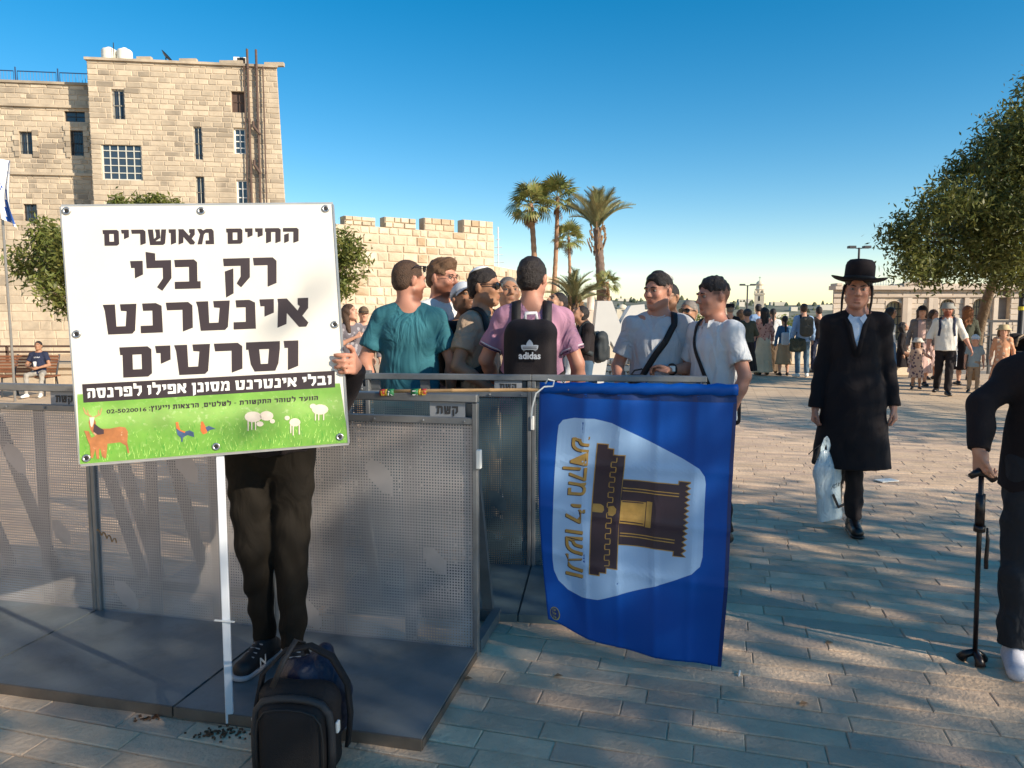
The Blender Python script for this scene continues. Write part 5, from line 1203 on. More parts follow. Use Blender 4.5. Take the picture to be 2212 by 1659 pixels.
# small litter
m_dirt = pm('dry_mulch', (.12, .055, .025), .9, .3, 40)
r_ = random.Random(9)
for (px, py, n_, sp, lab) in ((480, 1585, 60, .06, 'scatter of brown dry crumbs beside the foot of the sign pole'), (325, 1552, 22, .025, 'small clump of brown debris by the plate corner')):
    c = gp(px, py); b = MB()
    for i in range(n_): b.box(c+Vector((r_.gauss(0, sp), r_.gauss(0, sp*.45), .004)), (r_.uniform(.002, .007), r_.uniform(.002, .005), .002), Matrix.Rotation(r_.uniform(0, 3), 3, 'Z'))
    tag(b.build('debris', m_dirt), lab, 'debris', kind='stuff')
tag(MB().box(gp(401, 1541)+Vector((0, 0, .012)), (.014, .01, .01), Matrix.Rotation(.5, 3, 'Z'), bev=.004).build('crumpled_paper', m_white), 'tiny white crumpled scrap at the corner of the floor plate', 'litter')
tag(MB().tube([gp(1596, 1463)+Vector((0, 0, .006)), gp(1598, 1452)+Vector((0, 0, .006))], .004, 6).build('cigarette_butt', m_white), 'small white cigarette butt on the pavers right of the flag', 'litter')
c = gp(1915, 1040); tag(MB().box(c+Vector((0, 0, .01)), (.09, .05, .004), Matrix.Rotation(.3, 3, 'Z')).build('paper_sheet', m_white), 'flat white paper lying on the paving right of the black coat', 'litter')
for (px, py) in ((1205, 1462), (1010, 1468), (1735, 1522), (1790, 1390)):
    c = gp(px, py); b = MB(); b.add([c+Vector((-.02, -.006, .004)), c+Vector((0, -.014, .012)), c+Vector((.022, .0, .005)), c+Vector((0, .012, .01))], [(0, 1, 2, 3)]); tag(b.build('fallen_leaf', m_dead), {1205: 'dry leaf lying in front of the blue flag', 1010: 'dry leaf beside the plate corner of the near barrier', 1735: 'dry curled leaf on the pavers between flag and cane', 1790: 'dry leaf on the shaded pavers below the walking man'}[px], 'leaf')
# ================================================================== PEOPLE
def skinmat(name, col): return pm(name, col, .5, .06, 18, bump=.04, bs=120, attr=True, sss=.06, spec=.35)
SK = {'fair': skinmat('skin_fair', (.56, .30, .205)), 'rosy': skinmat('skin_rosy', (.50, .235, .16)), 'tan': skinmat('skin_tan', (.36, .185, .11)), 'olive': skinmat('skin_olive', (.42, .225, .14))}
def cl(name, col, rough=.85, folds=1.7, fs=7, var=.12, **k): return pm(name, col, rough, var, 4, bump=.06, bs=350, folds=folds, fs=fs, **k)
HC = {'brown': pm('hair_brown', (.07, .035, .018), .6, .3, 60, bump=.5, bs=160), 'dark': pm('hair_dark', (.014, .008, .007), .55, .3, 60, bump=.5, bs=160), 'grey': pm('hair_grey', (.20, .17, .15), .6, .3, 60, bump=.4, bs=160),
      'ginger': pm('hair_ginger', (.28, .10, .03), .55, .3, 50, bump=.5, bs=140), 'lightbrown': pm('hair_light_brown', (.13, .065, .03), .6, .3, 60, bump=.5, bs=160)}
m_eye = pm('eye_white', (.22, .18, .16), .3, 0); m_iris = pm('eye_iris', (.03, .02, .015), .3, 0); m_lens = pm('dark_lens', (.006, .004, .005), .08, 0, spec=.8); m_wire = pm('glasses_frame', (.09, .045, .035), .3, 0)
m_strapb = pm('dark_hat_ribbon', (.004, .003, .004), .7, .1, 30)
m_shoe = pm('black_leather', (.010, .007, .007), .35, .1, 20, bump=.05, bs=80); m_sole = pm('sole_rubber', (.5, .48, .45), .6, .05)
m_kip = pm('white_kippah_cloth', (.72, .76, .82), .8, .05, 10); m_kipd = pm('dark_kippah_cloth', (.02, .02, .03), .8, .05, 10)
NZ = lambda a: [(a, 21, 9, 13, 1.8, 0.), (a*.7, 9, 25, 31, 2.2, 1.3), (a*.5, 47, 31, 22, 1.5, 2.1)]

def person(label, x, y, Hh=1.75, yaw=0., head=(0, 0, 0), skin='fair', hair=('dark', 'short'), top=None, bottom=None, shoes=(None, None), P={}, res=.011, fat=1., fem=False, hs=1., fx=(), z=None,
           hands=None, brow='dark', beard=None, group=None, legs=True, ex=None, name='person', lean=0., face=True, mouth=0.):
    S_ = Hh/1.75; root = empty(name, (x, y, gz(x, y) if z is None else z), R(yaw), label, 'person', group)
    J = dict(sr=(-.158*(.9 if fem else 1)*(1+(fat-1)*.5), .015, 1.405), sl=(.158*(.9 if fem else 1)*(1+(fat-1)*.5), .015, 1.405), er=(-.232*(1+(fat-1)*.4), .04, 1.14), el=(.232*(1+(fat-1)*.4), .04, 1.14), wr=(-.25*(1+(fat-1)*.4), -.03, .885), wl=(.25*(1+(fat-1)*.4), -.03, .885),
             hr=(-.09, .01, .92), hl=(.09, .01, .92), kr=(-.105, -.01, .49), kl=(.105, -.01, .49), ar=(-.11, .03, .085), al=(.11, .03, .085), neck=(0, .02, 1.46), hd=(0, -.005, 1.635), hip=(0, .01, .93))
    J.update(P); ca, sa = math.cos(lean), math.sin(lean)
    def T(p, up=True):      # upper body may lean forward about the hips
        p = A3(p)
        if up and lean: q = p-A3((0, 0, .93)); p = A3((q[0], q[1]*ca-q[2]*sa, q[1]*sa+q[2]*ca))+A3((0, 0, .93))
        return p*S_
    free = set(P)        # joints given by hand are already posed
    G_ = lambda k: A3(J[k])*S_ if k in free or k in ('hr', 'hl', 'kr', 'kl', 'ar', 'al', 'hip') else T(J[k])
    f = 1+(fat-1); fw = .90 if fem else 1.
    Hm = rotm(R(head[0]), R(head[1]), R(head[2])); hsc = S_*hs*1.07
    hc = G_('hd'); hp = lambda p: hc+Hm @ (A3(p)*hsc)
    B_ = SDF(.03*S_)
    def EL(c, r, k=.012, M=None, op='u'): B_.ell(hp(c), A3(r)*hsc, Hm if M is None else Hm @ M, k*hsc, op)
    # head
    B_.ell(hp((0, .012, .028)), A3((.074, .093, .088))*hsc, Hm, .02*hsc); EL((0, -.02, -.03), (.062, .070, .085), .02)
    jw = .046 if not fem else .04
    B_.cone(hp((0, -.062, -.088)), hp((0, -.05, -.07)), .026*hsc, .03*hsc, .025*hsc)
    for s in (-1, 1): B_.cone(hp((s*jw, -.002, -.058)), hp((s*.016, -.062, -.09)), .024*hsc, .018*hsc, .02*hsc); EL((s*.036, -.066, -.022), (.022, .02, .02), .02); EL((s*.077, .012, -.006), (.010, .018, .031), .006, rotm(0, .2, s*.25) if 1 else None)
    if face:
        EL((0, -.078, .026), (.048, .013, .011), .014)
        for s in (-1, 1): EL((s*.030, -.097, .006), (.0160, .015, .0072), .007, op='s'); EL((s*.031, -.086, .018), (.020, .008, .006), .008)
        B_.cone(hp((0, -.088, .012)), hp((0, -.109, -.026)), .008*hsc, .0115*hsc, .012*hsc)
        for s in (-1, 1): EL((s*.012, -.098, -.030), (.009, .009, .007), .006)
        EL((0, -.0885, -.054), (.022, .0085, .0052), .007); EL((0, -.086, -.066-.006*mouth), (.020, .0085, .0060), .007); EL((0, -.084, -.079-.005*mouth), (.02, .008, .005), .01, op='s')
        if mouth: EL((0, -.101, -.061), (.016, .010, .0045), .003, op='s')
    nb = T((0, .022, 1.43)) if 'neck' not in free else G_('neck')
    B_.cone(nb, hp((0, .022, -.055)), .062*S_*(fw if fem else f**.5), .054*S_*fw*min(1, hs), .03*S_)
    # trunk
    tor = [('e', (0, .012, 1.29), (.158*f*fw, .105*f*fw, .165)), ('e', (0, .006, 1.09), (.142*f*fw, .10*f, .16)), ('e', (0, .012, .95), (.158*(f if not fem else 1.02*f), .11*f, .12))]
    Ml = rotm(0, lean, 0)
    for _, c, r in tor: B_.ell(T(c), A3(r)*S_, Ml, .05*S_)
    sr, sl_, er, el, wr, wl = [G_(k) for k in ('sr', 'sl', 'er', 'el', 'wr', 'wl')]
    tz = T((0, .02, 1.475)); B_.cone(sr, sl_, .056*S_*f**.5, None, .04*S_)
    for s_ in (sr, sl_): B_.cone(tz, s_, .052*S_, .048*S_, .04*S_)
    am = f**.6*fw
    for (a, e, w) in ((sr, er, wr), (sl_, el, wl)):
        B_.cone(a, e, .051*S_*am, .040*S_*am, .02*S_); B_.cone(e, e+(w-e)*.35, .039*S_*am, .041*S_*am, .015*S_); B_.cone(e+(w-e)*.3, w, .040*S_*am, .0255*S_*fw, .015*S_)
    # hands
    hd = dict(r=dict(d=None, n=(1, 0, 0), curl=.45), l=dict(d=None, n=(-1, 0, 0), curl=.45)); 
    for k in (hands or {}): hd[k] = {**hd[k], **hands[k]}
    for side, w, e in (('r', wr, er), ('l', wl, el)):
        q = hd[side]; d = Vector(q['d']) if q['d'] is not None else Vector(w-e); d.normalize(); n_ = Vector(q['n']); n_ = (n_-d*n_.dot(d)).normalized()   # n: palm faces this way
        t_ = d.cross(n_).normalized()*(1 if side == 'r' else -1)          # thumb side
        if q.get('thumb'): t_ = Vector(q['thumb']).normalized()
        o = Vector(w); u = hsc*.98 if hs != 1 else S_*(.9 if fem else 1)
        pc = o+d*.048*u; B_.box(pc, A3((.038, .012, .044))*u, .0115*u, np.array(Matrix((t_, n_, d)).transposed()), .012*u); B_.cone(o, o+d*.03*u, .024*u, .022*u, .012*u, flat=(A3(n_), .75))
        cur = q['curl']; far = res > .016
        if far: B_.cone(o+d*.08*u, o+d*.12*u+n_*.03*u*cur*2, .026*u, .018*u, .02*u, flat=(A3(n_), .6)); B_.cone(o+d*.02*u+t_*.03*u, o+d*.08*u+t_*.045*u, .011*u, .009*u, .01*u)
        else:
            for i, (off, L_) in enumerate(((.030, .074), (.0105, .082), (-.0095, .077), (-.0285, .062))):
                cc = q['curls'][i] if 'curls' in q else cur*(1+.12*i); p = o+d*.088*u+t_*off*u-d*abs(off-.005)*.15*u; a = 0.
                for sgi, (fr, ra, rb) in enumerate(((.46, .0092, .0084), (.30, .0084, .0076), (.24, .0076, .0066))):
                    a += cc*(1.0, 1.25, .8)[sgi]; dd = (d*math.cos(a)+n_*math.sin(a)+t_*off*.9).normalized(); p2 = p+dd*L_*fr*u; B_.cone(p, p2, ra*u, rb*u, .0035*u); p = p2
            p = o+d*.022*u+t_*.026*u; td = q.get('td', .5)
            for (dd, l_, ra, rb) in (((d*.75+t_*.62+n_*.25*td), .042, .0125, .0105), ((d*.9+t_*.25+n_*.55*td), .032, .0105, .0095), ((d*.85+t_*.0+n_*.8*td), .024, .0095, .0078)):
                p2 = p+dd.normalized()*l_*u; B_.cone(p, p2, ra*u, rb*u, .005*u); p = p2
    hr, hl, kr, kl, ar, al = [G_(k) for k in ('hr', 'hl', 'kr', 'kl', 'ar', 'al')]
    bare = bottom and bottom[0] == 'skirt'
    if legs and bare:
        for k_, a_ in ((kr, ar), (kl, al)): B_.cone(k_, (k_+a_)/2, .052*S_, .05*S_); B_.cone((k_+a_)/2, a_, .05*S_, .032*S_); B_.cone(((hr if k_ is kr else hl)), k_, .07*S_, .052*S_)
    def colf(V):
        q = (V-hc) @ Hm/hsc; c = np.ones((len(V), 3)); X, Y, Z = q.T
        def blob(cx, cy, cz, rx, ry, rz): return np.clip(1.4-np.sqrt(((X-cx)/rx)**2+((Y-cy)/ry)**2+((Z-cz)/rz)**2), 0, 1)[:, None]
        if face:
            l_ = blob(0, -.095, -.060, .022, .03, .009)*.8; c = c*(1-l_)+c*l_*A3((.80, .55, .56)); ck = np.clip(1.2-np.sqrt(((abs(X)-.04)/.02)**2+((Y+.07)/.04)**2+((Z+.02)/.018)**2), 0, 1)[:, None]; c *= 1-ck*A3((0, .13, .13))
            if res < .012:
                for s in (-1, 1): c *= 1-.38*blob(s*.03, -.083, .008, .019, .02, .013)
        if beard:
            m = np.clip((-.038-Z+.5*np.clip(-Y-.05, 0, 1))/.02, 0, 1)*np.clip((.03-Y)/.02, 0, 1)*np.clip((Z+.135)/.02, 0, 1)*(np.abs(X) < .09); m = (m*beard[1])[:, None]
            lp_ = blob(0, -.1, -.061, .018, .03, .008); m = m*(1-lp_); c = c*(1-m)+m*A3(beard[0])
        if hair[1] in ('short', 'fade', 'buzz', 'quiff'):       # clipped sides
            m = np.clip((Y-.028+.25*np.clip(Z, -1, .06))/.02, 0, 1)*np.clip((Z+.062)/.03, 0, 1)*np.clip((.19-np.abs(Z))/.02, 0, 1); ear = np.clip((np.abs(X)-.074)/.004, 0, 1); sb = np.clip((Z-.004)/.012, 0, 1)*np.clip((Y+.045)/.012, 0, 1)*np.clip((.075-Z)/.01, 0, 1)*(np.abs(X) > .045); m = np.maximum(m, sb); m = (m*(1-ear)*.85)[:, None]; c = c*(1-m)+m*A3({'dark': (.10, .10, .11), 'brown': (.22, .16, .13), 'lightbrown': (.34, .26, .2), 'grey': (.42, .45, .5), 'ginger': (.5, .3, .2)}[hair[0]])
        return c
    body = B_.build('body', SK[skin], root, res, colf)
    # eyes, brows
    if face and res < .018:
        for s in (-1, 1):
            M = Matrix(Hm.tolist()); e = MB().lathe([(.0001, -.0118), (.007, -.0095), (.0115, -.002), (.0115, .004), (.006, .01), (.0001, .0117)], hp((s*.030, -.0795, .005)), 10, M @ Matrix.Rotation(R(90), 3, 'X'), sx=hsc, sy=hsc)
            e = MB(); 
            for (rr_, yy, m_) in ((.0112, 0, m_eye),): 
                e.V = []; e.F = []; e.lathe([(rr_*math.sin(math.pi*i/8)*hsc+1e-5, -rr_*math.cos(math.pi*i/8)*hsc) for i in range(9)], hp((s*.030, -.0765, .005)), 12, M @ Matrix.Rotation(R(-90), 3, 'X'))
            eo = e.build('eye', m_eye, root, True); c_ = hp((s*.030, -.0862, .005)); MB().lathe([(.0052*hsc, 0), (.004*hsc, .0022*hsc)], c_, 10, M @ Matrix.Rotation(R(90), 3, 'X')).build('iris', m_iris, eo)
            b = MB(); b.tube([hp((s*.012, -.0915, .021)), hp((s*.030, -.0945, .0265)), hp((s*.050, -.080, .022))], [.0032*hsc, .0042*hsc, .0016*hsc], 6); b.build('eyebrow', HC[brow], root, True)
    # hair
    hk, hst = hair; hmt = HC[hk]
    if hst not in ('none',):
        Hh_ = SDF(.02*hsc); pl = lambda nn, pt: Hh_.plane(Hm @ A3(nn), hp(pt))
        rh = res*.9
        if hst == 'short': Hh_.ell(hp((0, .013, .031)), A3((.078, .098, .0925))*hsc, Hm); Hh_.ell(hp((0, .045, -.02)), A3((.069, .060, .055))*hsc, Hm, .02*hsc); Hh_.ell(hp((0, -.13, .0)), A3((.13, .070, .088))*hsc, Hm, .02*hsc, 's'); Hh_.ell(hp((0, -.055, -.06)), A3((.12, .10, .088))*hsc, Hm, .02*hsc, 's'); Hh_.nz = [(.0022, 110, 60, 70, 2, 0), (.0018, 60, 150, 90, 2, 1)]
        elif hst == 'buzz': Hh_.ell(hp((0, .013, .029)), A3((.0762, .0955, .0905))*hsc, Hm); Hh_.ell(hp((0, .042, -.02)), A3((.067, .058, .052))*hsc, Hm, .02*hsc); Hh_.ell(hp((0, -.13, .0)), A3((.13, .070, .088))*hsc, Hm, .02*hsc, 's'); Hh_.ell(hp((0, -.055, -.06)), A3((.12, .10, .088))*hsc, Hm, .02*hsc, 's'); Hh_.nz = [(.0012, 130, 70, 90, 2, 0)]
        elif hst == 'fade': Hh_.ell(hp((0, .006, .036)), A3((.0768, .100, .095))*hsc, Hm); Hh_.ell(hp((0, -.13, .0)), A3((.13, .070, .090))*hsc, Hm, .02*hsc, 's'); Hh_.ell(hp((0, .0, -.085)), A3((.16, .16, .118))*hsc, Hm, .035*hsc, 's'); Hh_.nz = [(.003, 90, 60, 50, 2, 0), (.002, 60, 140, 80, 2, 1)]
        elif hst == 'quiff': Hh_.ell(hp((0, .012, .034)), A3((.0775, .098, .094))*hsc, Hm); Hh_.ell(hp((.0, -.050, .098)), A3((.046, .042, .032))*hsc, Hm, .035*hsc); Hh_.ell(hp((0, .045, -.02)), A3((.069, .060, .055))*hsc, Hm, .02*hsc); Hh_.ell(hp((0, -.13, .0)), A3((.13, .070, .088))*hsc, Hm, .02*hsc, 's'); Hh_.ell(hp((0, -.055, -.06)), A3((.12, .10, .088))*hsc, Hm, .02*hsc, 's'); Hh_.nz = [(.004, 90, 40, 50, 2, 0), (.003, 50, 150, 90, 2, 1)]
        elif hst == 'long':
            Hh_.ell(hp((0, .02, .03)), A3((.088, .104, .098))*hsc, Hm); Hh_.ell(hp((0, -.075, -.02)), A3((.056, .06, .085))*hsc, Hm, .01*hsc, 's')
            for s in (-1, 1): Hh_.cone(hp((s*.055, .035, .0)), hp((s*.085, .03+(.0), -.27)), .045*hsc, .03*hsc, .04*hsc); Hh_.cone(hp((s*.03, .07, .0)), hp((s*.04, .085, -.33)), .055*hsc, .035*hsc, .05*hsc)
            Hh_.nz = [(.005, 60, 50, 8, 2, 0), (.004, 90, 70, 12, 2, 1)]
        elif hst == 'ponytail':
            Hh_.ell(hp((0, .015, .035)), A3((.081, .098, .090))*hsc, Hm); pl((0, -.62, -.78), (0, -.078, .07)); Hh_.cone(hp((0, .09, .03)), hp((0, .11, -.32)), .035*hsc, .022*hsc, .03*hsc); Hh_.planes = []; Hh_.ell(hp((0, -.06, -.03)), A3((.075, .075, .10))*hsc, Hm, .01*hsc, 's')
        elif hst == 'beret': hmt = ex['beret']; Hh_.ell(hp((0, .03, .045)), A3((.10, .118, .098))*hsc, Hm); Hh_.ell(hp((0, -.07, -.03)), A3((.075, .075, .095))*hsc, Hm, .01*hsc, 's')
        elif hst == 'bald': Hh_ = None
        if Hh_: Hh_.build('hair' if hst != 'beret' else 'knitted_cap', hmt, root, rh)
    out = dict(root=root, hp=hp, Hm=Hm, hsc=hsc, S=S_, T=T, J={k: G_(k) for k in J}, body=B_, res=res)
    # ---- upper garment
    if top:
        kind, mt = top[0], top[1]; o = dict(off=.013, hem=.90, sl=.62, flare=0., noise=.0036); o.update(top[2] if len(top) > 2 else {})
        g_ = SDF(.035*S_); of = o['off']*S_
        g_.ell(T(tor[0][1]), A3(tor[0][2])*S_+of, Ml, .05*S_)
        fl = .70 if not fem else .74
        wr0 = (.150*f*fw+o['off'])*S_; hx = (.158*f*(1 if fem else fw)+o['off']+o['flare'])*S_
        g_.cone(T((0, .012, 1.27)), T((0, .012, 1.06)), wr0, wr0*.99, .05*S_, flat=(A3(Ml @ A3((0, 1, 0))), fl))
        hemp = T((0, .012, o['hem'])) if o['hem'] > .7 else A3((0, .012, o['hem']))*S_
        if o['hem'] > .7: g_.cone(T((0, .012, 1.10)), hemp, wr0, hx, .04*S_, flat=(A3(Ml @ A3((0, 1, 0))), fl+.04), cap=1)
        else: g_.cone(T((0, .012, 1.10)), T((0, .012, .92)), wr0, hx, .04*S_, flat=(A3((0, 1, 0)), fl+.04)); g_.cone(T((0, .012, .95)), hemp, hx, hx*1.12+o['flare'], .04*S_, flat=(A3((0, 1, 0)), fl+.06), cap=1)
        g_.cone(sr, sl_, .050*S_*f**.5+of, None, .04*S_)
        for s_ in (sr, sl_): g_.cone(tz-A3((0, 0, .008)), s_, .048*S_, .050*S_+of, .04*S_)
        for (a, e, w) in ((sr, er, wr), (sl_, el, wl)):
            if kind in ('tee', 'polo'): g_.cone(a, a+(e-a)*o['sl'], (.049*am+.009)*S_, (.054*am+.016)*S_, .03*S_, cap=1)
            elif kind == 'rolled': g_.cone(a, e, (.053*am+.012)*S_, (.046*am+.014)*S_, .03*S_); g_.cone(e, e+(w-e)*.25, (.046*am+.014)*S_, (.046*am+.014)*S_, .02*S_, cap=1)
            elif kind in ('long', 'coat'):
                th = .012 if kind == 'coat' else .013; g_.cone(a, e, (.053*am+th)*S_, (.044*am+th)*S_, .03*S_); g_.cone(e, w-(w-e)*.02, (.044*am+th)*S_, (.032+th)*S_, .02*S_, cap=1)
        if kind == 'coat' and o.get('open') is not None: pass
        g_.nz = NZ(o['noise'])
        if o.get('vneck'):       # opening that shows the shirt
            pass
        cn = hp((0, .0, 0)); nk = T((0, -.012, 1.50)); g_.ell(nk, A3((.062, .062, .045))*S_, None, .008*S_, 's')
        go = g_.build({'tee': 't_shirt', 'polo': 'polo_shirt', 'long': o.get('name', 'long_sleeved_top'), 'rolled': 'shirt', 'coat': 'coat'}[kind], mt, root, res); out['top'] = g_; out['topo'] = go
        if o.get('collar'):
            cm = o['collar']; c0 = T((0, .012, 1.478)); n = 22; V = []; Fc = []
            for i in range(n+1):
                a = -math.pi/2+.28+(2*math.pi-.56)*i/n; cx, cy = math.cos(a), math.sin(a)
                fr = max(0, -math.sin(a)) 
                for (rr_, dz) in ((.060, .030-.034*fr), (.064, .034-.034*fr), (.083, -.008-.045*fr), (.078, -.012-.045*fr)):
                    V.append(c0+Ml @ A3((cx*rr_, cy*rr_*.95-.012*fr, dz))*S_)
            for i in range(n):
                for k in range(4): Fc.append((i*4+k, i*4+(k+1) % 4, (i+1)*4+(k+1) % 4, (i+1)*4+k))
            Fc += [(0, 1, 2, 3), (n*4+3, n*4+2, n*4+1, n*4)]; co_ = mesh_obj('collar', V, Fc, cm, root, True)
        elif kind == 'tee' and res < .012:
            c0 = T((0, .004, 1.487)); pts = [c0+Ml @ A3((math.cos(a)*.064, math.sin(a)*.060, .022*math.sin(a)-.0))*S_ for a in np.linspace(0, 2*math.pi, 25)]; ps, nr = g_.snap(pts, .001); MB().tube(ps, .006*S_, 6).build('neckband', mt, root, True)
        if kind in ('tee', 'polo') and o.get('trim') and res < .012:
            for (a, e) in ((sr, er), (sl_, el)):
                q = a+(e-a)*o['sl']; d = Vector(e-a).normalized(); b = d.orthogonal().normalized(); c = d.cross(b)
                for (fr, m_) in ((-.022, 0), (-.010, 1)):
                    ring = [q+A3(d)*fr*S_+A3(b*math.cos(t)+c*math.sin(t))*(.075*S_) for t in np.linspace(0, 2*math.pi, 19)]; ps, nr = g_.snap(ring, .0005); MB().tube(ps, .0038*S_, 5).build('sleeve_trim', o['trim'][m_], root, True)
    # ---- lower garment
    if bottom and legs:
        kind, mt = bottom[0], bottom[1]; o = dict(w=1., hem=.10, taper=.058, wz=1.0); o.update(bottom[2] if len(bottom) > 2 else {}); g_ = SDF(.035*S_)
        if kind in ('trousers', 'jeans', 'shorts'):
            g_.ell(A3((0, .012, .95))*S_, (A3((.160*f, .113*f, .11))+.006)*S_, None, .04*S_)
            g_.cone(T((0, .012, 1.0)), A3((0, .012, .92))*S_, .15*f*S_, .158*f*S_, .03*S_, flat=(A3((0, 1, 0)), .7))
            for h_, k_, a_ in ((hr, kr, ar), (hl, kl, al)):
                w = o['w']*f**.7; g_.cone(h_, k_, .092*w*S_, .066*w*S_, .03*S_)
                if kind == 'shorts': continue
                g_.cone(k_, a_+(k_-a_)*max(0, (o['hem']-.085)/.4), .066*w*S_, o['taper']*w*S_, .025*S_, cap=1)
            g_.nz = [(.003, 18, 11, 33, 2.6, .4), (.0028, 12, 20, 51, 2., 1.7), (.002, 40, 22, 15, 1.5, 2.)] if kind == 'trousers' else NZ(.002)
            nm = 'trousers' if kind == 'trousers' else kind
        else:
            hz = o['hem']; w1 = o.get('wide', .24); g_.cone(A3((0, .012, o['wz']))*S_, A3((0, .012, .86))*S_, .135*f*S_, .175*f*S_, .04*S_, flat=(A3((0, 1, 0)), .78)); g_.cone(A3((0, .012, .88))*S_, A3((0, .01, hz))*S_, .172*f*S_, w1*S_, .04*S_, flat=(A3((0, 1, 0)), .8), cap=1)
            g_.nz = [(.006, 52, 38, 2, .6, 0), (.004, 23, 61, 3, .6, 1)]; nm = 'skirt'
        g_.build(nm, mt, root, res); out['bottom'] = g_
    # ---- shoes
    if legs:
        sm, kind = shoes[0] or m_shoe, shoes[1]
        fd = (ex or {}).get('feet', {}) if ex else {}
        for key, a_ in (('r', ar), ('l', al)):
            ya = R(fd.get(key, (14 if key == 'l' else -14))); d = A3((math.sin(ya), -math.cos(ya), 0)); px_ = A3((math.cos(ya), math.sin(ya), 0)); b0 = A3((a_[0], a_[1], a_[2]-.085*S_))
            up_ = (ex or {}).get('pitch', {}).get(key, 0.) if ex else 0.
            s = SDF(.018*S_); zt = A3((0, 0, 1)); d2 = d*math.cos(up_)+zt*math.sin(up_)
            s.cone(b0-d2*.045*S_+zt*.042*S_, b0+d2*.155*S_+zt*.034*S_, .040*S_, .036*S_, flat=(px_, 1.12)); s.cone(b0+zt*.055*S_, b0+zt*.10*S_, .042*S_, .043*S_, cap=1); s.cone(b0+zt*.08*S_, b0+d2*.09*S_+zt*.045*S_, .034*S_, .032*S_)
            s.plane(-np.cross(px_, d2)*-1 if False else (0, 0, -1), b0+zt*.004) if not up_ else None
            so_ = s.build('shoe', sm, root, min(res, .012)); 
            if kind:
                s = SDF(.01); s.cone(b0-d2*.047*S_+zt*.014*S_, b0+d2*.162*S_+zt*.014*S_, .043*S_, .040*S_, flat=(px_, 1.1)); s.planes = []; s.plane((0, 0, 1), b0+zt*.022*S_); s.plane((0, 0, -1), b0+zt*.001); s.build('sole', kind, so_, min(res, .010))
    for fn in fx: fn(out)
    return out
# ---- accessories
def kippah(mt, at_=(0, .045, .085), r_=.062):
    def f(o):
        M = Matrix(o['Hm'].tolist()); h = o['hsc']; tilt = Matrix.Rotation(-math.atan2(at_[1], at_[2]+.02)*1.0, 3, 'X')
        pr = [(.0105*1, .096)]; pr = [(.100*math.sin(a)*h, .100*math.cos(a)*h) for a in np.linspace(.02, .72, 7)]
        MB().lathe(pr[::-1], o['hp']((0, .012, .028)), 20, M @ Matrix.Rotation(R(-32 if at_[1] > .06 else -20), 3, 'X')).build('kippah', mt, o['root'], True)
    return f
def glasses(dark=False, on_head=False, mt=None):
    def f(o):
        hp, h = o['hp'], o['hsc']; M = Matrix(o['Hm'].tolist()); b = MB(); zo = .006 if not on_head else .075; yo = -.102 if not on_head else -.088
        for s in (-1, 1):
            if dark:
                pts = [(s*.008, yo-.002, zo+.014), (s*.03, yo, zo+.018), (s*.056, yo+.008, zo+.015), (s*.058, yo+.010, zo-.004), (s*.044, yo+.004, zo-.021), (s*.022, yo, zo-.02), (s*.009, yo-.002, zo-.006)]
                p3 = [Vector(hp(p)) for p in pts]; n_ = M @ Vector((0, -1, 0)); c = sum(p3, Vector())/7; L_ = MB(); L_.add(p3+[c+n_*.004*h]+[p-n_*.003*h for p in p3], [(i, (i+1) % 7, 7) for i in range(7)]+[(i, 8+i, 8+(i+1) % 7, (i+1) % 7) for i in range(7)]); L_.build('lens', m_lens, o['root'])
            else: b.tube([hp((s*.031+.021*math.cos(a), yo+.006*abs(math.cos(a))*(1 if s*math.cos(a) > 0 else 0), zo-.002+.019*math.sin(a))) for a in np.linspace(0, 6.283, 17)], .0014*h, 5)
            b.tube([hp((s*.056, yo+.010, zo+.008)), hp((s*.074, -.05, zo+.009)), hp((s*.081, .005, zo+.006)), hp((s*.080, .028, zo-.012))], (.0032 if dark else .0018)*h, 5)
        b.tube([hp((-.010, yo, zo+.004)), hp((.010, yo, zo+.004))], .002*h, 5); b.build('spectacle_frame' if not dark else 'sunglasses_frame', mt or (m_lens if dark else m_wire), o['root'], True)
    return f
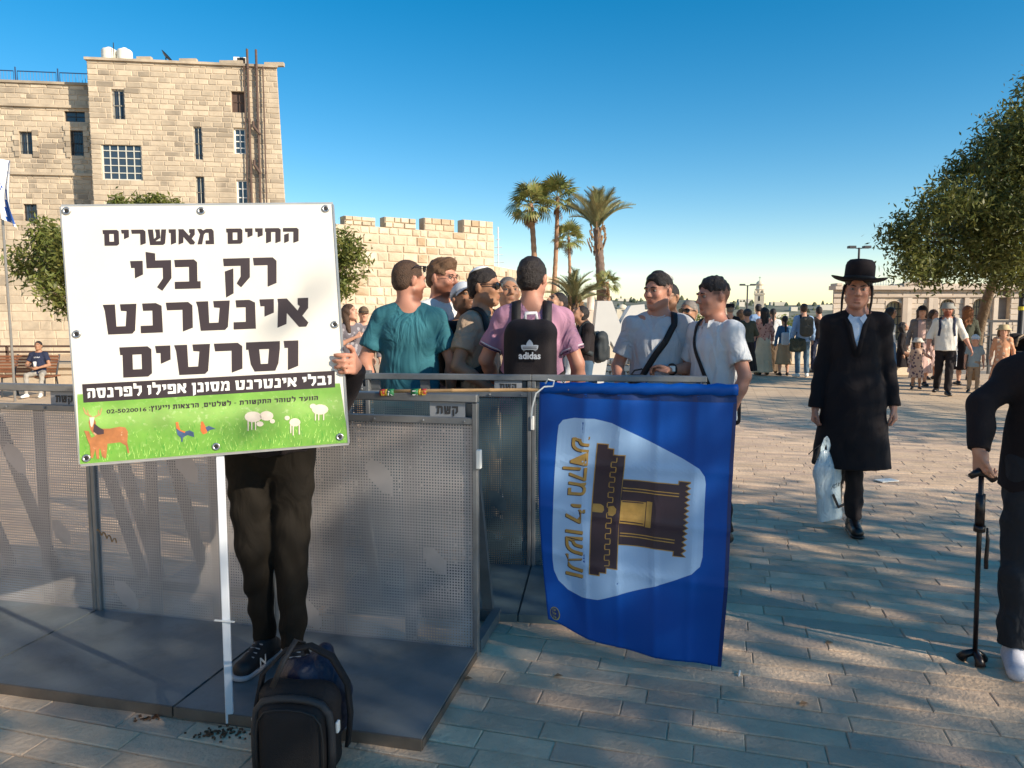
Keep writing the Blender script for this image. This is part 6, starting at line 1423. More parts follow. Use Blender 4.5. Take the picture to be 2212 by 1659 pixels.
def brimhat(kind, mt, band=None):
    def f(o):
        hp, h = o['hp'], o['hsc']; M = Matrix(o['Hm'].tolist())
        if kind == 'high':
            n = 40; V = []; prof = [(.099, 0.0), (.102, .03), (.101, .065), (.100, .095), (.092, .117), (.075, .131), (.045, .136), (.001, .134)]
            br_ = [(.100, .000), (.13, .001), (.164, .006), (.178, .014), (.180, .019), (.172, .015), (.13, .007), (.098, .006)]
            def P_(r, z, a, brim): x, y = math.cos(a)*r, math.sin(a)*r*1.06; z2 = z+(.010*math.cos(2*a)*((r-.1)/.065) if brim else 0); return hp((x*.86 if not brim else x*.90, y+.008, z2+.052+y*-.06))
            for pf, br in ((prof, 0), (br_, 1)):
                b = MB(); m = len(pf)
                for (r, z) in pf: b.V += [tuple(P_(r, z, 2*math.pi*k/n, br)) for k in range(n)]
                for i in range(m-1+(br)): 
                    for k in range(n): b.F.append((i*n+k, i*n+(k+1) % n, ((i+1) % m)*n+(k+1) % n, ((i+1) % m)*n+k))
                b.build('hat_brim' if br else 'hat_crown', mt, o['root'], True)
            b = MB(); n = 40; 
            for (r, z) in ((.1035, .006), (.105, .03), (.100, .031), (.099, .006)): b.V += [tuple(P_(r, z, 2*math.pi*k/n, 0)) for k in range(n)]
            for i in range(4):
                for k in range(n): b.F.append((i*n+k, i*n+(k+1) % n, ((i+1) % 4)*n+(k+1) % n, ((i+1) % 4)*n+k))
            b.build('hat_band', band or m_strapb, o['root'], True)
        elif kind == 'fedora':
            MB().lathe([(r_*h, z*h) for r_, z in ((.145, .045), (.15, .05), (.095, .055), (.093, .11), (.075, .135), (.03, .125), (.001, .12))], hp((0, .01, .0)), 20, M).build('hat', mt, o['root'], True)
        elif kind == 'bucket':
            MB().lathe([(r_*h, z*h) for r_, z in ((.140, .018), (.142, .022), (.094, .065), (.088, .105), (.07, .125), (.001, .13))], hp((0, .01, .0)), 20, M).build('bucket_hat', mt, o['root'], True)
        elif kind == 'cap':
            s = SDF(.01*h); s.ell(hp((0, .012, .036)), A3((.084, .104, .095))*h, o['Hm']); s.plane(o['Hm'] @ A3((0, -.12, -1)), hp((0, -.08, .045))); s.build('cap_crown', mt, o['root'], o['res']*.8)
            V = []; n = 10
            for i in range(n+1):
                a = math.pi*(1+i/n); x = math.cos(a)*.072; V += [hp((x, math.sin(a)*.075-.02, .047)), hp((x*1.02, math.sin(a)*.150-.025, .030-.012*abs(x/.072)**2)), hp((x*1.02, math.sin(a)*.150-.025, .026-.012*abs(x/.072)**2)), hp((x, math.sin(a)*.075-.02, .043))]
            mesh_obj('visor', V, [(i*4+k, i*4+(k+1) % 4, i*4+4+(k+1) % 4, i*4+4+k) for i in range(n) for k in range(4)], mt, o['root'], True)
            if band: V2, F2 = band; 
    return f
def strap(pts, w, mt, off=.003, t=.004, name='strap', which='top', nsub=5):
    """webbing laid on the clothes along rough points (local, S=1 units)"""
    def f(o):
        P_ = []
        for a, b in zip(pts[:-1], pts[1:]):
            for i in range(nsub): P_.append((A3(a)+(A3(b)-A3(a))*i/nsub)*o['S'])
        P_.append(A3(pts[-1])*o['S']); ps, nr = o[which].snap(P_, off); MB().ribbon(ps, nr, w, t).build(name, mt, o['root'], True)
    return f
def top_rucksack(mt, label, size=(.15, .09, .22), c=(0, .21, 1.16), pocket=True, logo=None, straps=True, loop=None, trim=None, group=None, rs=.01, nz=.002):
    """a rucksack worn on the back: a thing of its own at the wearer's back"""
    def f(o):
        r0 = o['root']; S_ = o['S']; M = Matrix.Rotation(r0.rotation_euler.z, 3, 'Z'); t = empty('backpack', r0.location+M @ (Vector(c)*S_), r0.rotation_euler.z, label, 'backpack', group)
        s = SDF(.03); s.box((0, 0, 0), size, min(size)*.85); s.nz = NZ(nz); s.build('main_bag', mt, t, rs)
        if pocket: s = SDF(.02); s.box((0, size[1]*.8, -size[2]*.35), (size[0]*.78, size[1]*.42, size[2]*.48), .03); s.build('front_pocket', mt, t, rs)
        if straps:
            for sx in (-1, 1):
                a = [(sx*.085, c[1]-size[1]-.0, c[2]+size[2]*.75), (sx*.09, .06, 1.50), (sx*.095, -.06, 1.44), (sx*.115, -.13, 1.28), (sx*.15, -.08, 1.12), (sx*.15, .10, 1.04)]
                P_ = []
                for p, q in zip(a[:-1], a[1:]):
                    for i in range(5): P_.append((A3(p)+(A3(q)-A3(p))*i/5)*S_)
                ps, nr = o['top'].snap(P_, .003); off = -(Vector(c)*S_); MB().ribbon([p+off for p in ps], nr, .055 if size[0] > .12 else .035, .010).build('shoulder_strap', trim or mt, t, True)
        if loop: MB().ribbon([(-.035, -size[1]*.4, size[2]*.97), (-.03, -size[1]*.4, size[2]+.035), (.03, -size[1]*.4, size[2]+.035), (.035, -size[1]*.4, size[2]*.97)], (0, 1, .2), .02, .006).build('grab_loop', loop, t, True)
        if logo: logo(t)
        o['bag'] = t
    return f
# ================================================================== THE CAST
blk = cl('black_wool', (.0075, .0035, .005), .9, .5, 7); blk2 = cl('black_cotton', (.009, .0045, .006), .9, .6, 9)
teal = cl('teal_jersey', (.022, .13, .165)); wht = cl('white_jersey', (.62, .62, .62), folds=.6); beige = cl('beige_pique', (.40, .285, .20)); pink = cl('mauve_pique', (.40, .20, .29)); greyT = cl('grey_blue_jersey', (.46, .47, .50))
palew = cl('pale_white_jersey', (.66, .67, .69)); navy = cl('navy_cotton', (.012, .018, .05)); olive = cl('dark_olive_twill', (.013, .010, .007), folds=1.3, fs=6, spec=.2); khaki = cl('khaki_twill', (.30, .22, .15)); jean = cl('blue_denim', (.045, .09, .15), folds=1.2)
ltb = cl('light_blue_cotton', (.25, .38, .60)); greyc = cl('grey_chinos', (.34, .31, .27))
m_strap = pm('black_webbing', (.008, .006, .007), .6, .1, 30, bump=.1, bs=400)
gQ = 'men talking behind the steel barriers'
# the man holding the sign: mostly hidden behind it
sp = gp(592, 1436, .040)
hpos = S(1, .66)+Vector((.022, .072, 0))
def sneaker(o):
    for k, s in (('ar', -1), ('al', 1)):
        a = o['J'][k]; ya = R(-20 if s < 0 else 12); c = Vector((a[0], a[1], a[2]-.085)); d = Vector((math.sin(ya), -math.cos(ya), 0)); px_ = Vector((math.cos(ya), math.sin(ya), 0))
        V, Fc = font_text('N', off=.02); sx = px_*1. if True else px_
        mesh_obj('letter_patch', [c+d*(.075+.045*(1-u)*1.)+px_*(.0475)+Vector((0, 0, .025+.042*v)) for u, v in V], Fc, m_white, o['root'])
        b = MB()
        for i in range(4): b.tube([c+d*(.05+.022*i)+px_*-.022+Vector((0, 0, .092-.008*i)), c+d*(.055+.022*i)+px_*.022+Vector((0, 0, .092-.008*i))], .0028, 5)
        b.build('laces', pm('grey_laces', (.25, .25, .26), .7, 0), o['root'])
lx = hpos.x-sp.x; ly = hpos.y-sp.y; lz = hpos.z-.056
yw = R(8); c_, s_ = math.cos(-yw), math.sin(-yw); hl_ = (lx*c_-ly*s_, lx*s_+ly*c_, lz)
wl_ = (hl_[0], hl_[1], hl_[2])
person('man in black shirt and dark olive trousers holding up the white protest sign', sp.x, sp.y+.02, 1.75, 8, (0, 8, 0), 'rosy', ('dark', 'short'), ('long', blk2, dict(hem=.88, flare=.01)), ('trousers', olive, dict(w=1.0, taper=.043)), (pm('black_sneaker', (.011, .009, .010), .6, .1, 20), pm('silver_sole', (.34, .34, .36), .4, .1)),
       P=dict(el=(wl_[0]-.11, wl_[1]+.13, wl_[2]-.22), wl=wl_, er=(-.27, .0, 1.10), wr=(-.12, -.26, 1.15), kr=(-.060, -.03, .50), kl=(.080, -.04, .49), ar=(-.045, .03, .085), al=(.085, -.07, .085)), res=.0075, fat=1.06, z=.040,
       hands=dict(l=dict(d=(-.05, -1, .10), n=(-1, 0, 0), curls=(.62, .72, .76, .80), td=.3)), fx=[sneaker], ex=dict(feet=dict(r=-22, l=10)))
# group behind the barriers
def Wp(px, Y): return at(px, 700, Y).x
def watch(k, mt=m_white):
    def f(o): e, w = Vector(o['J']['e'+k]), Vector(o['J']['w'+k]); d = (w-e).normalized(); p = w-d*.035; x = d.orthogonal().normalized(); y = d.cross(x); MB().tube([p+(x*math.cos(a)+y*math.sin(a))*.033 for a in np.linspace(0, 6.283, 17)], .008, 6).build('watch_strap', m_strap, o['root'], True); MB().box(p+Vector((0, -.034, .006)), (.018, .006, .018), bev=.004).build('watch_case', mt, o['root'])
    return f
person('man in plain teal t-shirt with sunglasses pushed up on his head, seen from behind', Wp(884, 4.75), 4.75, 1.80, 178, (-48, 3, 0), 'rosy', ('brown', 'buzz'), ('tee', teal, dict(hem=.86, flare=.02, sl=.72)), ('jeans', jean), (None, None),
       P=dict(er=(-.27, .02, 1.14), wr=(-.24, -.1, .90), el=(.275, .05, 1.14), wl=(.20, .02, .92)), res=.0095, fat=1.07, fx=[glasses(True, True)], beard=((.16, .07, .04), .75), brow='brown', group=gQ)
person('tall bearded man in white t-shirt and thin round glasses', Wp(955, 5.35), 5.35, 1.85, 45, (18, 4, 0), 'rosy', ('lightbrown', 'quiff'), ('tee', wht, dict(hem=.88)), ('trousers', blk2), (None, None), res=.0095, fat=1.0, fx=[glasses()], beard=((.20, .10, .05), .8), brow='brown', group=gQ)
def cap_badge(o):
    pts = [o['hp']((.045+.02*math.cos(a), -.075+.008*math.cos(a), .085+.02*math.sin(a))) for a in np.linspace(0, 6.283, 15)]; MB().tube(pts, .0014, 4).build('cap_badge', m_wire, o['root'])
person('man with lowered head under a white baseball cap beside the sunglasses man', Wp(1004, 5.15), 5.15, 1.68, 20, (12, -24, 0), 'tan', ('grey', 'buzz'), ('tee', cl('lilac_jersey', (.35, .25, .38))), ('trousers', navy), (None, None), res=.0095, fx=[brimhat('cap', cl('white_cap_cloth', (.60, .63, .68), folds=.1)), cap_badge], beard=((.13, .10, .08), .7), group=gQ)
person('man in beige polo with white kippah and dark sunglasses facing right', Wp(1046, 4.85), 4.85, 1.76, 62, (8, 0, 0), 'tan', ('dark', 'short'), ('polo', beige, dict(collar=beige, hem=.9, sl=.66)), ('trousers', khaki), (None, None),
       P=dict(el=(.27, -.02, 1.12), wl=(.16, -.2, .98), er=(-.28, .03, 1.14), wr=(-.2, -.2, .98)), res=.0095, fat=1.04, mouth=.6, fx=[kippah(m_kip), glasses(True), top_rucksack(blk, 'black rucksack worn by the man in the beige polo', (.14, .09, .22), (0, .22, 1.20), trim=m_strap)], group=gQ)
person('older man with cropped grey hair looking down behind the sunglasses man', Wp(1098, 5.5), 5.5, 1.74, 30, (-18, -14, 0), 'tan', ('grey', 'buzz'), ('tee', wht), ('trousers', navy), (None, None), res=.010, brow='brown', group=gQ)
# adidas man
m_navyt = pm('navy_trim', (.012, .012, .035), .7, 0); m_whitet = pm('white_trim', (.65, .65, .68), .7, 0); m_logo = pm('white_logo_print', (.66, .66, .68), .6, 0)
def trefoil(t):
    y = .118; s = .052
    def leaf(cx, ang, L_, w):
        pts = []
        for i in range(9): a = i/8; pts.append((w*math.sin(math.pi*a)**.8*(1.0 if a < .5 else 1.), a*L_))
        pts = pts+[(-x, z) for x, z in pts[::-1][1:-1]]; ca_, sa_ = math.cos(ang), math.sin(ang)
        return [(cx+x*ca_+z*sa_, z*ca_-x*sa_) for x, z in pts]
    polys = []
    fn = lambda off: (lambda x, z: Vector((-x, y+off, z+.055)))
    for k, (ang, L_, w) in enumerate(((0, .068, .020), (-.95, .060, .018), (.95, .060, .018))):
        p = leaf(0, ang, L_, w); p = [(x, z) for x, z in p if z > .0] ; decal('logo_leaf', [p], fn(.0005*k), m_logo, t)
    for k, z in enumerate((.006, .0145, .023)): decal('logo_stripe', [[(-.04, z), (.04, z+.001), (.04, z+.0045), (-.04, z+.0035)]], fn(.0025), m_bk3, t)
    V, Fc = font_text('adidas', off=.03); mesh_obj('logo_lettering', [Vector((.062-.124*u, y+.0015, .012+.040*v)) for u, v in V], Fc, m_logo, t)
m_bk3 = pm('black_bag_canvas', (.0085, .004, .006), .8, .15, 18, bump=.12, bs=260)
def adistrap(o):
    a = [(-.17, .19, 1.02), (-.245, .18, 1.13)]
    t = MB(); p0, p1 = Vector((-.150, .205, .955)), Vector((-.255, .155, 1.12)); p0.x += .03; p1.x += .04; t.ribbon([p0, p0.lerp(p1, .5), p1], Vector((-.3, 1, .1)), .026, .003); st_ = t.build('printed_strap', m_whitet, o['root'])
    V, Fc = font_text('adidas adi', off=.02); d = (p0-p1); up = Vector((-.3, 1, .1)).normalized().cross(d.normalized()); n_ = Vector((-.3, 1, .1)).normalized()
    mesh_obj('strap_lettering', [p1+d*(.05+.9*u)+up*(v-.5)*.016*-1+n_*.0045 for u, v in V], Fc, m_bk3, st_)
person('broad man in mauve polo with dark cropped hair seen from behind', Wp(1150, 4.5), 4.5, 1.80, 176, (-20, 0, 0), 'rosy', ('dark', 'short'), ('polo', pink, dict(collar=m_navyt, trim=(m_whitet, m_navyt), hem=.84, flare=.02, sl=.74)), ('trousers', khaki), (None, None),
       P=dict(er=(-.265, .04, 1.14), wr=(-.285, -.06, .88), el=(.275, .0, 1.16), wl=(.23, -.18, 1.0)), res=.009, fat=1.09,
       fx=[top_rucksack(m_bk3, 'black rucksack with a white three-leaf logo on the mauve polo man', (.152, .10, .235), (.0, .225, 1.17), pocket=False, logo=trefoil, loop=m_whitet, trim=m_strap, rs=.009), adistrap], group=gQ)
person('young man bowing his head beside a white hood, behind the mauve polo man', Wp(1203, 7.6), 7.6, 1.70, -60, (0, -35, 0), 'olive', ('dark', 'short'), ('long', wht, dict(off=.03)), ('trousers', navy), (None, None), res=.013, group=gQ)
person('man in black sweatshirt and jeans looking down, with a dark rucksack, by the white sculpture', Wp(1262, 9.6), 9.6, 1.62, -78, (0, -42, 0), 'olive', ('dark', 'short'), ('long', blk2, dict(hem=.92, off=.02)), ('jeans', jean), (None, None), res=.013,
       P=dict(el=(.24, -.06, 1.14), wl=(.12, -.27, 1.16), er=(-.24, -.06, 1.14), wr=(-.12, -.27, 1.16), hd=(0, -.06, 1.61)), fx=[top_rucksack(pm('dark_teal_bag', (.015, .022, .028), .7, .2, 12), 'dark rucksack with a small bottle on the man in the black sweatshirt', (.14, .10, .20), (0, .22, 1.15), rs=.013, nz=.006)])
# grey t-shirt man with camera strap
person('young man in grey t-shirt with kippah, black crossbody strap and a wristwatch', Wp(1421, 4.95), 4.95, 1.735, -10, (-38, 2, 0), 'rosy', ('dark', 'fade'), ('tee', greyT, dict(hem=.86, flare=.02, sl=.74)), ('trousers', cl('dark_charcoal_cotton', (.02, .02, .022))), (None, None),
       P=dict(er=(-.265, .02, 1.13), wr=(-.225, -.16, .93), el=(.275, .02, 1.13), wl=(.07, -.21, 1.125)), res=.009, fat=1.06, hands=dict(l=dict(d=(-1, -.1, .12), n=(0, .2, -1), curl=.7, thumb=(0, -.9, .5))),
       fx=[kippah(m_kip, (0, .07, .07)), watch('l'), strap([(.10, .03, 1.50), (.11, -.1, 1.42), (.05, -.15, 1.30), (-.04, -.15, 1.18), (-.12, -.14, 1.06), (-.17, -.12, 1.0)], .042, m_strap, name='crossbody_strap'), strap([(.10, .03, 1.50), (.08, .12, 1.38), (.0, .15, 1.2), (-.1, .14, 1.05), (-.17, .08, .98)], .042, m_strap, name='crossbody_strap')], group=gQ)
cb = empty('camera_bag', (Wp(1380, 4.72), 4.74, 1.03), 0, 'small glossy black camera bag hanging at the grey t-shirt man\'s hip', 'bag')
s = SDF(.02); s.box((0, 0, 0), (.06, .04, .055), .025); s.cone((.0, -.03, -.01), (-.0, -.075, -.02), .03, .027, cap=1); s.build('bag_body', pm('glossy_black', (.01, .006, .007), .25, .1, 20), cb, .006)
MB().lathe([(.024, 0), (.022, -.004), (.004, -.004)], (0, -.078, -.021), 14, Matrix.Rotation(R(90), 3, 'X')).build('lens_cap', m_lens, cb); MB().tube([(-.05, 0, .04), (-.02, 0, .08), (.03, 0, .09)], .006, 6).build('handle', m_strap, cb)
person('bearded man in black shirt and light glasses glimpsed behind the grey t-shirt man', Wp(1444, 6.6), 6.6, 1.74, -20, (-20, 0, 0), 'tan', ('dark', 'buzz'), ('tee', blk2), ('trousers', navy), (None, None), res=.012, fx=[glasses()], beard=((.1, .06, .05), .7), group=gQ)
person('grey-haired man in dark sunglasses and light blue shirt between the two young men', Wp(1487, 6.9), 6.9, 1.60, -30, (-10, -6, 0), 'tan', ('grey', 'buzz'), ('long', ltb), ('trousers', navy), (None, None), res=.012, fx=[glasses(True)], group=gQ)
person('young man in pale polo with a thin black crossbody strap, profile to the left', Wp(1541, 4.7), 4.7, 1.69, -62, (-14, 4, 0), 'rosy', ('dark', 'fade'), ('polo', palew, dict(collar=palew, hem=.84, sl=.70, flare=.01)), ('trousers', blk2), (m_shoe, None),
       P=dict(er=(-.26, -.0, 1.13), wr=(-.22, -.12, .9), el=(.27, .02, 1.13), wl=(.24, -.06, .90)), res=.009, fat=1.02,
       fx=[strap([(-.09, -.10, 1.40), (-.095, .02, 1.50), (-.07, .10, 1.40), (.03, .14, 1.22), (.12, .10, 1.02), (.17, .03, .92)], .026, m_strap, name='crossbody_strap'), strap([(-.09, -.10, 1.40), (-.02, -.14, 1.25), (.10, -.12, 1.05), (.17, -.03, .92)], .026, m_strap, name='crossbody_strap')], group=gQ)
pb_ = empty('shoulder_bag', (Wp(1580, 4.72), 4.78, .90), R(-62), 'flat black shoulder bag hanging behind the pale polo man', 'bag'); s = SDF(.02); s.box((0, 0, 0), (.11, .035, .14), .03); s.build('bag_body', m_bk3, pb_, .009); MB().box((0, -.037, .05), (.10, .004, .08), bev=.003).build('flap', m_strap, pb_)

# the walking man in the long coat
cgx, cgy = gp(1845, 1150)[:2]; cgy += .05
def payot(o):
    hp = o['hp']
    for s in (-1, 1): MB().tube([hp((s*.076, -.022, .03)), hp((s*.082, -.03, -.02)), hp((s*.083, -.034, -.07)), hp((s*.080, -.036, -.115)), hp((s*.082, -.04, -.15))], [.009, .008, .008, .007, .004], 7).build('side_curl', HC['dark'], o['root'], True)
def shirtfront(o):
    S_ = o['S']; pts = [(-.055, -.10, 1.475), (.055, -.10, 1.475), (.045, -.13, 1.40), (.02, -.15, 1.28), (.004, -.16, 1.20), (-.004, -.16, 1.20), (-.02, -.15, 1.30), (-.045, -.13, 1.40)]
    g = []; rows = 14
    for i in range(rows+1):
        f = i/rows; z = 1.485-f*.285; w = .062*(1-f)**.85
        for j in range(7): g.append(A3(((j/6-.5)*2*w+.006, -.12, z))*S_)
    ps, nr = o['top'].snap(g, .006); sf = mesh_obj('shirt_front', [p for p in ps], [(i*7+j, (i+1)*7+j, (i+1)*7+j+1, i*7+j+1) for i in range(rows) for j in range(6)], m_shirt, o['root'], True)
    for s in (-1, 1):       # lapels and collar wings
        P_ = [A3((s*.066, -.11, 1.475))*S_, A3((s*.050, -.13, 1.40))*S_, A3((s*.028, -.14, 1.30))*S_, A3((.006, -.15, 1.195))*S_]; q, nr = o['top'].snap(P_, .007); MB().ribbon(q, nr, .030, .006).build('lapel', blk, o['root'], True)
        w_ = [A3((s*.012, -.125, 1.468))*S_, A3((s*.052, -.095, 1.500))*S_, A3((s*.060, -.10, 1.465))*S_, A3((s*.040, -.13, 1.425))*S_]; q, nr = o['top'].snap(w_, .016); mesh_obj('collar_wing', [p for p in q]+[p-n_*.006 for p, n_ in zip(q, nr)], [(0, 1, 2, 3), (7, 6, 5, 4), (0, 4, 5, 1), (1, 5, 6, 2), (2, 6, 7, 3), (3, 7, 4, 0)], m_shirt, o['root'])
    for k in range(5): b = A3((.006, -.15, 1.44-k*.048))*S_; q, nr = o['top'].snap([b], .004); MB().lathe([(.0055, 0), (.005, .002)], q[0], 8, Matrix.Rotation(R(90), 3, 'X')).build('button', m_white, o['root'])
    MB().ribbon([A3((-.145, -.10, .99))*S_, A3((.0, -.155, .985))*S_, A3((.15, -.10, .99))*S_], (0, -1, 0), .035, .004) 
m_shirt = cl('pale_blue_white_shirt', (.50, .60, .74), folds=.25)
def laces(o):
    for k in ('ar', 'al'):
        a = Vector(o['J'][k]); b = MB()
        for i in range(3): b.tube([a+Vector((-.025, -.05-.022*i, .0-.008*i)), a+Vector((.025, -.05-.022*i, .0-.008*i))], .003, 5)
        b.tube([a+Vector((.02, -.05, .0)), a+Vector((.05, -.05, .01)), a+Vector((.045, -.05, -.03)), a+Vector((.02, -.05, 0))], .0022, 5); b.tube([a+Vector((-.02, -.05, .0)), a+Vector((-.05, -.05, .01)), a+Vector((-.05, -.05, -.03)), a+Vector((-.02, -.05, 0))], .0022, 5); b.build('laces', m_strap, o['root'])
person('young man in a long black coat and tall black hat walking with a plastic bag', cgx-.02, cgy, 1.745, -21, (-3, 2, 4), 'rosy', ('dark', 'short'), ('coat', blk, dict(hem=.45, off=.020, flare=.035, noise=.003)), ('trousers', blk2, dict(w=1.0, taper=.062)), (m_shoe, m_shoe),
       fat=.86, P=dict(er=(-.205, .03, 1.12), wr=(-.235, -.02, .835), el=(.205, .06, 1.12), wl=(.245, .02, .86), kr=(-.06, .04, .50), ar=(-.07, .34, .26), kl=(.02, -.06, .50), al=(.03, -.02, .085)), res=.0085, mouth=1.,
       hands=dict(r=dict(n=(.8, .2, 0), curl=.75), l=dict(n=(-.8, .3, 0), curl=.6)), fx=[payot, brimhat('high', cl('black_velour', (.008, .004, .006), .95, 0.)), shirtfront, laces], ex=dict(feet=dict(r=0, l=6), pitch=dict(r=-1.0)))
bgp = at(1783, 965, cgy-.08); pb2 = empty('plastic_bag', (bgp.x, bgp.y, bgp.z), R(12), 'translucent white plastic bag with black letters held by the walking man', 'bag')
m_plas = pm('translucent_plastic', (.62, .74, .80), .25, .12, 6, folds=.8, fs=16, spec=.6); N, L, B = nodes_of(m_plas); B.inputs['Alpha'].default_value = .82
s = SDF(.02); s.cone((0, 0, -.06), (.02, 0, -.16), .045, .10, flat=(A3((0, 1, 0)), .4)); s.cone((.02, 0, -.16), (.055, 0, -.50), .098, .088, flat=(A3((0, 1, 0)), .45), cap=1); s.nz = [(.003, 40, 20, 9, 2, 0), (.003, 30, 50, 26, 2, 1)]; s.build('bag_body', m_plas, pb2, .008)
b = MB(); b.ribbon([(-.025, 0, -.08), (-.02, 0, .0), (-.0, 0, .05), (.015, 0, .06)], (0, -1, 0), .03, .003); b.build('handle', m_plas, pb2); b = MB(); b.ribbon([(.03, 0, -.08), (.025, 0, .0), (.01, 0, .05), (.0, 0, .06)], (0, -1, 0), .03, .003); b.build('handle', m_plas, pb2)
V, Fc = font_text('FOX', off=.01); mesh_obj('lettering', [(.01+.062*u+.015*v, -.056-.004, -.28+.034*v+.022*u) for u, v in V], Fc, m_black, pb2)
MB().ribbon([(.03, -.055, -.31), (.06, -.056, -.37), (.075, -.056, -.40), (.12, -.05, -.385)], (0, -1, 0), .018, .002).build('printed_swoosh', m_black, pb2)
s = SDF(.01); s.ell((-.07, -.02, -.04), (.014, .008, .055), rotm(0, 0, .3)); s.build('dark_tag', m_strap, pb2, .005); MB().tube([(-.03, 0, .02), (-.09, -.01, -.01), (-.13, -.01, -.045)], .003, 5).build('cord', m_strap, pb2)

# the elderly figure with a walking cane at the right edge
cpos = gp(2105, 1432); ex_, ey_ = 2.215, 3.0
cane = empty('walking_cane', (cpos.x, cpos.y, 0), 0, 'black folding walking cane with a three-pointed rubber foot at the right edge', 'cane'); hdl = at(2120, 1025, 2.93)-Vector((cpos.x, cpos.y, 0))
m_cane = pm('black_cane', (.012, .006, .006), .35, .1, 20)
MB().tube([(0, 0, .03), tuple(hdl*.55), tuple(hdl)], [.0095, .0095, .010], 10).build('shaft', m_cane, cane, True); MB().tube([tuple(hdl*.73), tuple(hdl*.90)], .018, 10).build('folding_joint', m_cane, cane, True); MB().tube([tuple(hdl*.71), tuple(hdl*.74)], .022, 10).build('joint_ring', m_cane, cane, True)
MB().tube([tuple(hdl+Vector((-.045, 0, -.008))), tuple(hdl+Vector((-.01, 0, .012))), tuple(hdl+Vector((.03, 0, .0))), tuple(hdl+Vector((.052, 0, -.022)))], [.012, .017, .018, .016], 10).build('handle', m_cane, cane, True)
for k in range(3):
    a = k*2.094+.4; MB().tube([(0, 0, .05), (math.cos(a)*.035, math.sin(a)*.035, .03), (math.cos(a)*.05, math.sin(a)*.05, .006)], [.014, .017, .022], 8).build('rubber_foot', m_cane, cane, True)
q = hdl*.73; MB().tube([tuple(q+Vector((.025, -.01, 0))), tuple(q+Vector((.03, -.01, -.05))), tuple(q+Vector((.028, -.01, -.13))), tuple(q+Vector((.03, -.01, -.17)))], [.004, .007, .008, .008], 7).build('wrist_strap', m_cane, cane, True)
hw = Vector((cpos.x, cpos.y, 0))+hdl-Vector((ex_, ey_, 0)); wv = at(2114, 975, 2.95)-Vector((ex_, ey_, 0)); ev_ = at(2122, 872, 3.02)-Vector((ex_, ey_, 0)); sv2 = at(2196, 812, 3.02)-Vector((ex_, ey_, 0))
person('person in black jacket and dark trousers leaning on a cane at the right edge', ex_, ey_, 1.62, 0, (0, 0, 0), 'fair', ('grey', 'short'), ('long', blk, dict(hem=.80, off=.022, flare=.01, name='jacket')), ('trousers', cl('charcoal_wool', (.014, .016, .022)), dict(w=1.05)), (pm('white_mesh_sneaker', (.5, .5, .56), .8, .1, 90), None),
       P={k: tuple(Vector(v)/(1.62/1.75)) if k in ('er', 'wr') else tuple(v) for k, v in dict(er=ev_, wr=wv, sr=tuple(Vector(sv2)/(1.62/1.75)), sl=(.19, .02, 1.215), el=(.28, .05, .95), wl=(.28, -.03, .72), hd=(.03, -.10, 1.40), neck=(0, .0, 1.25), ar=(-.13, -.02, .08), kr=(-.12, -.01, .44)).items()}, res=.0085, fat=1.08, lean=.12,
       hands=dict(r=dict(d=(.05, -.35, -1), n=(.9, .1, -.1), curl=.85, thumb=(-.2, -1, .1))), ex=dict(feet=dict(r=-28, l=14)))
# ------------------------------------------------------------------ people further back
flor = cl('flowered_cotton', (.50, .36, .28)); 
def pattern(name, c1, c2, sc, th=.35):
    m = pm(name, c1, .85, .05, 4, folds=.6); N, L, B = nodes_of(m); v = N.new('ShaderNodeTexVoronoi'); v.inputs['Scale'].default_value = sc; tc = N.new('ShaderNodeTexCoord'); L.new(tc.outputs['Object'], v.inputs['Vector'])
    r = N.new('ShaderNodeMapRange'); r.inputs[1].default_value = th+.08; r.inputs[2].default_value = th; L.new(v.outputs['Distance'], r.inputs[0]); mx = N.new('ShaderNodeMix'); mx.data_type = 'RGBA'; L.new(r.outputs[0], mx.inputs[0]); L.new(B.inputs['Base Color'].links[0].from_socket, mx.inputs[6]); mx.inputs[7].default_value = (*c2, 1); L.new(mx.outputs[2], B.inputs['Base Color']); return m
p_blouse = pattern('grey_print_blouse', (.13, .115, .13), (.30, .28, .30), 15); p_floral = pattern('floral_print', (.48, .34, .27), (.08, .05, .08), 17, .33); p_pink = pattern('pink_print', (.62, .33, .26), (.30, .10, .08), 16, .3); p_orange = pattern('orange_print', (.62, .30, .17), (.70, .50, .36), 14, .3)
cream = cl('cream_pleats', (.64, .54, .38)); brown = cl('brown_cotton', (.13, .085, .05)); greenk = cl('olive_knit', (.055, .06, .04)); bluek = cl('blue_knit', (.05, .13, .24)); beigep = cl('beige_pleats', (.42, .29, .17)); pinkc = cl('pale_pink_cotton', (.62, .42, .38)); greyk = cl('grey_cardigan', (.16, .14, .14)); greyblue = cl('grey_blue_tee', (.25, .31, .34)); denim2 = cl('faded_denim', (.10, .17, .24))
gC = 'people standing along the far parapet'; gW = 'people walking towards the camera on the right'
def stand(px, Y, Hh, lab, yaw=180, **k): k.setdefault('res', .017); k.setdefault('face', abs(((yaw+180) % 360)-180) < 100); k.setdefault('shoes', (None, None)); return person(lab, Wp(px, Y), Y, Hh, yaw, **k)
stand(1576, 17.4, 1.74, 'man in black suit and black fedora seen from behind, left end of the crowd', hair=('grey', 'short'), top=('coat', blk, dict(hem=.75)), bottom=('trousers', blk), fx=[brimhat('fedora', blk)], group=gC)
stand(1600, 19.3, 1.64, 'light-haired woman glimpsed between the fedora man and the knitted cap', 150, hair=('lightbrown', 'long'), top=('long', brown), bottom=('skirt', brown, dict(hem=.25)), fem=True, group=gC)
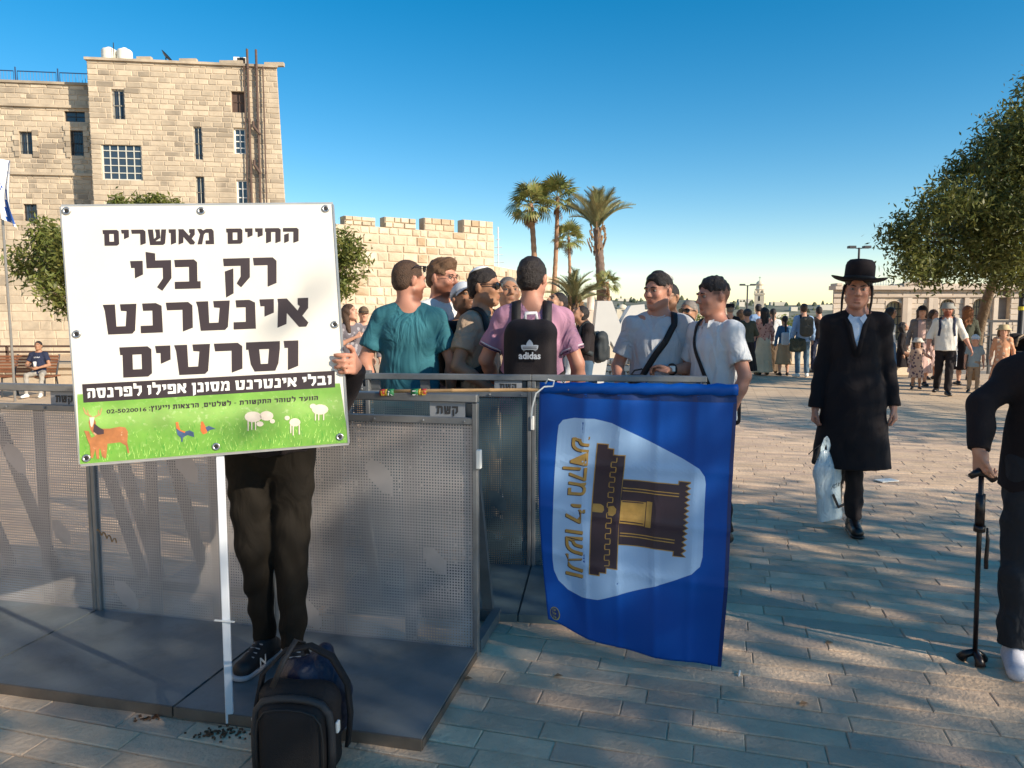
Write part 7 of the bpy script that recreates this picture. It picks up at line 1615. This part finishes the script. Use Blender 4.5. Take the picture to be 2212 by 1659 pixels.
stand(1613, 17.6, 1.62, 'woman in grey knitted cap, olive sweater and long black skirt', 184, hair=('dark', 'beret'), top=('long', greenk, dict(hem=.93, flare=.01)), bottom=('skirt', blk, dict(hem=.20, wide=.30)), fem=True, fat=1.12, P=dict(er=(-.27, .02, 1.14), wr=(-.14, -.18, 1.08), el=(.27, .02, 1.14), wl=(.14, -.18, 1.08)), ex=dict(beret=cl('grey_knit', (.06, .055, .055))), group=gC)
stand(1637, 20.5, 1.80, 'man in light blue shirt and dark kippah behind the crowd', 180, hair=('dark', 'short'), top=('long', ltb), bottom=('trousers', navy), fx=[kippah(m_kipd, (0, .07, .07))], group=gC)
stand(1650, 18.6, 1.68, 'woman with long dark hair, pink patterned top and cream pleated skirt', 185, hair=('dark', 'long'), top=('long', p_pink, dict(hem=.88)), bottom=('skirt', cream, dict(hem=.08, wide=.27)), fem=True, group=gC)
stand(1669, 19.2, 1.66, 'woman in loose white top and long brown skirt', 172, hair=('dark', 'ponytail'), top=('long', wht, dict(hem=.80, flare=.03)), bottom=('skirt', brown, dict(hem=.06, wide=.22)), fem=True, group=gC)
stand(1695, 18.4, 1.47, 'girl in blue sweater and beige pleated skirt with a white bag on her back', 178, hair=('dark', 'ponytail'), top=('long', bluek, dict(hem=.9)), bottom=('skirt', beigep, dict(hem=.35, wide=.24)), fem=True, hs=1.06, fx=[top_rucksack(wht, 'soft white bag on the back of the girl in the blue sweater', (.09, .05, .16), (.03, .17, 1.10), pocket=False, straps=False, rs=.015)], group=gC)
stand(1735, 18.0, 1.76, 'man in light shirt with a big dark grey rucksack and jeans', 178, hair=('brown', 'short'), top=('long', ltb, dict(hem=.86)), bottom=('jeans', denim2), shoes=(m_white, None), fx=[kippah(m_kipd, (0, .07, .07)), top_rucksack(cl('grey_green_cordura', (.07, .068, .058)), 'large dark grey rucksack on the man in the light shirt', (.15, .11, .24), (0, .24, 1.22), rs=.015, trim=m_strap)], group=gC)
s = empty('tied_jacket', (Wp(1728, 17.75), 17.8, .78), 0, 'dark jacket hanging from the waist of the man with the grey rucksack', 'jacket'); q = SDF(.03); q.box((0, .05, 0), (.19, .06, .16), .05); q.nz = NZ(.008); q.build('cloth', greenk, s, .016)
stand(1768, 19.5, 1.72, 'dark-haired person just left of the black coat at the parapet', 175, hair=('dark', 'short'), top=('long', blk2), bottom=('trousers', navy), group=gC)
# woman and companion at the left, between sign and men
stand(757, 10.2, 1.62, 'woman with long dark hair and grey patterned blouse, hand on her chest, beside the sign', 40, head=(22, -14, 0), skin='fair', hair=('brown', 'long'), top=('rolled', p_blouse, dict(hem=.86, flare=.02)), bottom=('trousers', brown), fem=True, res=.012, P=dict(er=(-.24, .0, 1.14), wr=(-.02, -.2, 1.28), el=(.30, .05, 1.16), wl=(.34, -.05, .95)))
stand(786, 11.6, 1.60, 'person in dark sun visor half hidden behind the woman in the patterned blouse', 20, hair=('dark', 'short'), top=('long', p_blouse), bottom=('trousers', brown), fem=True, fx=[brimhat('cap', brown)])
# man on the bench
sx_ = Wp(72, 18.1); gzs = gz(sx_, 18.1); st_z = sh+gzs+.085
person('young man in navy t-shirt and grey trousers sitting on the slatted bench', sx_, 18.2, 1.66, 10, (0, -12, 0), 'tan', ('dark', 'short'), ('tee', navy, dict(hem=.9)), ('trousers', greyc, dict(w=.9, taper=.05)), (m_white, None), z=st_z-.90, lean=-.10, res=.013,
       P=dict(kr=(-.12, -.42, .90), ar=(-.10, -.52, .90-sh/.95+.06), kl=(.24, -.40, .92), al=(.22, -.50, .90-sh/.95+.06), er=(-.27, -.02, 1.14), wr=(-.06, -.26, 1.08), el=(.27, -.02, 1.14), wl=(.10, -.26, 1.08)),
       fx=[lambda o: (lambda VF: mesh_obj('chest_lettering', [p for p in o['top'].snap([(-.10+.20*u, -.16, 1.27+.05*v) for u, v in VF[0]], .004)[0]], VF[1], m_whitet, o['root']))(font_text('OLD NAVY', off=.02))])
t = empty('paper_cup', (sx_+.12, 18.2-.32, st_z-.90+1.06), 0, 'clear cup in the hand of the man on the bench', 'cup'); MB().lathe([(.028, 0), (.036, .11)], n=12).build('cup_body', m_white, t, True); MB().lathe([(.038, .11), (.038, .118), (.03, .122)], n=12).build('lid', m_whitet, t)
# right-hand group
stand(1924, 16.6, 1.66, 'woman with long black hair in white and blue top, just right of the black coat', 60, hair=('dark', 'long'), top=('long', wht), bottom=('skirt', bluek, dict(hem=.2)), fem=True, skin='olive', group=gW)
person('dark-clad person sitting on the cream barrier behind the cap woman', Wp(1952, 18.4), 18.4, 1.6, 60, (0, -20, 0), 'olive', ('dark', 'long'), ('long', blk2), ('skirt', blk2, dict(hem=.55)), (None, None), fem=True, res=.018, z=-.28, legs=True, P=dict(kr=(-.1, -.3, .85), kl=(.1, -.3, .85), ar=(-.1, -.32, .42), al=(.1, -.32, .42)))
stand(1991, 15.6, 1.68, 'woman in black baseball cap with long brown hair, grey cardigan and pink top', -24, hair=('brown', 'long'), top=('long', greyk, dict(hem=.80, flare=.02)), bottom=('skirt', pinkc, dict(hem=.30)), fem=True, res=.014, fx=[brimhat('cap', blk2), lambda o: (lambda q: MB().ribbon(q[0], q[1], .14, .006).build('pink_front', pinkc, o['root'], True))(o['top'].snap([(0, -.15, 1.42-.06*i) for i in range(8)], .004))], group=gW)
stand(1985, 14.9, 1.0, 'little girl in flowered dress and pale hat holding the bucket hat man\'s hand', -26, hair=('dark', 'long'), top=('long', p_floral, dict(hem=.85)), bottom=('skirt', p_floral, dict(hem=.42, wide=.25)), fem=True, hs=1.38, skin='tan', res=.012, fx=[brimhat('bucket', pm('cream_hat_cloth', (.62, .55, .48), .8, .05))], P=dict(wl=(.38, -.1, 1.15), el=(.30, 0, 1.2)), group=gW)
stand(2017, 17.2, 1.62, 'young woman in pale pink top behind the bucket hat man', 12, hair=('brown', 'long'), top=('long', pinkc), bottom=('skirt', pinkc, dict(hem=.35)), fem=True, group=gW)
bh = cl('grey_hat_cloth', (.33, .32, .30), folds=.1)
stand(2046, 13.75, 1.70, 'bearded man in grey bucket hat, white shirt and black trousers', -28, skin='rosy', hair=('ginger', 'short'), top=('rolled', cl('white_shirt', (.70, .66, .60), folds=.5), dict(hem=.86, flare=.02, collar=wht)), bottom=('trousers', blk2), res=.011, brow='ginger', beard=((.30, .10, .04), .85), fat=1.08,
      P=dict(er=(-.27, .03, 1.14), wr=(-.31, -.02, .86), el=(.29, .03, 1.14), wl=(.40, -.06, .90), kr=(-.10, .03, .50), ar=(-.12, .22, .12), kl=(.07, -.06, .49), al=(.06, -.06, .085)),
      fx=[brimhat('bucket', bh), strap([(-.11, .04, 1.48), (-.12, -.08, 1.42), (-.13, -.13, 1.28), (-.15, -.10, 1.14)], .045, navy, name='bag_strap'), strap([(.11, .04, 1.48), (.12, -.08, 1.42), (.13, -.13, 1.28), (.15, -.10, 1.14)], .045, navy, name='bag_strap'),
          lambda o: MB().tube([(.16, -.06, .92), (.18, -.09, .75), (.175, -.08, .55)], .006, 5).build('tassel', m_whitet, o['root'])], group=gW)
stand(2088, 15.8, 1.68, 'woman with very long auburn hair in olive top seen from behind', 165, hair=('ginger', 'long'), top=('long', greenk), bottom=('skirt', blk2, dict(hem=.35)), fem=True, group=gW)
stand(2109, 14.3, 1.08, 'small boy in white cap, grey-blue t-shirt and khaki trousers', -30, hair=('brown', 'short'), top=('tee', greyblue, dict(hem=.80, flare=.02, sl=.8)), bottom=('trousers', khaki), hs=1.33, res=.012, fx=[brimhat('cap', pm('white_cap', (.72, .72, .76), .8, .03))], group=gW)
stand(2169, 14.0, 1.28, 'girl in straw bucket hat and orange patterned dress', -32, hair=('lightbrown', 'long'), top=('long', p_orange, dict(hem=.85)), bottom=('skirt', p_orange, dict(hem=.35, wide=.27)), fem=True, hs=1.2, res=.012, fx=[brimhat('bucket', pm('straw_hat', (.55, .42, .24), .8, .1))], group=gW)
# pram at the right edge
gx_ = Wp(2208, 14.6); pr = empty('pram', (gx_, 14.6, 0), R(20), 'dark pram with a tan hood edge beside the girl in the orange dress', 'pram')
s = SDF(.03); s.ell((0, 0, .72), (.24, .34, .26)); s.box((0, 0, .9), (.3, .3, .12), .02, None, .01, 's'); s.build('seat_tub', blk2, pr, .016)
s = SDF(.03); s.ell((0, .12, .88), (.25, .25, .26)); s.ell((0, -.02, .82), (.21, .25, .22), None, .01, 's'); s.build('hood', blk2, pr, .016); MB().tube([(-.24, -.08, .88), (-.2, -.09, 1.06), (0, -.1, 1.14), (.2, -.09, 1.06), (.24, -.08, .88)], .018, 6).build('hood_edge', khaki, pr, True)
for x in (-.24, .24):
    for y in (-.32, .32): MB().lathe([(.09, -.02), (.11, -.018), (.11, .018), (.09, .02)], (x, y, .11), 14, Matrix.Rotation(R(90), 3, 'Y')).build('wheel', m_shoe, pr)
    b = MB(); b.tube([(x*.9, -.32, .12), (x*.9, .05, .62)], .014, 6); b.tube([(x*.9, .32, .12), (x*.9, -.05, .62)], .014, 6); b.tube([(x*.9, 0, .6), (x*.9, .45, 1.0)], .014, 6); b.build('frame', m_mtl, pr)
MB().tube([(-.22, .45, 1.0), (.22, .45, 1.0)], .018, 8).build('push_bar', m_shoe, pr)
